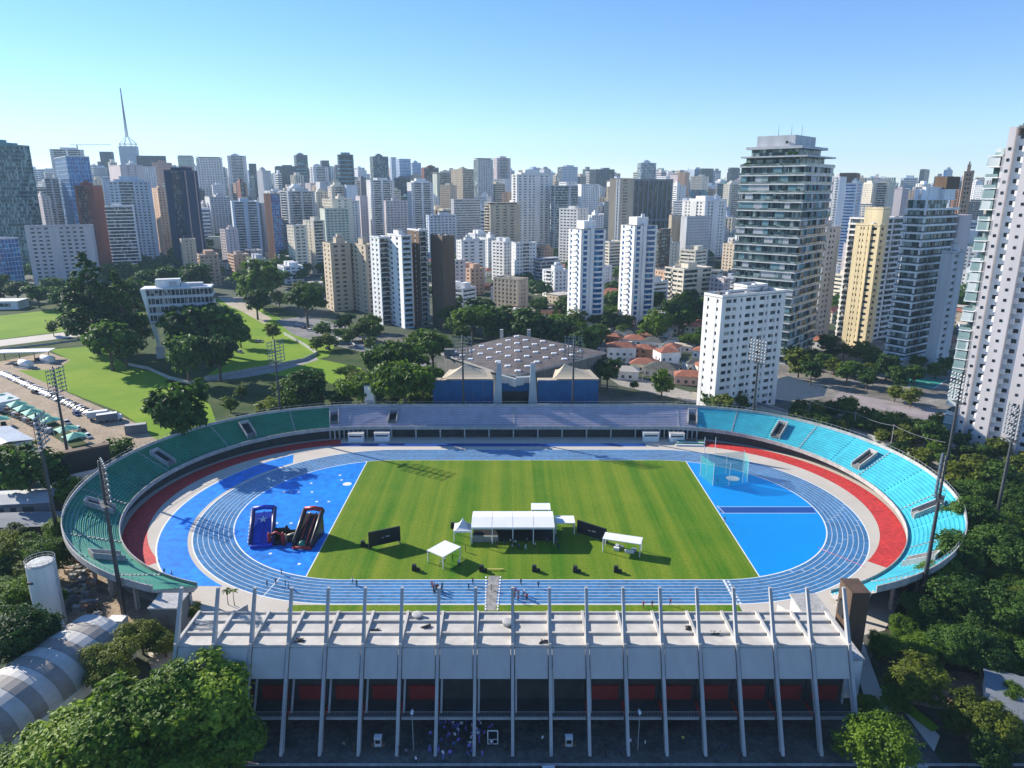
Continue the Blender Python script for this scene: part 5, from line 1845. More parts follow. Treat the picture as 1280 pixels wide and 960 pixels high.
B(330, 338, 349, 243, 850, -35, 'side', 'glass', 'orange', 'orange edged block with a blue glass side', glass=GLB, top='none')
B(348, 360, 393, 240, 920, -50, 'balc', 'balc2', 'grey', 'wide grey tower with recessed windows above the cream low blocks', top='twin')
B(359, 367, 382, 283, 700, -50, 'punch', 'punch2', 'cream', 'short cream block with a brown roof edge behind the green trees', top='none')
B(379, 392, 405, 277, 720, -45, 'side', 'b5 s1', 'cream', 'cream white block with a green tinted side left of the twin beige towers', col2='palegreen', top='box')
B(400, 406, 436, 262, 850, -60, 'solid', 'punch2', 'palegreen', 'pale green block behind the beige towers', top='none')
B(341, 345, 372, 208, 1900, -70, 'glass', 'glass', 'darkgrey', 'broad dark glass office on the skyline left of the tilted roof tower', glass=GLD, top='box', cat='office building')
B(367, 370, 384, 194, 1950, -65, 'glass', 'glass', 'darkgrey', 'dark glass tower with a slanted top on the skyline', glass=GLD, top='box', cat='office building')
B(387, 391, 410, 209, 1500, -55, 'balc', 'balc', 'white', 'white balconied tower in front of the small dark cube tower', top='box')
B(400, 402, 411, 201, 1800, -60, 'glass', 'glass', 'darkgrey', 'small dark cube topped tower on the skyline left of the round glass tower', glass=GLD, top='none')
B(395, 400, 424, 228, 1250, -60, 'solid', 'side', 'grey', 'pale grey plain slab before the round dark tower', top='none')
B(410, 414, 432, 234, 1050, -55, 'punch2', 'balc', 'cream', 'cream tower with a dome like roof room', top='step')
B(431, 433, 446, 232, 1050, -62, 'side', 'solid', 'bluegrey', 'tall blank blue grey side wall tower', top='none')
B(445, 450, 459, 246, 980, -55, 'side', 'punch', 'palepink', 'narrow pink beige block left of the ribbed white tower', top='none')
B(458, 463, 491, 226, 1050, -60, 'punch', 'balc2', 'offwhite', 'white ribbed tower beneath the dark glass and blue tower', top='twin')
B(462, 466, 485, 196, 1500, -60, 'glass', 'slabs', 'darkgrey', 'dark tower with a pale glass front on the skyline, middle left', glass=GLT, top='box')
B(487, 489, 495, 197, 1700, -60, 'fins', 'fins', 'bluegrey', 'thin blue grey tower on the skyline beside the striped glass one', top='none')
B(495, 499, 513, 199, 1650, -60, 'band', 'band', 'bluegrey', 'pale blue striped office tower on the middle skyline', glass=GLB, top='none', cat='office building')
B(512, 515, 526, 204, 1700, -60, 'band', 'band', 'bluegrey', 'shorter blue striped tower just right of its tall twin', glass=GLB, top='box', cat='office building')
B(527, 530, 548, 210, 1500, -60, 'punch', 'glass', 'redbrown', 'red brown roofed tower on the middle skyline', top='box')
B(509, 514, 541, 229, 1050, -60, 'punch', 'balc2', 'offwhite', 'off white tower with three dotted window columns', top='step')
B(480, 482, 509, 252, 950, -62, 'punch', 'punch2', 'palepink', 'lilac grey block behind the white and brown tower', top='box')
B(541, 546, 568, 218, 1350, -58, 'side', 'balc', 'palegreen', 'pale green tower with a square crown, middle skyline', top='cap')
B(564, 578, 594, 212, 1300, -50, 'punch', 'band', 'sand', 'sand coloured tower with blue ribbon windows', top='box')
B(533, 536, 570, 270, 850, -62, 'punch2', 'punch2', 'bluegrey', 'blue tiled grid block behind the brown tower', top='box')
B(564, 567, 600, 250, 950, -60, 'punch', 'band', 'grey', 'wide grey white block under the sand coloured tower', top='none')
B(592, 597, 616, 200, 1200, -60, 'glass', 'punch2', 'grey', 'tall grey glass tower with dark crown, middle skyline', glass=GLT, top='cap')
B(617, 621, 638, 198, 1600, -60, 'fins', 'balc', 'palepink', 'pale pinkish tower left of the big ribbed white tower', top='box')
B(606, 613, 650, 257, 800, -58, 'b5 s1', 's2 | 3*w1.4 s1.4 | s1', 'sand', 'yellow beige block with a black curved roof', top='cap')
B(571, 577, 606, 302, 640, -60, 'punch', 's1 w1.4 s1 w1.4 s2 w1.4 s1', 'offwhite', 'white mid rise block right of the brown and white tower', top='box')
B(566, 568, 581, 327, 560, -60, 'punch', 'punch', 'palepink', 'low pinkish block tucked behind the brown tower', top='none', hi=False)
B(640, 646, 688, 219, 900, -64, 'balc', 's1 | 2*w1.3 s1.2 | w1 s.8 w1 s3 | 2*w1.3 s1.2', 'offwhite', 'large ribbed white tower in the middle, taller than its neighbours', top='step')
B(640, 645, 670, 305, 640, -65, 'side', 's1 w1.2 s1 w1.2 s.6 b5 s.6 w1.2 s1 w1.2 s1', 'offwhite', 'white block with square windows left of the twin white towers', top='none')
B(689, 694, 722, 233, 900, -55, 'b2 s.5', 'h6 s1 b3', 'grey', 'tower with pale horizontal slabs left of the twin white towers', top='none', glass=GLT)
B(697, 702, 722, 209, 1500, -60, 'glass', 'fins', 'bluegrey', 'blue grey pair topped tower behind the slab striped one', top='twin')
B(722, 727, 748, 231, 1100, -60, 'solid', 'punch', 'offwhite', 'blank white sided block between the slabs tower and the brown slab', top='none')
B(737, 745, 768, 212, 1700, -60, 'glass', 'glass', 'darkgrey', 'dark blue glass office on the skyline above the twin white towers', glass=GLD, top='box', cat='office building')
B(763, 775, 792, 224, 760, -38, 's5 c.8 w1 c.8', 's1 w1.5 s2', 'sand', 'brown beige slab with one column of windows beside the grooved dark office', top='none', col2='white')
t = B(786, 792, 841, 225, 850, -70, 'solid', '| 8*s.5 w1.1 | s.5'[2:], 'darkgrey', 'dark office with tall arched vertical grooves right of the brown slab', glass=GLD, top='none', fh=50, cat='office building', wr=.94)
B(797, 802, 820, 204, 1500, -60, 'slabs', 'slabs', 'bluegrey', 'pale blue tower on the skyline above the grooved office', top='box', glass=GLT)
B(848, 856, 862, 216, 1500, -40, 'side', 'solid', 'peach', 'peach striped slim tower right of the grooved office', top='none')
B(864, 877, 886, 221, 1350, -38, 'fins', 'side', 'cream', 'cream tower with vertical stripes right of the grooved office', top='box')
B(874, 877, 892, 211, 2000, -60, 'glass', 'glass', 'darkgrey', 'dark wide office on the skyline above the striped cream tower', glass=GLD, top='none')
B(842, 855, 873, 252, 1050, -40, 'band', 'solid', 'white', 'white stepped block with red windows below the cream tower', top='box')
B(884, 895, 908, 250, 1050, -40, 'w2 s3', 'punch', 'white', 'white block with dark zigzag balconies left of the garden tower', top='box')
B(838, 840, 852, 270, 820, -60, 'solid', 'solid', 'sand', 'blank brown wall block below the grooved office', top='none')
B(852, 859, 888, 272, 800, -60, 'solid', 's.5 | 9*w.9 s.8', 'grey', 'dark grid office with fine mullions behind the low houses', top='none', cat='office building')
B(910, 914, 925, 211, 1900, -60, 'glass', 'glass', 'darkgrey', 'blue dark tower on the skyline left of the garden tower', glass=GLD, top='cap')
B(905, 912, 928, 231, 1200, -50, 'punch', 'balc', 'cream', 'cream crowned tower peeping left of the garden tower', top='step')
B(832, 855, 889, 338, 520, -58, 'b3 s.3 w2 s.3 w2 s.2', 'b3 s1 b2', 'cream', 'pale yellow six storey block with ribbon windows below the white block', top='box', hi=True, fh=3.4)
B(888, 905, 912, 350, 515, -58, 'punch', 'punch', 'palepink', 'small pinkish four storey house right of the pale yellow block', top='none')
B(822, 826, 838, 288, 640, -50, 'b4', 'band', 'brown', 'brown and green glass tower hidden behind the right white tower', top='none', glass=GLT)
# twin beige towers and the white and brown tower
B(404, 413, 437, 306, 505, -58, 's1 w1 s2 w1 s1', 's1 | 2*w1.2 s1.2 | s.6', 'beige', 'left beige tower of the twin beige pair at the centre left', hi=True, top='box')
B(437, 457, 470, 308, 495, -54, 's1 w1.1 s1 w1.1 s3 w1 s1', 's1 w1.2 s1 w1.2 s1', 'beige', 'right beige tower of the twin beige pair, with the tall roof block', hi=True, top='box')
B(463, 474, 486, 298, 452, -52, 's1 w1 s1.4 w1 s1', 'b5 s.6', 'white', 'white shaft with brown balcony slots, left part of the white and brown tower', hi=True, col2='brown', top='none')
B(485, 502, 513, 296, 440, -56, 's1 w1 s2 w1 s1.5', 'b6', 'white', 'white shaft with blue balconies in the middle of the white and brown tower', hi=True, col2='bluegrey', top='box')
B(510, 524, 533, 289, 446, -56, 'c4 w.4 c2', 'b5 s.5', 'white', 'dark brown shaft with white balconies beside the white shaft', hi=True, col2='brown', top='none')
B(539, 553, 567, 297, 440, -56, 'c4', 'c4', 'brown', 'blank brown shaft at the right end of the white and brown tower', hi=True, col2='brown', top='none')
# office white shed buildings
box_building(-2, 560, 24, 16, 9.5, rad(-25), 's3 w1 s5', 's1 w2 s1 w2 s1', 'offwhite', 'low white box building right of the white and brown tower', fh=4.5, z=0, top='none', cat='low building', name='low_building')
box_building(22, 478, 50, 20, 6, rad(12), 's2 w3 s1 w3 s1', 's1 w2 s1', 'orange', 'long low orange walled hall with a pale roof behind the gymnasium', fh=6, z=0, top='none', cat='hall', name='hall')
box_building(-115, 610, 40, 16, 9, rad(-12), 's1 w1 s2 w1 s3', 's4', 'cream', 'low cream building with a grey roof behind the flat topped tree', fh=4.5, z=0, top='box', cat='low building', name='low_building')
# round ended grey office below the big white tower
B(669, 676, 700, 328, 640, -50, 'slabs', 'h5', 'grey', 'low grey round cornered office below the big ribbed white tower', top='cap', cat='office building')

# ---- the twin white towers with rounded balconies
def white_tower(px, D, ytop, label, yaw):
    zt = height_at(ytop, D)
    x = x_at(px, D, zt)
    t = thing('apartment_tower', label, 'apartment tower', (x, D, -.1), yaw)
    h = zt
    nf = 19
    fh = h / nf
    mb = MB(); mb.box(-8.2, 8.2, -7, 7, 0, h - .05, GLB, 'tb'); mb.build('window_glass', t)
    W = wall('white')
    mb = MB()
    for (a, b) in ((-8.5, -6.9), (-4.1, -2.2), (7.1, 8.5)):
        mb.box(a, b, -7.45, -6.6, 0, h, W)
    mb.box(-2.2, .2, -8.2, -6.6, 0, h + 1.2, W)
    for (a, b) in ((-7.4, -5.2), (-3.2, 3.2), (5.2, 7.4)):
        for s in (-1, 1):
            mb.box(8.2 * s - .35, 8.2 * s + .35, a + .02, b - .02, 0, h - .02, W)
    mb.box(-8.5, 8.5, 7.0, 7.4, 0, h, W)
    for f in range(nf + 1):
        z = min(h - .4, f * fh)
        for (a, b) in ((-6.9, -4.1), (-2.2, -2.21), (.2, 7.1)):
            if b > a: mb.box(a + .01, b - .01, -7.2, -6.8, z, z + (1.1 if a < 0 else .5), W)
        for s in (-1, 1):
            for (a, b) in ((-5.2, -3.2), (3.2, 5.2)):
                mb.box(8.2 * s - .2, 8.2 * s + .28, a, b, z, min(h - .03, z + 1.5), W)
    mb.build('wall', t)
    # rounded balcony
    def bal(x0, x1, out, name):
        b = MB()
        N = 8
        def arc_(k, o):
            a = math.pi * k / N
            return ((x0 + x1) / 2 - (x1 - x0) / 2 * math.cos(a), -7.2 - o * math.sin(a) ** .7 if k not in (0, N) else -7.2)
        poly = [arc_(k, out) for k in range(N + 1)]
        b.prism(poly, -.2, 0, W)
        for k in range(N):
            (ax, ay), (bx, by) = poly[k], poly[k + 1]
            b.face([(ax, ay, 0), (bx, by, 0), (bx, by, .95), (ax, ay, .95)], W)
            b.face([(ax, ay + .12, .95), (ax, ay, .95), (bx, by, .95), (bx, by + .12, .95)], W)
        return b.mesh('balcony')
    for (x0, x1, out) in ((-6.7, -4.3, 1.2), (.6, 6.9, 2.2)):
        me = bal(x0, x1, out, 'b')
        for f in range(nf):
            place(me, 'balcony', t, (0, 0, f * fh + .3))
    for s in (-1, 1):
        mb = MB()
        for f in range(nf):
            mb.box(8.5 * s - .1 if s > 0 else -9.4, 9.4 if s > 0 else -8.4, -2.6, 2.6, f * fh + .4, f * fh + 1.3, W)
        mb.build('side_balcony', t, 'stuff')
    mb = MB(); mb.box(-8.7, 8.7, -7.6, 7.6, h, h + .4, M_RF); mb.box(-5.0, 3.5, -4.5, 4, h + .4, h + 5.0, W); mb.box(-2.2, .2, -5.2, -4.5, h + .4, h + 7.0, W); mb.build('roof', t)
    mb = MB(); mb.tube([(2, 0, h + 5), (2, 0, h + 9)], [.15, .08], 6, M_STEEL); mb.build('antenna', t)
    return t
white_tower(734, 440, 286, 'left of the twin bright white towers with rounded balconies', rad(26))
white_tower(799, 455, 281, 'right of the twin bright white towers with rounded balconies', rad(26))

# ---- garden balcony tower (right of centre)
def garden_tower():
    D = 345
    yaw = rad(-42)
    zt = height_at(207, D)
    X, Y, w, d = solve(925, 1008, 1044, D, yaw, zt)
    c, s = math.cos(yaw), math.sin(yaw)
    cx, cy = X - w / 2 * c - d / 2 * s, Y - w / 2 * s + d / 2 * c
    t = thing('garden_tower', 'tall grey tower ringed by glass balconies with a planted roof terrace', 'apartment tower', (cx, cy, -.1), yaw)
    nf = 23
    h = zt
    fh = h / nf
    mb = MB(); mb.box(-w / 2 + 1.6, w / 2 - 1.6, -d / 2 + 1.6, d / 2 - 1.6, 0, h, GLT, 'tb'); mb.build('window_glass', t)
    GT = glass_mat('balustrade glass', (.10, .15, .15), (.18, .24, .235), (.3, .36, .35), (2.2, 2.2, .9), .8, .08)
    mb = MB(); mb.box(-w / 2, w / 2, -d / 2, d / 2, 0, .5, wall('offwhite')); slab = mb.mesh('floor_slab')
    mb = MB()
    for (a, b, e, g) in ((-w / 2 + .1, w / 2 - .1, -d / 2 + .05, -d / 2 + .11), (w / 2 - .11, w / 2 - .05, -d / 2 + .12, d / 2 - .1), (-w / 2 + .05, -w / 2 + .11, -d / 2 + .12, d / 2 - .1)):
        mb.box(a, b, e, g, .42, 1.5, GT)
    rail = mb.mesh('glass_balustrade')
    for f in range(nf + 1):
        place(slab, 'floor_slab', t, (0, 0, f * fh - .2 if f else 0))
        place(rail, 'glass_balustrade', t, (0, 0, f * fh - .2 if f else 0))
    mb = MB()
    rr = random.Random(3)
    n = 11
    for i in range(n + 1):
        u = -w / 2 + 1.2 + (w - 2.4) * i / n
        mb.box(u - .2, u + .2, -d / 2 + 1.0, -d / 2 + 1.4, 0, h, wall('darkgrey'))
    for i in range(6):
        u = -d / 2 + 1.2 + (d - 2.4) * i / 5
        mb.box(w / 2 - 1.4, w / 2 - 1.0, u - .25, u + .25, 0, h, wall('darkgrey'))
    mb.build('column', t)
    # closed-in balconies: panes and blinds on part of each floor
    mb = MB()
    for f in range(nf):
        z = f * fh
        u = -w / 2 + .6
        while u < w / 2 - 3:
            L = rr.uniform(2.2, 5)
            if rr.random() < .45:
                mb.box(u, min(u + L, w / 2 - .4), -d / 2 + .5, -d / 2 + .6, z + .3, z + fh - .3, rr.choice([GLT, GLT, wall('grey'), wall('teal')]))
            u += L
        u = -d / 2 + .6
        while u < d / 2 - 2:
            L = rr.uniform(1.5, 3.5)
            if rr.random() < .55:
                mb.box(w / 2 - .6, w / 2 - .5, u, min(u + L, d / 2 - .4), z + .3, z + fh - .3, rr.choice([GLT, wall('darkgrey'), wall('grey'), wall('teal')]))
            u += L
    mb.build('winter_garden', t, 'stuff')
    # roof levels
    C = wall('grey')
    mb = MB(); mb.box(-w * .46, w * .36, -d * .4, d * .42, h + .3, h + 4.2, GLT); mb.build('penthouse', t)
    mb = MB(); mb.box(-w * .5, w * .5, -d * .5, d * .5, h + 4.2, h + 4.9, C); mb.build('terrace_slab', t)
    mb = MB(); mb.box(-w * .42, w * .3, -d * .34, d * .4, h + 4.9, h + 8.2, GLT); mb.build('penthouse', t)
    mb = MB(); mb.box(-w * .47, w * .38, -d * .42, d * .46, h + 8.2, h + 9.4, C); mb.build('terrace_slab', t)
    mb = MB(); mb.box(-w * .36, w * .22, -d * .32, d * .36, h + 9.403, h + 14.5, C); mb.box(w * .1, w * .12, -d * .36, -d * .325, h + 10.6, h + 11.8, M_BLACK); mb.build('roof_house', t)
    for u in (-.2, 0, .16):
        mb = MB(); mb.tube([(w * u, 0, h + 14.5), (w * u, 0, h + 20)], [.12, .05], 5, M_STEEL); mb.build('antenna', t)
    for (a, b, z, m) in ((-.44, -.34, h + .3, L_GREEN), (-.3, .36, h + .3, L_OLIVE), (.18, .34, h + 4.9, L_LIME)):
        lb = []
        n_ = max(2, int((b - a) * 12))
        for i in range(n_):
            lb.append((w * (a + (b - a) * (i + .5) / n_), -d / 2 + 1.2, z + .9, 1.3, .8))
        o = place(crown_mesh('roof_plants', lb, 500, .28, m, int(z * 7)), 'roof_plants', t)
garden_tower()
B(1012, 1033, 1050, 286, 400, -50, 'balc', 's2 w1 s1 w1 s3', 'grey', 'grey beige slab with small windows tucked right of the garden tower', top='box')
B(1044, 1050, 1058, 222, 900, -45, 'balc', 'solid', 'white', 'slim white balconied tower right of the garden tower', top='none')
B(1050, 1070, 1078, 217, 1000, -30, 'solid', 'side', 'brown', 'tower with a plain brown head right of the garden tower', top='none')
B(1058, 1072, 1082, 230, 760, -30, 'w5 s.6', 'b3 s1', 'white', 'white framed ribbon window tower behind the yellow one', top='box', glass=GLB)
B(1063, 1095, 1132, 275, 400, -56, 's.3 b5 s.3 b4', 'b4 s.4 b3', 'offwhite', 'white balcony wings around the yellow tower', top='none')
t = B(1071, 1100, 1106, 283, 372, -56, 's1.4 w.4 s.5 w.4 s1 w.3 s.6 C.4 w1.5 s.7', 's1 w2 s1', 'yellow', 'mustard yellow tower with a narrow window strip between the two balconied towers', hi=True, top='none', wr=.42)
B(1083, 1104, 1112, 262, 395, -56, 'solid', 'solid', 'yellow', 'mustard yellow roof block on top of the yellow tower', top='none')
# white slab tower with dark glass, right
def slab_tower():
    D = 338
    yaw = rad(-56)
    zt = height_at(262, D)
    X, Y, w, d = solve(1131, 1158, 1199, D, yaw, zt)
    c, s = math.cos(yaw), math.sin(yaw)
    cx, cy = X - w / 2 * c - d / 2 * s, Y - w / 2 * s + d / 2 * c
    t = thing('slab_tower', 'tower with bright white floor edges and dark glass under a white rooftop pavilion', 'apartment tower', (cx, cy, -.1), yaw)
    nf = 19
    z0 = 6.5
    fh = (zt - z0) / nf
    W = wall('white')
    mb = MB(); mb.box(-w / 2 + 1.2, w / 2 - 1.2, -d / 2 + 1.2, d / 2 - 1.2, z0, zt, GLT, 'tb'); mb.build('window_glass', t)
    mb = MB(); mb.box(-w / 2 - .3, w / 2 + .3, -d / 2 - .3, d / 2 + .3, 0, .9, W); slab = mb.mesh('floor_slab')
    BL = glass_mat('dark balustrade', (.03, .04, .045), (.05, .055, .06), (.16, .15, .14), (1.1, 1.1, .9), .7)
    mb = MB()
    mb.box(-w / 2, w / 2, -d / 2 - .1, -d / 2 - .04, .62, 1.5, BL); mb.box(w / 2 + .04, w / 2 + .1, -d / 2, d / 2, .62, 1.5, BL)
    rail = mb.mesh('balustrade')
    for f in range(nf + 1):
        place(slab, 'floor_slab', t, (0, 0, z0 + f * fh - .3))
        if f < nf: place(rail, 'balustrade', t, (0, 0, z0 + f * fh - .3))
    mb = MB()
    mb.box(w / 2 - .9, w / 2 - .1, -d / 2 - .05, -d / 2 + .6, z0, zt + 6, W)
    mb.box(-w / 2 + .1, -w / 2 + .9, -d / 2 - .05, -d / 2 + .6, z0, zt, W)
    mb.build('corner_column', t)
    mb = MB()
    rr = random.Random(5)
    for f in range(nf):
        for i in range(14):
            if rr.random() < .6:
                u = -d / 2 + 1 + (d - 3) * i / 14
                mb.box(w / 2 - 1.15, w / 2 - 1.05, u, u + rr.uniform(.6, 1.6), z0 + f * fh + .35, z0 + f * fh + fh - .5, rr.choice([wall('sand'), wall('brown'), GLT, wall('grey')]))
    mb.build('room_screens', t, 'stuff')
    mb = MB(); mb.box(-w / 2 - 2.5, w / 2 + 1, -d / 2 - 3, d / 2, 0, z0 - 1.5, W); mb.build('podium', t)
    mb = MB(); mb.box(-w / 2 + 1, w / 2 - 1, -d / 2 + 1, d / 2 - 1, z0 - 1.497, z0 - .32, M_BLACK); mb.build('podium_gap', t)
    mb = MB(); mb.box(-w / 2 + .8, w / 2 - .2, -d / 2 + .4, d * .1, zt + .33, zt + 4.5, GLT); mb.build('penthouse_glass', t)
    mb = MB()
    mb.box(-w / 2 + 1.2, -w * .2, -d * .35, d * .3, zt + 4.6, zt + 9.5, W); mb.box(w * .05, w * .22, -d * .42, d * .2, zt + 4.6, zt + 10.2, W); mb.box(-w * .2, w * .42, d * .02, d * .35, zt + 4.6, zt + 9.2, W)
    mb.box(-w / 2 + .6, w / 2, -d / 2 + .2, d * .4, zt + 4.3, zt + 4.597, W)
    mb.build('roof_pavilion', t)
    mb = MB(); mb.box(-w * .15, w * .4, d * .05, d * .45, zt + 9.203, zt + 15, wall('brown')); mb.build('roof_house', t)
    mb = MB()
    mb.box(-w * .1, w * .6, d * .5, d * .9, 0, zt - 3, wall('palepink')); mb.build('rear_wing', t)
slab_tower()
B(1180, 1190, 1205, 317, 330, -55, 's4', 's1 w1.2 s2', 'grey', 'grey block with one column of dark windows between the slab tower and the pink tower', top='box', hi=True)
B(1206, 1217, 1224, 216, 520, -30, 's1 w.8 s.6 w.8 s1', 'solid', 'peach', 'peach tower with paired small windows left of the pink and white tower', top='box')
B(1192, 1199, 1208, 238, 900, -50, 'balc', 'b4', 'orange', 'small orange brick tower behind the peach tower', top='none')
B(1119, 1128, 1136, 237, 900, -45, 'solid', 'punch', 'palepink', 'pink and white blocky tower behind the slab tower', top='box')
B(1094, 1112, 1122, 229, 1000, -35, 's1 b4 s1', 'side', 'cream', 'cream tower with a dark central balcony strip above the yellow tower', top='box')
B(1150, 1156, 1162, 213, 1900, -40, 'glass', 'glass', 'darkgrey', 'dark domed tower on the right skyline', glass=GLD, top='cap')
B(1180, 1184, 1196, 213, 1500, -40, 'glass', 'glass', 'bluegrey', 'blue glass tower on the right skyline above the slab tower', glass=GLB, top='step')

# ---- the big pink and white tower cut by the right edge
def pink_tower():
    D = 228
    yaw = rad(-78)
    zt = 103
    t = thing('pink_tower', 'huge pink and white apartment tower with pale glass balconies at the right edge', 'apartment tower', (x_at(1191, D, 0), D, 0), rad(-50))
    D0, D = D, 0
    P, W, S = mat('pinkish white render', (.66, .61, .60), .85, .06, .25, streak=True), wall('white'), wall('bluegrey')  # blue-grey on the recessed strips paints in their shade
    nf = 33
    fh = 3.25
    # tower mass lies along the depth direction; left edge seen at px 1216 (ground) .. 1257 (top)
    x0 = 0
    segs = [(0, 1.9, 0.9, 's'), (1.9, 5.4, 2.6, 'w'), (5.4, 9.4, -.9, 's'), (9.4, 13.2, 1.2, 'w'), (13.2, 17.4, -.9, 's'), (17.4, 26, 1.0, 'w'), (26, 32, -.3, 's')]
    mb = MB(); g = MB(); wnd = MB()
    wn_ = MB(); wn_.box(0, 1.5, -.06, 0, 0, 1.35, GLD); wn_.box(-.08, 1.58, -.1, -.062, -.1, 0, W); wme = wn_.mesh('window')
    sm = MB(); sm.box(0, .8, -.06, 0, 0, .9, GLD); sme = sm.mesh('window')
    frame = []
    for (a, b, off, k) in segs:
        top = zt if k == 's' else zt - 2.5
        mb.box(x0 + a, x0 + b - .003, D + off, D + 24, 0, top, P if k == 's' else S, '')
        for f in range(nf - 1):
            z = 2 + f * fh
            if k == 's':
                if z < top - 4: frame.append((sme, (x0 + (a + b) / 2 - .4, D + off - .003, z)))
            elif b - a > 5:
                frame.append((wme, (x0 + a + 1, D + off - .003, z))); frame.append((wme, (x0 + a + 5, D + off - .003, z)))
            else:
                frame.append((wme, (x0 + a + (b - a) / 2 - .75, D + off - .003, z)))
    mb.build('wall', t)
    for me, l_ in frame[:290]:
        place(me, 'window', t, l_)
    # white ledges alternating beside the dark strip
    la = MB(); la.box(x0 + 4.5, x0 + 5.39, D + .2, D + 2.59, 0, 1.7, W); la = la.mesh('ledge')
    lc = MB(); lc.box(x0 + 9.45, x0 + 10.6, D + .4, D + 1.19, 0, 1.7, W); lc = lc.mesh('ledge')
    for f in range(nf - 1):
        place(la, 'ledge', t, (0, 0, 1.5 + f * fh)); place(lc, 'ledge', t, (0, 0, 1.5 + f * fh))
    # balcony wing on the left, lower
    zb = height_at(196, D0 + 8)
    xb1 = x0 + .5
    xb0 = x0 - 5.4
    mb = MB(); mb.box(xb0 + 1.5, xb1 - .01, D + 6, D + 22, 0, zb, GLT, ''); mb.build('window_glass', t)
    mb = MB(); mb.box(xb1 - 2.2, xb1, D + 4.5, D + 5.99, 0, zb, wall('grey')); mb.build('wall', t)
    b = MB(); b.box(xb0, xb1 - 2.3, D + 3.6, D + 6, 0, .3, W); b.box(xb0, xb0 + 1.5, D + 6.003, D + 14, 0, .3, W); slab = b.mesh('balcony_slab')
    GT2 = glass_mat('pale balcony glass', (.25, .36, .36), (.42, .52, .51), (.6, .66, .65), (2.5, 2.5, 3.2), .7, .1)
    b = MB(); b.box(xb0 + .05, xb1 - 2.35, D + 3.62, D + 3.7, .3, 1.25, GT2); b.box(xb0 + .02, xb0 + .1, D + 3.71, D + 14, .3, 1.25, GT2); rail = b.mesh('glass_balustrade')
    b = MB(); b.box(xb0 + .1, xb1 - 2.4, D + 3.9, D + 3.98, 1.25, 2.95, GT2); b.box(xb0 + .2, xb0 + .28, D + 4.0, D + 13.8, 1.25, 2.95, GT2); enc = b.mesh('glazed_enclosure')
    rr = random.Random(9)
    n = int(zb / fh)
    for f in range(n + 1):
        place(slab, 'balcony_slab', t, (0, 0, f * zb / n))
        if f < n:
            place(rail, 'glass_balustrade', t, (0, 0, f * zb / n))
            if rr.random() < .62: place(enc, 'glazed_enclosure', t, (0, 0, f * zb / n))
    mb = MB(); mb.box(xb0 + 1.5, xb1 - 2.2, D + 5, D + 20, zb + .31, zb + 2.5, GT2); mb.build('roof_glass', t)
    mb = MB(); mb.box(x0 - 9, x0 + 34, D - 3, D + 24, 0, .35, M_PAVE); mb.build('podium', t)
    mb = MB(); mb.box(x0 + 2, x0 + 30, D + 2, D + 20, zt, zt + .5, M_RF); mb.build('roof', t)
pink_tower()

# ---- white apartment slab behind the turquoise stand
B(882, 903, 981, 373, 262, -62, 's1 w.7 s1.3 s.3 s1 w.7 s1', 's1 w1.5 s.5 w1 s1.2 w.6 s1 w1.6 s.5 w.8 s1.3 w1.5 s.6 w.5 s1 w1.6 s.6 w.8 s1.2', 'offwhite', 'white eight storey apartment slab behind the turquoise stand, with a tall lift house', hi=True, top='none', wr=.45, fh=3.0)
zt = height_at(373, 262)
B(919, 934, 958, 360, 280, -62, 's3', 's4', 'offwhite', 'blank white lift house on the white apartment slab roof', top='none')

# ---- Paulista antenna
ax, ay = pb.location.x, pb.location.y
az = height_at(183, 2000)
M_LAT = mat('lattice steel', (.30, .22, .22), .6, .1)
an = thing('lattice_antenna', 'tall tapering lattice antenna with a splayed base on the far left skyline', 'antenna', (ax, ay, az + 1.5))
H = height_at(110, 2000) - az
mb = MB()
rw = lambda z: 6.5 * (1 - z / H) ** 1.2 * .8 + .9
for s in ((-1, -1), (1, -1), (1, 1), (-1, 1)):
    for k in range(12):
        z0_, z1_ = 24 + (H - 24) * k / 12, 24 + (H - 24) * (k + 1) / 12
        mb.beam((s[0] * rw(z0_) * .5, s[1] * rw(z0_) * .5, z0_), (s[0] * rw(z1_) * .5, s[1] * rw(z1_) * .5, z1_), 1.0, 1.0, M_LAT)
for k in range(24):
    z0_, z1_ = 24 + (H - 24) * k / 24, 24 + (H - 24) * (k + 1) / 24
    a, b = rw(z0_) * .5, rw(z1_) * .5
    mb.beam((-a, -a, z0_), (b, -b, z1_), .6, .6, M_LAT); mb.beam((a, a, z0_), (-b, b, z1_), .6, .6, M_LAT); mb.beam((a, -a, z0_), (b, b, z1_), .6, .6, M_LAT)
mb.build('lattice_mast', an)
mb = MB()
for k in range(8):
    a = k * math.pi / 4
    mb.beam((2.5 * math.cos(a), 2.5 * math.sin(a), 25), (24 * math.cos(a), 16 * math.sin(a), 5), .9, .9, M_LAT)
    mb.beam((24 * math.cos(a), 16 * math.sin(a), 5), (24 * math.cos(a + math.pi / 4), 16 * math.sin(a + math.pi / 4), 5), .9, .9, M_LAT)
    mb.beam((24 * math.cos(a), 16 * math.sin(a), 5), (20 * math.cos(a), 13 * math.sin(a), 0), .9, .9, M_LAT)
mb.build('splayed_base', an)
# tower crane
x, y = x_at(96, 1500, 170), 1500
zc = height_at(181, 1500)
t = thing('tower_crane', 'thin tower crane with a long jib over the blue glass tower', 'crane', (x, y, terrain(x, y)))
mb = MB(); mb.beam((0, 0, 0), (0, 0, zc - terrain(x, y)), 1.6, 1.6, M_LAT); mb.build('mast', t)
mb = MB(); mb.beam((-14, 0, zc - terrain(x, y)), (68, 0, zc - terrain(x, y)), 1.0, 1.0, mat('crane paint', (.55, .5, .45), .6)); mb.build('jib', t)
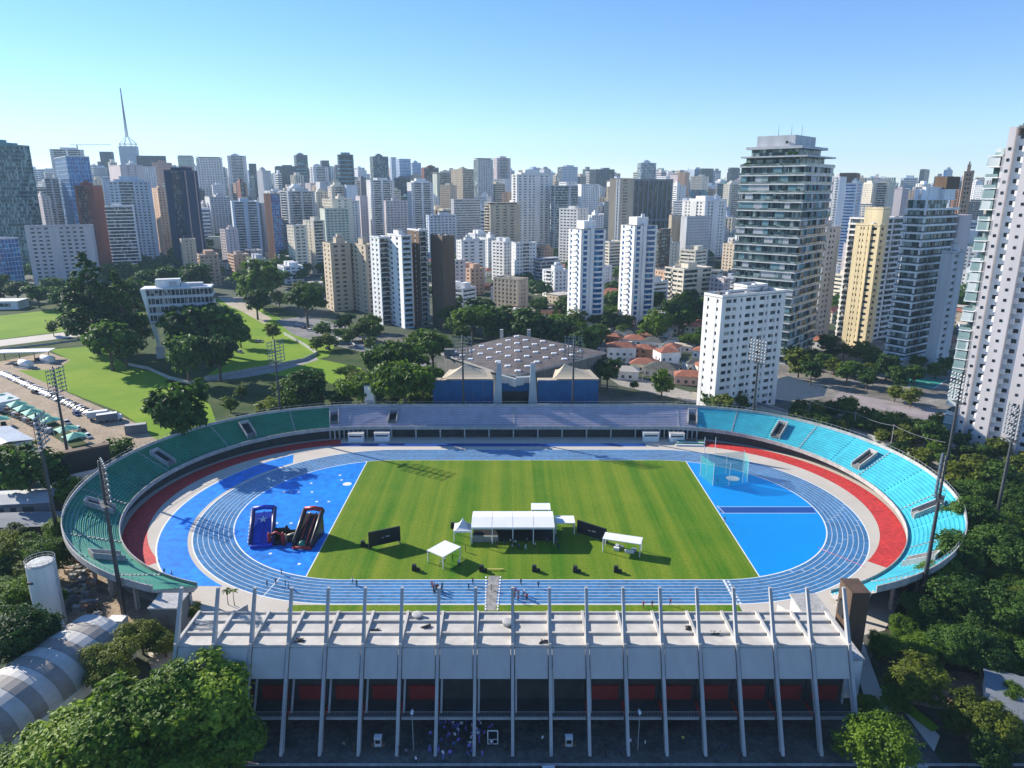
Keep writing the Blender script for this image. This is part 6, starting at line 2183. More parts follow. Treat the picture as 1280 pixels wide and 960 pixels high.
# dark rounded glass tower on skyline
def round_tower(px, ytop, D, r, label):
    zt = height_at(ytop, D); x = x_at(px, D, zt); z = terrain(x, D); h = zt - z
    t = thing('round_tower', label, 'office tower', (x, D, z))
    mb = MB(); mb.lathe([(r, 0), (r, h)], 20, GLD); mb.build('window_glass', t)
    mb = MB()
    for f in range(int(h / 8)):
        mb.lathe([(r + .1, f * 8), (r + .5, f * 8), (r + .5, f * 8 + 2.2), (r + .1, f * 8 + 2.2)], 20, wall('teal'))
    mb.build('ring_band', t)
    mb = MB(); mb.lathe([(r + .3, h), (r + .3, h + 1), (0, h + 1.2)], 20, M_RF); mb.lathe([(r * .6, h + 1), (r * .6, h + 5), (0, h + 5)], 16, wall('teal')); mb.build('roof', t)
round_tower(431.5, 194, 1500, 16, 'dark rounded glass tower standing out on the middle left skyline')
round_tower(377, 206, 1900, 12, 'round dark teal office on the skyline beside the slanted glass tower')

# ================================================================ THE REST OF THE CITY
SKY_TOP = [(-60, 215), (40, 214), (120, 205), (330, 212), (400, 210), (500, 213), (560, 216), (640, 212), (760, 216), (850, 214), (930, 219), (1050, 224), (1160, 222), (1340, 224)]
def skyline(px):
    for (a, b), (c, d_) in zip(SKY_TOP, SKY_TOP[1:]):
        if a <= px <= c: return b + (d_ - b) * (px - a) / (c - a)
    return 218
LAND = [(-200, 'the green glass tower'), (60, 'the blue glass tower'), (115, 'the broad pale blue tower'), (190, 'the navy tower'), (250, 'the striped white office'), (310, 'the orange edged block'), (360, 'the wide grey tower'), (415, 'the round tower'), (470, 'the white and brown tower'), (530, 'the sand coloured tower'), (600, 'the curved roof block'), (650, 'the big ribbed white tower'), (705, 'the left twin tower'), (765, 'the grooved office'), (840, 'the striped cream tower'), (895, 'the garden tower edge'), (960, 'the garden tower'), (1045, 'the yellow tower'), (1115, 'the slab edged tower'), (1180, 'the peach tower'), (1240, 'the pink tower')]
CN = {'white': 'white', 'offwhite': 'off white', 'cream': 'cream', 'beige': 'beige', 'sand': 'sand brown', 'grey': 'grey', 'darkgrey': 'dark grey', 'bluegrey': 'blue grey', 'brown': 'brown', 'palepink': 'pale pink', 'peach': 'peach', 'palegreen': 'pale green', 'teal': 'teal', 'redbrown': 'red brown'}
ST = {'punch': 'small windowed', 'punch2': 'wide windowed', 'band': 'ribbon windowed', 'fins': 'ribbed', 'glass': 'glass', 'slabs': 'slab edged', 'balc': 'balconied', 'balc2': 'twin balconied', 'core': 'centre shafted'}
USED = set()
farT = thing('distant_towers', 'dense band of tiny hazy towers closing the far skyline', 'towers', (0, 0, 0))
farT['kind'] = 'stuff'
farW, farG = MB(), MB()
def far_tower(x, y, w, d, h, z, rr):
    yaw = rad(rr.choice([-62, -50, -40]) + rr.uniform(-6, 6))
    c, s = math.cos(yaw), math.sin(yaw)
    wm = wall(rr.choice(['white', 'offwhite', 'cream', 'white', 'bluegrey', 'palepink', 'darkgrey', 'offwhite', 'sand', 'palegreen', 'cream', 'bluegrey']))
    g = rr.choice([GL, GLD, GL])
    def bx(m_, x0, x1, y0, y1, z0, z1, mt):
        P = [(x + a * c - b * s, y + a * s + b * c) for a, b in ((x0, y0), (x1, y0), (x1, y1), (x0, y1))]
        m_.hexa([(*p, z + z0) for p in P] + [(*p, z + z1) for p in P], mt)
    bx(farG, -w / 2, w / 2, -d / 2, d / 2, -.5, h - .1, g)
    st = rr.random()
    if st < .55:
        nf = max(3, int(h / 5))
        for f in range(nf + 1):
            zz = f * (h - 2) / nf
            bx(farW, -w / 2 - .3, w / 2 + .3, -d / 2 - .3, d / 2 + .3, zz, zz + (h / nf) * .5, wm)
    if st > .35:
        n_ = max(2, int(w / 5))
        for q in range(n_ + 1):
            u = -w / 2 + w * q / n_
            bx(farW, u - w / n_ * .3, u + w / n_ * .3, -d / 2 - .6, -d / 2 - .05, 0, h, wm)
            u = -d / 2 + d * q / n_
            bx(farW, w / 2 + .05, w / 2 + .6, u - d / n_ * .3, u + d / n_ * .3, 0, h, wm)
    bx(farW, -w / 2 - .5, w / 2 + .5, -d / 2 - .5, d / 2 + .5, h - .1, h + 1, wm)
    if rr.random() < .6: bx(farW, -w * .25, w * .2, -d * .25, d * .3, h + 1, h + rr.uniform(4, 9), wm)
rr = random.Random(2024)
rows = [(2500, 13), (2330, 14), (2150, 15), (1980, 16), (1800, 17), (1620, 19), (1450, 21), (1290, 23), (1140, 27), (1010, 34), (900, 52), (800, 80)]
ROWN = ['farthest', 'farther', 'very far', 'far', 'farthish', 'distant', 'halfway', 'midway', 'fairly near', 'near', 'close', 'closest']
count = 0
for ri, (D, step) in enumerate(rows):
    px = -70 + rr.uniform(0, step)
    while px < 1345:
        w_px = step * rr.uniform(.55, .95)
        st_ = step * rr.uniform(.9, 1.7)
        sk = skyline(px)
        if D > 1900: top = sk + abs(rr.gauss(0, 6)) - 3
        elif D > 1400: top = sk + 4 + rr.uniform(0, 18)
        elif D > 1100: top = sk + 14 + rr.uniform(0, 26)
        elif D > 850: top = sk + 26 + rr.uniform(0, 38)
        else: top = sk + 50 + rr.uniform(0, 36)
        D2 = D + rr.uniform(-70, 70)
        skip = False
        if D < 1100 and 645 < px < 920 and rr.random() < .55: skip = True
        if D < 860 and (250 < px < 300 or 600 < px): skip = True
        if D < 950 and px < 60: skip = True
        if D < 1400 and px > 930 and rr.random() < .5: skip = True
        if D < 1500 and 925 < px < 1045: skip = True
        if D > 1900 and rr.random() < .12: skip = True
        if rr.random() < .16: skip = True
        if not skip:
            w = w_px * D2 / F * rr.uniform(.7, .95)
            d = w * rr.uniform(.6, 1.1)
            zt = height_at(top, D2); x = x_at(px + w_px / 2, D2, zt)
            z = terrain(x, D2)
            h = zt - z
            if D >= 1800:
                if h > 12: far_tower(x, D2, w, d, h, z, rr)
                px += st_
                continue
            ok = h > 12 and all((x - a) ** 2 + (D2 - b) ** 2 > (.62 * (max(w, d) + c_)) ** 2 for a, b, c_ in BUILT)
            if ok:
                yaw = rad(rr.choice([-62, -55, -48, -38, -68, -25]) + rr.uniform(-5, 5))
                col = rr.choice(['white', 'offwhite', 'offwhite', 'cream', 'cream', 'beige', 'grey', 'bluegrey', 'palepink', 'cream', 'sand', 'darkgrey', 'white', 'white', 'offwhite', 'peach', 'teal', 'white'])
                if D > 1900 and rr.random() < .35: col = rr.choice(['darkgrey', 'bluegrey', 'teal'])
                st = rr.choice(['punch', 'punch', 'punch2', 'band', 'balc', 'balc2', 'core', 'fins', 'slabs'])
                gl = GL
                if col in ('darkgrey', 'teal') and rr.random() < .7: st, gl = 'glass', GLD
                land = [b for a, b in LAND if a <= px][-1]
                tall = 'tall ' if h > 95 else ('low ' if h < 42 else '')
                tp = rr.choice(['box', 'box', 'step', 'none', 'twin', 'cap'])
                tpn = {'box': 'roof room', 'step': 'stepped top', 'none': 'flat top', 'twin': 'twin roof rooms', 'cap': 'capped top'}[tp]
                lb = f"{tall}{CN[col]} {ST[st]} tower, {tpn}, {ROWN[ri]} behind {land}"
                if lb in USED:
                    lb = f"{tall}{CN[col]} {ST[st]} tower, {tpn}, right of its double behind {land}"
                if lb not in USED:
                    USED.add(lb)
                    box_building(x, D2, w, d, h, yaw, st, rr.choice(['side', 'punch', st, st]), col, lb, glass=gl, top=tp, z=z, group='towers of the city skyline', fh=rr.choice([3.1, 3.3, 3.6]) * (1.3 if D > 1500 else 1))
                    count += 1
        px += st_
for k in range(900):
    D = rr.uniform(1050, 2450); px = rr.uniform(-60, 1340)
    if 925 < px < 1045: continue
    top = skyline(px) + rr.uniform(12, 26) + max(0, (2000 - D)) * .035
    zt = height_at(top, D); x = x_at(px, D, zt); z = terrain(x, D)
    w, d, h = rr.uniform(14, 24), rr.uniform(12, 20), zt - z
    if h < 15 or h > 110 or any((x - a) ** 2 + (D - b) ** 2 < (.55 * (w + c_)) ** 2 for a, b, c_ in BUILT): continue
    BUILT.append((x, D, w))
    far_tower(x, D, w, d, h, z, rr)
# mid-rise blocks packed between the park and the towers
nm = 0
for k in range(1400):
    D = rr.uniform(500, 900); px = rr.choice([rr.uniform(556, 712), rr.uniform(826, 930), rr.uniform(1030, 1215), rr.uniform(240, 405), rr.uniform(556, 930)])
    if D < 640 and px < 560: continue
    x = x_at(px, D); w, d, h = rr.uniform(13, 24), rr.uniform(11, 17), rr.choice([9, 12, 15, 21, 27, 33, 36])
    if D < 600: h = min(h, 21)
    if any((x - a) ** 2 + (D - b) ** 2 < (.55 * (max(w, d) + c_)) ** 2 for a, b, c_ in BUILT): continue
    col = rr.choice(['white', 'offwhite', 'cream', 'white', 'palepink', 'beige', 'grey', 'peach']); st = rr.choice(['punch', 'punch2', 'balc', 'band', 'punch'])
    land = [b for a, b in LAND if a <= px][-1]
    sz = 'squat' if h < 14 else 'short' if h < 25 else 'medium'
    lb = f"{sz} {CN[col]} {ST[st]} block, {'close' if D < 640 else 'well' if D < 780 else 'far'} behind {land}"
    if lb in USED: continue
    USED.add(lb)
    box_building(x, D, w, d, h, rad(rr.choice([-60, -50, -35]) + rr.uniform(-6, 6)), st, rr.choice(['side', 'punch', st]), col, lb, top=rr.choice(['box', 'none', 'twin']), group='mid-rise blocks between the park and the towers')
    nm += 1
    if nm >= 58: break
farW.build('wall', farT, 'stuff'); farG.build('window_glass', farT, 'stuff')
print('fill buildings', count)
# ================================================================ LEFT: PRACTICE GROUND, CAR PARK
def poly(name, pts, z, m, kind='structure'):
    mb = MB()
    mb.face([(*ground_at(*p), z) for p in pts][::-1], m)
    o = mb.build(name, None, kind)
    return o
def _dbl(m):
    return m
poly('park_grass', [(-400, 470), (-300, 398), (60, 380), (200, 372), (330, 376), (470, 430), (545, 452), (555, 512), (300, 560), (120, 560), (-400, 640)], -0.01, M_ROUGHG)
poly('practice_field', [(-60, 425), (-30, 398), (60, 388), (150, 384), (182, 392), (182, 404), (100, 412), (0, 424)], 0.015, M_LAWN)
poly('practice_track', [(-60, 436), (-60, 426), (0, 425), (100, 413), (182, 405), (185, 411), (110, 419), (0, 433)], 0.02, M_APRON)
poly('far_bank', [(-60, 396), (20, 388), (60, 375), (180, 366), (184, 380), (120, 382), (20, 393), (-60, 402)], 0.012, M_ROUGHG)
poly('lawn', [(60, 437), (125, 432), (160, 458), (235, 475), (262, 505), (275, 540), (205, 552), (185, 545), (168, 527), (150, 515), (20, 465), (20, 460), (80, 446)], 0.02, M_LAWN)
poly('lawn_strip', [(205, 476), (255, 470), (330, 478), (420, 500), (440, 512), (300, 530), (262, 505)], 0.02, M_ROUGHG)
poly('path_lawn', [(268, 372), (300, 372), (345, 395), (420, 430), (410, 446), (330, 448), (285, 456), (270, 440), (300, 420), (290, 395)], 0.022, M_LAWN)
poly('small_lawn', [(340, 438), (405, 450), (452, 460), (440, 488), (385, 470), (345, 470), (320, 462)], 0.024, M_LAWN)
poly('small_lawn', [(300, 440), (395, 438), (408, 446), (350, 462), (300, 470), (258, 470)], 0.026, M_LAWN)
poly('car_park', [(-60, 452), (0, 452), (60, 440), (88, 450), (70, 462), (22, 463), (168, 528), (200, 553), (165, 580), (118, 560), (60, 520), (-60, 478)], 0.03, M_DIRT)
poly('car_park', [(-60, 505), (0, 518), (40, 530), (90, 560), (70, 600), (20, 560), (-60, 530)], 0.03, M_DIRT)
poly('access_road', [(255, 470), (300, 466), (345, 458), (395, 446), (398, 450), (350, 464), (300, 473), (258, 477)], 0.035, M_PAVE)
poly('road', [(345, 400), (385, 395), (430, 408), (470, 425), (505, 442), (545, 452), (520, 462), (480, 447), (440, 437), (400, 428), (365, 418)], 0.04, mat('park road', (.20, .195, .19), .9, .2, .1, fine=.8))
poly('sand_path', [(270, 370), (318, 372), (315, 385), (340, 398), (330, 405), (300, 388), (285, 382)], 0.035, mat('sandy path', (.45, .38, .28), .95, .12, .1))
# white boundary walls
def wall_px(name, label, pts, h, m=M_WHITE, th=.3, cat='wall'):
    mb = MB()
    P = [ground_at(*p) for p in pts]
    for a, b in zip(P, P[1:]):
        mb.beam((*a, h / 2), (*b, h / 2), th, h, m)
    return tag(mb.build(name), label, cat)
wall_px('boundary_wall', 'white wall curving from the office legs to the big lawn tree', [(160, 457), (185, 462), (212, 474), (238, 481), (280, 470), (330, 461), (380, 451), (396, 443), (380, 432), (355, 418)], 1.5, M_CONC)
wall_px('boundary_wall', 'low white wall of the driveway below the brown tower', [(400, 415), (440, 430), (470, 442)], 1.0)
wall_px('boundary_wall', 'long pale wall behind the practice field', [(60, 380), (100, 373), (170, 366)], 2.5, M_CONC)
wall_px('practice_fence', 'pale low fence running along the practice field bank', [(-20, 440), (60, 431), (110, 424)], 1.0, M_CONC, .15, 'fence')
poly('track_bank', [(-60, 445), (0, 440), (110, 424), (125, 430), (60, 437), (0, 447), (-60, 455)], 0.03, M_ROUGHG)
# office on stilts with a slanted end wall
def stilt_office():
    D = 355
    t = thing('stilt_office', 'long concrete office raised on stilts with a slanted white end wall, in the dark trees', 'office building', (0, 0, 0))
    xl, xr = x_at(187, D, 20), x_at(266, D + 6, 20)
    zt, zb = height_at(362, D), height_at(404, D)
    C = wall('grey')
    yaw = math.atan2(9, xr - xl)
    def P(u, v, z): return (xl + u * math.cos(yaw) - v * math.sin(yaw), D + u * math.sin(yaw) + v * math.cos(yaw), z)
    L = (xr - xl) / math.cos(yaw)
    def hx(mb, u0, u1, v0, v1, z0, z1, m): mb.hexa([P(u0, v0, z0), P(u1, v0, z0), P(u1, v1, z0), P(u0, v1, z0), P(u0, v0, z1), P(u1, v0, z1), P(u1, v1, z1), P(u0, v1, z1)], m)
    mb = MB(); hx(mb, .6, L - .4, .4, 11.6, zb, zt - .4, GL); mb.build('window_glass', t)
    mb = MB()
    nf = 4
    fh = (zt - zb) / nf
    for f in range(nf + 1):
        z = zb + f * fh
        hx(mb, 0, L, 0, 12, z - .5, z + (.9 if f < nf else .1), C)
    for k in range(17):
        u = L * k / 16
        hx(mb, max(.01, u - .14), min(L - .01, u + .14), .05, .39, zb + .92, zt - .52, C)
    mb.build('floor_band', t)
    mb = MB(); hx(mb, .2, L - .2, .2, 11.8, zt + .12, zt + .3, M_WHITE); mb.build('roof', t)
    mb = MB(); hx(mb, L * .13, L * .5, 5, 10, zt + .3, zt + 4.2, wall('offwhite')); hx(mb, L * .52, L * .85, 4, 9, zt + .3, zt + 2.0, wall('grey')); hx(mb, L * .35, L * .45, 3.5, 4.9, zt + .3, zt + 3, M_GALV); mb.build('roof_house', t)
    mb = MB()
    # slanted end wall: wide at top, narrow foot
    z_f = 6.0
    mb.hexa([P(1.5, 3.5, z_f), P(3.0, 3.5, z_f), P(3.0, 7, z_f), P(1.5, 7, z_f), P(-2.4, -.5, zt + .3), P(-.02, -.5, zt + .3), P(-.02, 12.3, zt + .3), P(-2.4, 12.3, zt + .3)], M_WHITE)
    mb.build('slanted_wall', t)
    mb = MB(); hx(mb, 0.5, 4.2, 2.8, 8, 0, z_f - .02, wall('grey')); mb.build('leg', t)
    for u in (.35, .6, .9):
        mb = MB(); hx(mb, L * u, L * u + 1.4, 4, 7, 0, zb - .52, wall('grey')); mb.build('leg', t)
stilt_office()
# rows of parked cars
def car_mesh(col, pick=False):
    body = mat('car paint ' + col, {'white': (.7, .7, .7), 'silver': (.42, .43, .45), 'black': (.012, .012, .014), 'grey': (.12, .125, .13), 'red': (.35, .02, .02), 'blue': (.03, .06, .2)}[col], .5, .02, spec=.35)
    mb = MB()
    def prof(pts, w0, m, z0=None):
        n_ = len(pts)
        L_ = [(-w0 * s, y, z) for (y, z, s) in pts]; R_ = [(w0 * s, y, z) for (y, z, s) in pts]
        for i in range(n_):
            j = (i + 1) % n_
            mb.face([L_[i], L_[j], R_[j], R_[i]], m)
        mb.face(L_[::-1], m); mb.face(R_, m)
    prof([(-2.15, .3, 1), (2.1, .3, 1), (2.15, .75, 1), (2.0, .95, .97), (-.2, .98, .97), (-1.2, .92, .97), (-2.05, .75, .96)], .88, body)
    prof([(-1.25, .93, .97), (1.95, .96, .97), (1.5, 1.42, .82), (-.35, 1.45, .82)], .86, mat('car glass', (.01, .012, .016), .4, .1, spec=.25))
    prof([(-.42, 1.43, .84), (1.5, 1.40, .84), (1.42, 1.5, .8), (-.3, 1.51, .8)], .86, body)
    for sx in (-1, 1):
        for sy in (-1.35, 1.3):
            mb.tube([(sx * .93, sy, .33), (sx * .68, sy, .33)], [.33, .33], 10, M_BLACK)
            mb.tube([(sx * .945, sy, .33), (sx * .92, sy, .33)], [.18, .18], 8, M_GALV)
    for sx in (-.62, .62):
        mb.box(sx - .18, sx + .18, -2.16, -2.12, .6, .74, M_WHITE); mb.box(sx - .15, sx + .15, 2.14, 2.18, .68, .84, I_R)
    return mb.mesh('car')
CARS = {c: car_mesh(c) for c in ('white', 'silver', 'black', 'grey', 'red', 'blue')}
def car(x, y, rz, col, label, group=None):
    return tag(place(CARS[col], 'parked_car', None, (x, y, .035 + terrain(x, y)), rz), label, 'car', group)
a, b = Vector(ground_at(4, 468)), Vector(ground_at(119, 521))
n_ = 33
seq = 'silver white silver white black blue white black black white silver black white white silver white white silver white black white white black silver black silver black white silver black white silver white'.split()
for i in range(n_):
    p = a.lerp(b, i / (n_ - 1))
    if i == 22: continue
    car(p.x, p.y, math.atan2(b.y - a.y, b.x - a.x) + rad(8 + R.uniform(-3, 3)), seq[i], f'{seq[i]} car in the slanted row along the lawn, {ordinal(i)} from the far end', 'cars in the slanted row along the lawn')
for (px, py, rz, col, lab) in ((45, 492, 60, 'black', 'black car alone on the dirt by the first green awning'), (88, 507, 40, 'silver', 'silver car behind the green awnings, upper'), (98, 512, 40, 'white', 'white car behind the green awnings, by the mast'), (96, 519, 50, 'blue', 'blue car poking out between awnings'), (84, 530, 50, 'silver', 'silver car before the last pair of green awnings'), (98, 538, 50, 'white', 'white car right of the last pair of awnings'), (104, 541, 50, 'black', 'black car by the scoreboard top'), (110, 547, 50, 'white', 'white car touching the scoreboard roof'), (5, 533, 40, 'black', 'black car beside the white shed roof, first'), (13, 538, 40, 'grey', 'grey car beside the white shed roof, second'), (22, 545, 40, 'black', 'black car beside the white shed roof, third'), (29, 549, 40, 'grey', 'grey car beside the white shed roof, fourth'), (324, 428, 80, 'silver', 'silver car parked on the inner lot by the trees'), (410, 437, 40, 'black', 'dark car on the park road below the towers'), (372, 407, 60, 'white', 'white car on the park road, first'), (380, 411, 60, 'grey', 'grey car on the park road, second'), (388, 414, 60, 'white', 'white car on the park road, third'), (300, 441, 60, 'silver', 'silver car beyond the white wall')):
    car(*ground_at(px, py), rad(rz), col, lab)
x, y = ground_at(690, 972)
car(x, y, rad(90), 'white', 'white car on the dark street at the bottom edge')
# trucks
for (px, py, rz, col, lab) in ((136, 527, 118, 'black', 'long dark truck parked at the near end of the car row'), (124, 524, 118, 'grey', 'grey van beside the long dark truck'), (172, 541, 112, 'sand', 'dark flat container box on the dirt by the dark tree')):
    x, y = ground_at(px, py)
    t = thing('truck' if px < 160 else 'container', lab, 'truck' if px < 160 else 'container', (x, y, .035), rad(rz))
    Wm = wall('darkgrey') if px != 124 else wall('grey')
    mb = MB(); mb.box(-1.25, 1.25, -3.2, 3.8, .9, 3.2, Wm); mb.build('cargo_box', t)
    mb = MB(); mb.box(-1.2, 1.2, -3.1, 3.7, 3.203, 3.3, M_WHITE if px < 130 or px == 136 else M_CONC); mb.build('roof', t)
    if px < 160:
        mb = MB(); mb.hexa([(-1.15, -4.8, .5), (1.15, -4.8, .5), (1.15, -3.22, .5), (-1.15, -3.22, .5), (-1.05, -4.5, 2.3), (1.05, -4.5, 2.3), (1.05, -3.22, 2.5), (-1.05, -3.22, 2.5)], M_WHITE if px == 136 else Wm); mb.build('cab', t)
        mb = MB()
        for yy in (-4.0, 0.5, 2.6):
            for s in (-1, 1): mb.tube([(s * 1.2, yy, .48), (s * .85, yy, .48)], [.48, .48], 10, M_BLACK)
        mb.build('wheel', t)
    else:
        mb = MB(); mb.box(-1.25, 1.25, -3.2, 3.8, 0, .897, Wm); mb.build('base', t)
# green peaked awnings
M_AWN = mat('green awning canvas', (.10, .42, .30), .7, .06)
def awning(px, py, label, s=1.0):
    x, y = ground_at(px, py, 2.8)
    t = thing('green_awning', label, 'awning', (x, y, .03), rad(-40), 'green peaked awnings over the car park')
    w = 3.1 * s
    mb = MB()
    P_ = [(-w, -w, 2.6), (w, -w, 2.6), (w, w, 2.6), (-w, w, 2.6)]
    for i in range(4):
        A, Bq = Vector(P_[i]), Vector(P_[(i + 1) % 4]); K = Vector((0, 0, 4.2)); M_ = (A + Bq) / 2 + Vector((0, 0, .35))
        mb.face([A, M_, K], M_AWN); mb.face([M_, Bq, K], M_AWN)
    mb.build('canopy', t)
    for i in range(4):
        mb = MB(); mb.tube([(P_[i][0] * .97, P_[i][1] * .97, 0), (P_[i][0] * .97, P_[i][1] * .97, 2.59)], [.08, .08], 6, M_WHITE); mb.build('post', t)
for i, (px, py) in enumerate(((2, 496), (12, 500), (21, 505), (30, 510), (40, 515), (49, 520), (62, 525))):
    awning(px, py, ['first', 'second', 'third', 'fourth', 'fifth', 'sixth', 'seventh'][i] + ' green awning of the diagonal row, counted from the left edge')
for (px, py, lab) in ((83, 536, 'green awning by the mast above the scoreboard, upper of the last pair'), (93, 545, 'green awning beside the scoreboard, lower of the last pair'), (-3, 524, 'green awning cut by the left edge, next to the white shed roof')):
    awning(px, py, lab, 1.05)
for i in range(14):
    mb = MB()
    px = 2 + i * 4.5; py = 511 + i * 2.3
    x, y = ground_at(px, py)
    mb.box(x - 1, x + 1, y - 1, y + 1, .03, 1.5 + (i % 3) * .3, [M_BLACK, wall('grey'), wall('brown')][i % 3]); mb.box(x - .8, x + .8, y - 1.2, y - 1.01, .5, .9, M_GALV)
    tag(mb.build('market_stall'), 'dark stall under the green awnings, ' + ordinal(i) + ' from the left', 'stall', 'stalls under the green awnings')
# sheds with white roofs
def shed(px, py, w, d, h, rz, label, col='offwhite', roof=M_WHITE, pitch=0.0, z0=None):
    x, y = ground_at(px, py, h)
    t = thing('shed', label, 'shed', (x, y, 0), rad(rz))
    mb = MB(); mb.box(-w / 2, w / 2, -d / 2, d / 2, 0, h, wall(col)); mb.build('wall', t)
    mb = MB()
    e = .4
    mb.hexa([(-w / 2 - e, -d / 2 - e, h + .003), (w / 2 + e, -d / 2 - e, h + .003), (w / 2 + e, 0, h + .003 + pitch), (-w / 2 - e, 0, h + .003 + pitch), (-w / 2 - e, -d / 2 - e, h + .15), (w / 2 + e, -d / 2 - e, h + .15), (w / 2 + e, 0, h + .15 + pitch), (-w / 2 - e, 0, h + .15 + pitch)], roof)
    mb.hexa([(-w / 2 - e, .004, h + .003 + pitch), (w / 2 + e, .004, h + .003 + pitch), (w / 2 + e, d / 2 + e, h + .003), (-w / 2 - e, d / 2 + e, h + .003), (-w / 2 - e, .004, h + .15 + pitch), (w / 2 + e, .004, h + .15 + pitch), (w / 2 + e, d / 2 + e, h + .15), (-w / 2 - e, d / 2 + e, h + .15)], roof)
    mb.build('roof', t)
    mb = MB(); mb.box(-w * .3, w * .3, -d / 2 - .05, -d / 2 - .004, h * .35, h * .75, GL); mb.build('window', t)
    return t
shed(-5, 548, 22, 14, 5, -38, 'white roofed shed at the left edge below the awnings', pitch=1.2, roof=mat('blue white roof', (.45, .5, .55), .6))
shed(5, 375, 26, 14, 6, 5, 'white low shed at the left edge behind the practice field', roof=M_WHITE)
shed(0, 498, 14, 9, 3.4, -38, 'grey blue flat roof at the left edge above the awnings', roof=mat('blue white roof', (.45, .5, .55), .6))
shed(15, 622, 24, 9, 4, 8, 'dark open shed with a pale curved roof left of the green stand', 'darkgrey', wall('grey'), .9)
shed(22, 650, 20, 8, 3.5, 4, 'low dark shed below the pale curved roof', 'brown', wall('darkgrey'), .4)
shed(1275, 872, 9, 12, 3.5, -30, 'small kiosk hut with a dark grey roof at the lower right edge', 'white', wall('darkgrey'), .6)
# canopy of the petrol-like shelter
x, y = ground_at(31, 438, 5)
t = thing('shelter', 'long white flat shelter on posts beside the practice field', 'shelter', (x, y, 0), rad(8))
mb = MB(); mb.box(-13, 13, -4, 4, 4.6, 5.0, M_WHITE); mb.build('roof', t)
for a in (-10, -3, 4, 11):
    mb = MB(); mb.tube([(a, 0, 0), (a, 0, 4.597)], [.2, .2], 6, M_STEEL); mb.build('post', t)
for (px, py, lab) in ((33, 459, 'white barrel shaped tank lying by the lawn, left one'), (60, 453, 'white barrel shaped tank lying by the lawn, right one')):
    x, y = ground_at(px, py)
    t = thing('barrel_tank', lab, 'tank', (x, y, .03), rad(-25))
    mb = MB(); mb.tube([(-4, 0, 1.9), (-3.7, 0, 1.9), (3.7, 0, 1.9), (4, 0, 1.9)], [1.2, 1.8, 1.8, 1.2], 16, M_WHITE); mb.build('tank', t, smooth_=True)
    mb = MB(); mb.box(-6, 5, -2.5, 2.2, 0, .5, M_GALV); mb.box(-7.5, -4.4, -2, 1, .5, 1.8, M_BLACK); mb.build('base', t)
# scoreboard
t = thing('scoreboard', 'black scoreboard on a white frame behind the green stand', 'scoreboard', (x_at(106, 192, 9), 191, 0), rad(40))
mb = MB(); mb.box(-7.2, 7.2, 0, 2.2, 6.2, 12.4, M_BLACK); mb.build('board', t)
mb = MB(); mb.box(-7.4, 7.4, -.1, 2.4, 12.403, 12.9, wall('brown')); mb.build('top_cover', t)
mb = MB(); mb.box(-7.3, 7.3, -.15, 2.3, 4.9, 6.197, M_WHITE); mb.box(-8.9, -7.21, -.2, 2.3, 4.9, 12.4, M_WHITE); mb.build('frame', t)
for s in (-7.8, -1, 6.2):
    mb = MB(); mb.box(s - .7, s + .7, .2, 2, 0, 4.897, M_WHITE); mb.build('leg', t)
# white water tank tower
x, y = ground_at(66, 783)
t = thing('water_tower', 'tall white cylindrical water tank at the lower left', 'water tank', (x, y, 0))
Hh = 14.2
mb = MB(); mb.lathe([(2.55, 0), (2.6, .3), (2.55, Hh - .3), (2.6, Hh)], 28, mat('tank paint', (.68, .7, .7), .45, .1, .4, streak=True)); mb.build('tank', t, smooth_=True)
mb = MB(); mb.lathe([(2.6, Hh), (2.2, Hh + .35), (0, Hh + .5)], 28, mat('tank top', (.5, .5, .47), .7, .1)); mb.build('top_cover', t)
mb = MB(); mb.box(-1.5, -.3, -2.66, -2.35, Hh - 3.2, Hh - 2.8, M_BLACK); mb.build('stripe_mark', t)
mb = MB()
for k in range(16):
    a0_, a1_ = 2 * math.pi * k / 16, 2 * math.pi * (k + 1) / 16
    for hh in (.55, 1.1):
        mb.beam((2.6 * math.cos(a0_), 2.6 * math.sin(a0_), Hh + hh), (2.6 * math.cos(a1_), 2.6 * math.sin(a1_), Hh + hh), .05, .05, M_GALV)
    mb.beam((2.6 * math.cos(a0_), 2.6 * math.sin(a0_), Hh), (2.6 * math.cos(a0_), 2.6 * math.sin(a0_), Hh + 1.1), .05, .05, M_GALV)
mb.build('railing', t)
mb = MB()
for s in (-.25, .25): mb.beam((2.8, s, 0), (2.8, s, Hh + 1), .06, .06, M_GALV)
for k in range(40): mb.beam((2.8, -.25, k * .38), (2.8, .25, k * .38), .04, .04, M_GALV)
mb.build('ladder', t)
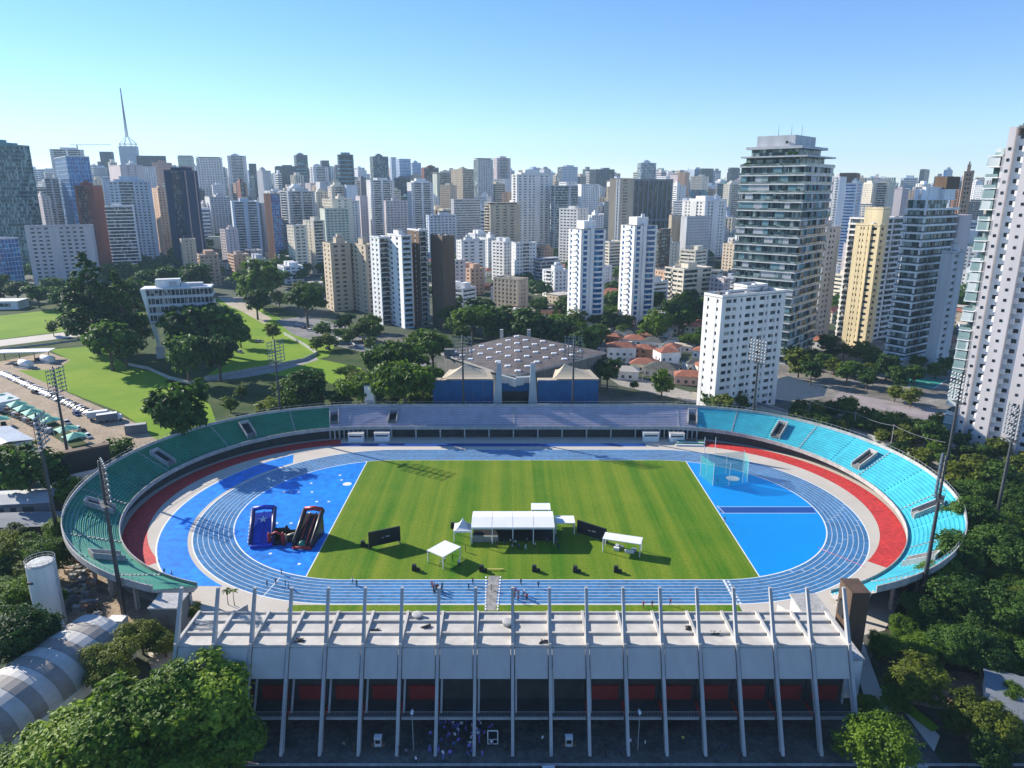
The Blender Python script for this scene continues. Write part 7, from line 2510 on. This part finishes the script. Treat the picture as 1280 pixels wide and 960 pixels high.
# striped barrel-roofed hangar
def hangar():
    a = Vector(ground_at(128, 795, 3)); b = Vector(ground_at(-60, 930, 3))
    dirv = (b - a).normalized(); n2 = Vector((-dirv.y, dirv.x))
    L = (b - a).length; r = 7.4
    t = thing('striped_hangar', 'barrel roofed hangar with pale and dark bands at the lower left', 'hangar', (a.x, a.y, 0), math.atan2(dirv.y, dirv.x))
    nb = 11
    ms = [mat('hangar pale band', (.55, .53, .49), .7, .12, .3), mat('hangar tan band', (.30, .27, .24), .7, .15, .3)]
    for k in range(nb):
        mb = MB()
        x0_, x1_ = L * k / nb, L * (k + 1) / nb
        N = 16
        for i in range(N):
            t0, t1 = math.pi * i / N, math.pi * (i + 1) / N
            q = lambda x, tt, rr_=1: (x, r * math.cos(tt), 2.2 + r * .72 * math.sin(tt) * rr_)
            e = (k % 2) * .06
            mb.face([(x0_, r * math.cos(t0), 2.2 + e + r * .72 * math.sin(t0)), (x1_, r * math.cos(t0), 2.2 + e + r * .72 * math.sin(t0)), (x1_, r * math.cos(t1), 2.2 + e + r * .72 * math.sin(t1)), (x0_, r * math.cos(t1), 2.2 + e + r * .72 * math.sin(t1))], ms[k % 2])
        mb.build('roof_band', t)
    mb = MB()
    for s in (-1, 1): mb.box(0, L, s * r - .12, s * r + .12, 0, 2.2, M_WHITE)
    pts = [(0.05, r * math.cos(math.pi * i / 16), 2.2 + r * .7 * math.sin(math.pi * i / 16)) for i in range(17)]
    mb.face([(0.05, -r, 0), (0.05, r, 0)] + pts, M_WHITE)
    mb.build('wall', t)
hangar()
poly('lawn_bank', [(-60, 960), (-60, 925), (0, 905), (95, 848), (130, 850), (110, 900), (60, 960)], .02, M_LAWN)
poly('dirt_yard', [(70, 700), (110, 690), (160, 740), (225, 765), (220, 830), (180, 800), (140, 775), (85, 780)], .02, M_DIRT)
poly('side_path', [(180, 790), (215, 800), (232, 870), (205, 880), (190, 840)], .03, M_APRON)
# builder's heap
mb = MB()
for k in range(120):
    x, y = ground_at(R.uniform(82, 125), R.uniform(690, 770))
    s = R.uniform(.3, 1.1)
    mb.box(x - s, x + s, y - s * .6, y + s * .6, 0.02, R.uniform(.3, 1.4), R.choice([wall('brown'), wall('orange'), M_CONC, M_CONCD, wall('sand'), M_GALV]))
tag(mb.build('rubble_heap', kind='stuff'), 'heap of rubble and building waste beside the green stand', 'rubble')
for (px, py, s, lab) in ((72, 790, 1.2, 'white cabinet at the foot of the water tank, right'), (62, 790, 1.0, 'small white cabinet below the water tank'), (148, 786, 1.6, 'white van-like box at the end of the striped hangar')):
    x, y = ground_at(px, py)
    mb = MB(); mb.box(-s, s, -s * .7, s * .7, 0, s * 1.5, M_WHITE); mb.box(-s * .8, s * .8, -s * .72 - .03, -s * .703, s * .3, s * 1.2, M_GALV)
    tag(mb.build('cabinet', loc=(x, y, .03)), lab, 'cabinet')

# ================================================================ RIGHT SIDE
poly('right_road', [(740, 440), (790, 470), (870, 492), (960, 505), (1090, 545), (1200, 585), (1190, 592), (1070, 552), (950, 515), (860, 502), (775, 482), (735, 455)], .02, M_PAVE)
poly('garden_ground', [(940, 430), (1100, 425), (1230, 470), (1230, 560), (1100, 535), (960, 492), (930, 480)], .015, mat('shaded garden paving', (.22, .2, .17), .9, .3, .08, fine=.5))  # mottled grey-brown ground around the gardens
poly('wood_floor', [(1150, 560), (1400, 520), (1500, 900), (1200, 960), (1080, 840), (1130, 740), (1210, 690)], .015, mat('wood floor', (.05, .045, .025), .95, .4, .2, fine=1))
poly('tan_path', [(1062, 810), (1078, 800), (1100, 860), (1160, 905), (1175, 920), (1160, 960), (1120, 960), (1110, 900), (1080, 870)], .03, M_APRON)
poly('dirt_patch', [(1130, 830), (1200, 840), (1260, 850), (1280, 870), (1250, 900), (1190, 890), (1140, 880)], .03, mat('red dirt', (.25, .15, .09), .95, .25, .2, fine=1))
poly('grass_patch', [(1100, 855), (1125, 870), (1175, 910), (1165, 915), (1110, 875)], .035, M_LAWN)
wall_px('boundary_wall', 'grey boundary wall running behind the turquoise stand', [(940, 508), (985, 522), (1040, 536), (1090, 553), (1130, 568), (1160, 585)], 2.6, M_CONC, .3)
wall_px('boundary_wall', 'pale garden wall at the foot of the white slab', [(865, 495), (930, 508), (985, 522)], 1.8, wall('cream'), .3)
poly('dark_court', [(945, 480), (985, 470), (1035, 483), (1030, 495), (960, 505)], .03, mat('dark court', (.02, .05, .09), .8))
poly('tennis_court', [(1112, 480), (1140, 469), (1185, 475), (1165, 487)], .035, mat('green court', (.02, .28, .2), .8, .05))
mb = MB()
for (a, b) in (((1120, 478), (1170, 485)), ((1128, 475), (1177, 481)), ((1136, 472), (1183, 477)), ((1140, 470), (1116, 479)), ((1184, 475), (1166, 486))):
    p, q = ground_at(*a), ground_at(*b)
    mb.beam((*p, .045), (*q, .045), .35, .01, M_LINE)
mb.build('court_line', None, 'structure')
poly('ramp_roof', [(1040, 500), (1050, 490), (1160, 510), (1225, 525), (1225, 540), (1140, 520)], .04, mat('mauve paving', (.32, .27, .27), .9, .2, .1))
# tiled houses
M_TILE = mat('terracotta tiles', (.33, .12, .07), .85, .2, .6, fine=2.5); M_TILED = mat('dark tiles', (.08, .085, .075), .85, .2, .6)
HM = {}
def hip_house(x, y, w, d, h, rz, wc, roof, label, z=None, rh=None, group=None):
    z = terrain(x, y) if z is None else z
    t = thing('house', label, 'house', (x, y, z), rz, group)
    mb = MB(); mb.box(-w / 2, w / 2, -d / 2, d / 2, -.3, h, wall(wc)); mb.build('wall', t)
    rh = rh or w * .16
    e = .5
    mb = MB()
    A = [(-w / 2 - e, -d / 2 - e, h), (w / 2 + e, -d / 2 - e, h), (w / 2 + e, d / 2 + e, h), (-w / 2 - e, d / 2 + e, h)]
    k = max(0.1, (w - d) / 2 + .5)
    r0, r1 = (-k, 0, h + rh), (k, 0, h + rh)
    mb.face([A[0], A[1], r1, r0], roof); mb.face([A[1], A[2], r1], roof); mb.face([A[2], A[3], r0, r1], roof); mb.face([A[3], A[0], r0], roof)
    mb.face([A[3], A[2], A[1], A[0]], wall(wc))
    mb.build('roof', t)
    wm = MB()
    for fz in range(max(1, int(h / 3))):
        for s in (-1, 1):
            for u in range(max(1, int(w / 3.5))):
                a = -w / 2 + 1 + u * 3.3
                if a + 1.3 < w / 2: wm.box(a, a + 1.3, s * d / 2 - .06, s * d / 2 + .06, fz * 3 + .9, fz * 3 + 2.2, GL)
            for u in range(max(1, int(d / 4))):
                a = -d / 2 + 1 + u * 3.6
                if a + 1.2 < d / 2: wm.box(s * w / 2 - .06, s * w / 2 + .06, a, a + 1.2, fz * 3 + .9, fz * 3 + 2.2, GL)
    wm.build('window', t)
    return t
hs_ = [(777, 432, 14, 9, 8, -5, 'offwhite', 0, 'long white sided house with an orange tiled roof behind the gymnasium corner'), (806, 434, 10, 8, 6, -20, 'orange', 0, 'small brick coloured house behind the long white sided one'), (833, 438, 10, 9, 8, 15, 'white', 0, 'tall narrow white house with a pyramid tiled roof'), (805, 452, 13, 10, 4, -10, 'cream', 0, 'low house with a broad terracotta roof above the street'), (828, 458, 15, 11, 4, -22, 'cream', 1, 'house with a dark grey tiled roof above the street'), (868, 452, 10, 9, 4, 5, 'offwhite', 1, 'pale house with a grey roof left of the white slab'), (880, 455, 9, 8, 4, 8, 'cream', 0, 'house with an orange roof against the white slab'), (862, 468, 13, 8, 4, -12, 'pink', 0, 'long pinkish house with tiled roof nearest the hedge'), (886, 470, 9, 7, 4, -10, 'offwhite', 2, 'house with a plain cream roof in front of the white slab'), (782, 462, 12, 7, 4, -10, 'offwhite', 2, 'blue white low house at the right end of the gymnasium'), (1175, 449, 10, 8, 4, -15, 'cream', 0, 'garden house with an orange tiled roof below the slab edged tower'), (850, 330, 20, 12, 8, -20, 'white', 1, 'white sawtooth fronted low building behind the pale yellow block'), (880, 340, 24, 14, 8, -20, 'white', 1, 'long white low building with dark roof behind the pale yellow block')]
for (px, py, w, d, h, rz, wc, rk, lab) in hs_:
    x, y = ground_at(px, py, h)
    hip_house(x, y, w, d, h, rad(rz), wc, [M_TILE, M_TILED, M_APRON][rk], lab)
# street furniture: utility poles
for (px, py, lab) in ((782, 470, 'thin street pole below the tiled houses, first'), (803, 478, 'thin street pole below the tiled houses, second'), (894, 507, 'thin street pole beside the olive tree'), (1010, 528, 'thin pole on the wall behind the turquoise stand, left'), (1066, 545, 'thin pole on the wall behind the turquoise stand, middle'), (1113, 562, 'thin pole on the wall behind the turquoise stand, right')):
    x, y = ground_at(px, py)
    t = thing('utility_pole', lab, 'utility pole', (x, y, 0))
    mb = MB(); mb.tube([(0, 0, 0), (0, 0, 9)], [.16, .1], 6, M_CONC); mb.build('pole', t)
    mb = MB(); mb.box(-1, 1, -.06, .06, 8.3, 8.45, M_STEEL); mb.build('cross_arm', t)
# lamp posts on the plaza
for (px, lab) in ((517, 'slim street lamp left of the crowd, before the grandstand'), (797, 'slim street lamp right of the middle, before the grandstand')):
    x, y = ground_at(px, 938)
    t = thing('street_lamp', lab, 'street lamp', (x, y, .1))
    mb = MB(); mb.tube([(0, 0, 0), (0, 0, 6.4), (0, .35, 6.9), (0, .9, 7.0)], [.09, .07, .05, .05], 8, M_GALV); mb.build('pole', t)
    mb = MB(); mb.hexa([(-.22, -.3, 6.9), (.22, -.3, 6.9), (.22, .5, 6.95), (-.22, .5, 6.95), (-.16, -.2, 7.1), (.16, -.2, 7.1), (.16, .4, 7.12), (-.16, .4, 7.12)], M_WHITE); mb.build('lamp_head', t)
for (px, lab) in ((473, 'grey ticket booth with a white top left of the crowd'), (711, 'white panelled booth under the right middle bays')):
    x, y = ground_at(px, 932)
    t = thing('booth', lab, 'booth', (x, y, .1))
    t.scale = (.55, .6, .65); mb = MB(); mb.box(-1.0, 1.0, -.6, .8, 0, 2.4, wall('grey')); mb.build('wall', t)
    mb = MB(); mb.box(-.7, .7, -.65, -.603, .9, 1.9, GLD); mb.build('window', t)
    mb = MB(); mb.box(-1.1, 1.1, -.7, .9, 2.403, 2.55, M_WHITE); mb.build('roof', t)
    mb = MB(); mb.box(-1.9, -1.1, -.5, .4, 0, .8, wall('brown')); mb.box(1.15, 2.0, -.5, .4, 0, .8, wall('brown')); mb.build('planter', t)
x, y = ground_at(616, 933)
t = thing('sign_board', 'framed white edged sign board at the right edge of the crowd', 'sign', (x, y, .1))
mb = MB(); mb.box(-.85, .85, 0, .1, .3, 2.9, M_WHITE); mb.build('frame', t)
mb = MB(); mb.box(-.7, .7, -.05, -.004, .5, 1.2, GLD); mb.box(-.7, .7, -.05, -.004, 1.35, 2.75, GLD); mb.build('panel', t)
cb = MB()
cp = [Vector((*ground_at(px, py), 8.6)) for px, py in ((894, 507), (1010, 528), (1066, 545), (1113, 562))]
cp.append(cp[-1] + (cp[-1] - cp[-2]) * 1.2)
for a, b in zip(cp, cp[1:]):
    for k in range(8):
        f0, f1 = k / 8, (k + 1) / 8
        cb.beam(a.lerp(b, f0) - Vector((0, 0, 3 * f0 * (1 - f0))), b.lerp(a, 1 - f1) - Vector((0, 0, 3 * f1 * (1 - f1))), .1, .1, M_GALV)
tag(cb.build('overhead_cable'), 'pale overhead cable strung along the wall behind the turquoise stand', 'cable')
# overhead cable sagging from the light mast by the turquoise stand
# low-rise city: individual houses in the gaps
rr = random.Random(77)
cnt = 0
HN = 0
for k in range(400):
    D = rr.uniform(318, 450); px = rr.uniform(748, 885)
    x = x_at(px, D)
    if px < 770 and D < 345: continue
    w = rr.uniform(8, 13); d = w * rr.uniform(.6, .85)
    if any((x - a) ** 2 + (D - b) ** 2 < (.55 * c_ + w * .5) ** 2 for a, b, c_ in BUILT) or any((x - o.location.x) ** 2 + (D - o.location.y) ** 2 < 150 for o in COL.objects if o.parent is None and o.get('category') in ('house', 'apartment tower')): continue
    BUILT.append((x, D, w * 1.05)); rk = rr.choice([0, 0, 0, 1, 2]); HN += 1
    hip_house(x, D, w, d, rr.choice([3.5, 4, 6.5]), rr.choice([-.3, -.5, 1.1]), rr.choice(['cream', 'white', 'offwhite', 'orange', 'palepink']), [M_TILE, M_TILED, M_APRON][rk], f"small {['terracotta', 'dark', 'pale'][rk]} roofed house in the tiled quarter behind the gymnasium, {ordinal(HN - 1)} of its cluster", rh=None if rk < 2 else .3)
    if HN >= 22: break
names = ['terracotta roofed', 'grey roofed', 'pale flat roofed']
useh = set()
for k in range(900):
    D = rr.uniform(380, 1000)
    px = rr.uniform(240, 1240)
    if px < 600 and D < 600: continue
    if px < 330 and D < 700: continue
    x = x_at(px, D)
    if D < 430 and px < 990: continue
    if abs(x) < 60 and D < 450: continue
    if any((x - a) ** 2 + (D - b) ** 2 < (.6 * c_ + 8) ** 2 for a, b, c_ in BUILT): continue
    w = rr.uniform(9, 17); d = w * rr.uniform(.6, .9)
    rk = rr.choice([0, 0, 1, 2])
    BUILT.append((x, D, w * 1.05))
    wc = rr.choice(['cream', 'white', 'offwhite', 'palepink', 'beige', 'grey', 'orange'])
    land = [b for a, b in LAND if a <= px][-1]
    lb = f"{names[rk]} {CN.get(wc, wc)} house {'close' if D < 600 else 'well' if D < 800 else 'far'} behind {land}"
    box_h = rr.choice([4, 5, 7, 9])
    hip_house(x, D, w, d, box_h, rr.choice([-.4, -.9, .6]) + rr.uniform(-.1, .1), wc, [M_TILE, M_TILED, M_APRON][rk], lb, group=lb + ', among others alike', rh=(w * .16 if rk < 2 else .3))
    cnt += 1
    if cnt >= 200: break
# street trees in the city gaps
dv, df = [], []
DM = [[], []]
def far_crown(x, y, z, r):
    for _ in range(110):
        th, u = rr.uniform(0, 6.28), rr.uniform(-.3, 1)
        s_ = math.sqrt(1 - u * u); q = rr.uniform(.75, 1.1)
        p = Vector((x + r * s_ * math.cos(th) * q, y + r * s_ * math.sin(th) * q, z + r * .9 + r * .75 * u * q))
        nn = Vector((s_ * math.cos(th) + rr.gauss(0, .5), s_ * math.sin(th) + rr.gauss(0, .5), u + .6)).normalized()
        a = nn.orthogonal().normalized(); b = nn.cross(a); L = r * rr.uniform(.16, .3)
        i = len(dv); dv.extend([tuple(p - a * L), tuple(p - b * L), tuple(p + a * L), tuple(p + b * L)]); df.append((i, i + 1, i + 2, i + 3))
for k in range(1500):
    D = 430 + 1800 * rr.random() ** 1.4
    px = rr.uniform(-60, 1340)
    x = x_at(px, D); r_ = rr.uniform(5, 9)
    if D < 640 and px < 470 or D < 560 and px < 990: continue
    if any((x - a) ** 2 + (D - b) ** 2 < (.5 * c_ + r_ * .6) ** 2 for a, b, c_ in BUILT): continue
    far_crown(x, D, terrain(x, D), r_)
me = bpy.data.meshes.new('distant_trees'); me.from_pydata(dv, [], df); me.materials.append(L_DARK)
o = bpy.data.objects.new('distant_trees', me); COL.objects.link(o); o['kind'] = 'stuff'
tag(o, 'dark green tree cover between the city towers', 'trees')
cnt = 0
for k in range(3000):
    D = rr.uniform(330, 900)
    px = rr.uniform(-60, 1340)
    x = x_at(px, D)
    if D < 640 and px < 470: continue
    if D < 420 and px < 960: continue
    r_ = rr.uniform(4, 8)
    if any((x - a) ** 2 + (D - b) ** 2 < (.5 * c_ + r_ * .7) ** 2 for a, b, c_ in BUILT): continue
    land = [b for a, b in LAND if a <= px][-1]
    far = 'close behind' if D < 600 else 'well behind' if D < 850 else 'far behind'
    kd = rr.choice(['round', 'dark', 'dark', 'olive', 'dark'])
    lb = f"{ {'round': 'green', 'dark': 'dark green', 'olive': 'olive'}[kd]} street tree {far} {land}"
    tree(x, D, r_, kd, lb, lb + ', among others alike')
    BUILT.append((x, D, r_ * 1.0))
    cnt += 1
    if cnt >= 14: break
# far-off roofs between the towers: too many and too small to count
mb = MB()
ms = [wall('cream'), wall('offwhite'), wall('palepink'), M_TILE, wall('grey')]
for k in range(2600):
    D = rr.uniform(1000, 2900)
    x = rr.uniform(-1, 1) * D * .85
    w, d, h = rr.uniform(10, 24), rr.uniform(8, 18), rr.choice([5, 7, 10, 14, 20])
    z = terrain(x, D)
    mb.box(x - w / 2, x + w / 2, D - d / 2, D + d / 2, z - 1, z + h, rr.choice(ms), 'bk')
o = mb.build('distant_roofs', None, 'stuff')
tag(o, 'mass of small pale and red roofs filling the far city between the towers', 'roofs')
# ================================================================ HAZE
M_HZ = bpy.data.materials.new('haze')
M_HZ.use_nodes = True
n, l = M_HZ.node_tree.nodes, M_HZ.node_tree.links
n.remove(n['Principled BSDF'])
pv = n.new('ShaderNodeVolumePrincipled')
pv.inputs['Color'].default_value = (.55, .8, 1.0, 1)
pv.inputs['Density'].default_value = 0.0001
pv.inputs['Anisotropy'].default_value = 0.0
l.new(pv.outputs[0], n['Material Output'].inputs['Volume'])
mb = MB()
mb.box(-6500, 6500, -950, 6900, -2.0, 420, M_HZ)
hz = mb.build('haze', None, 'stuff')
tag(hz, 'thin bluish haze lying over the whole city', 'haze')
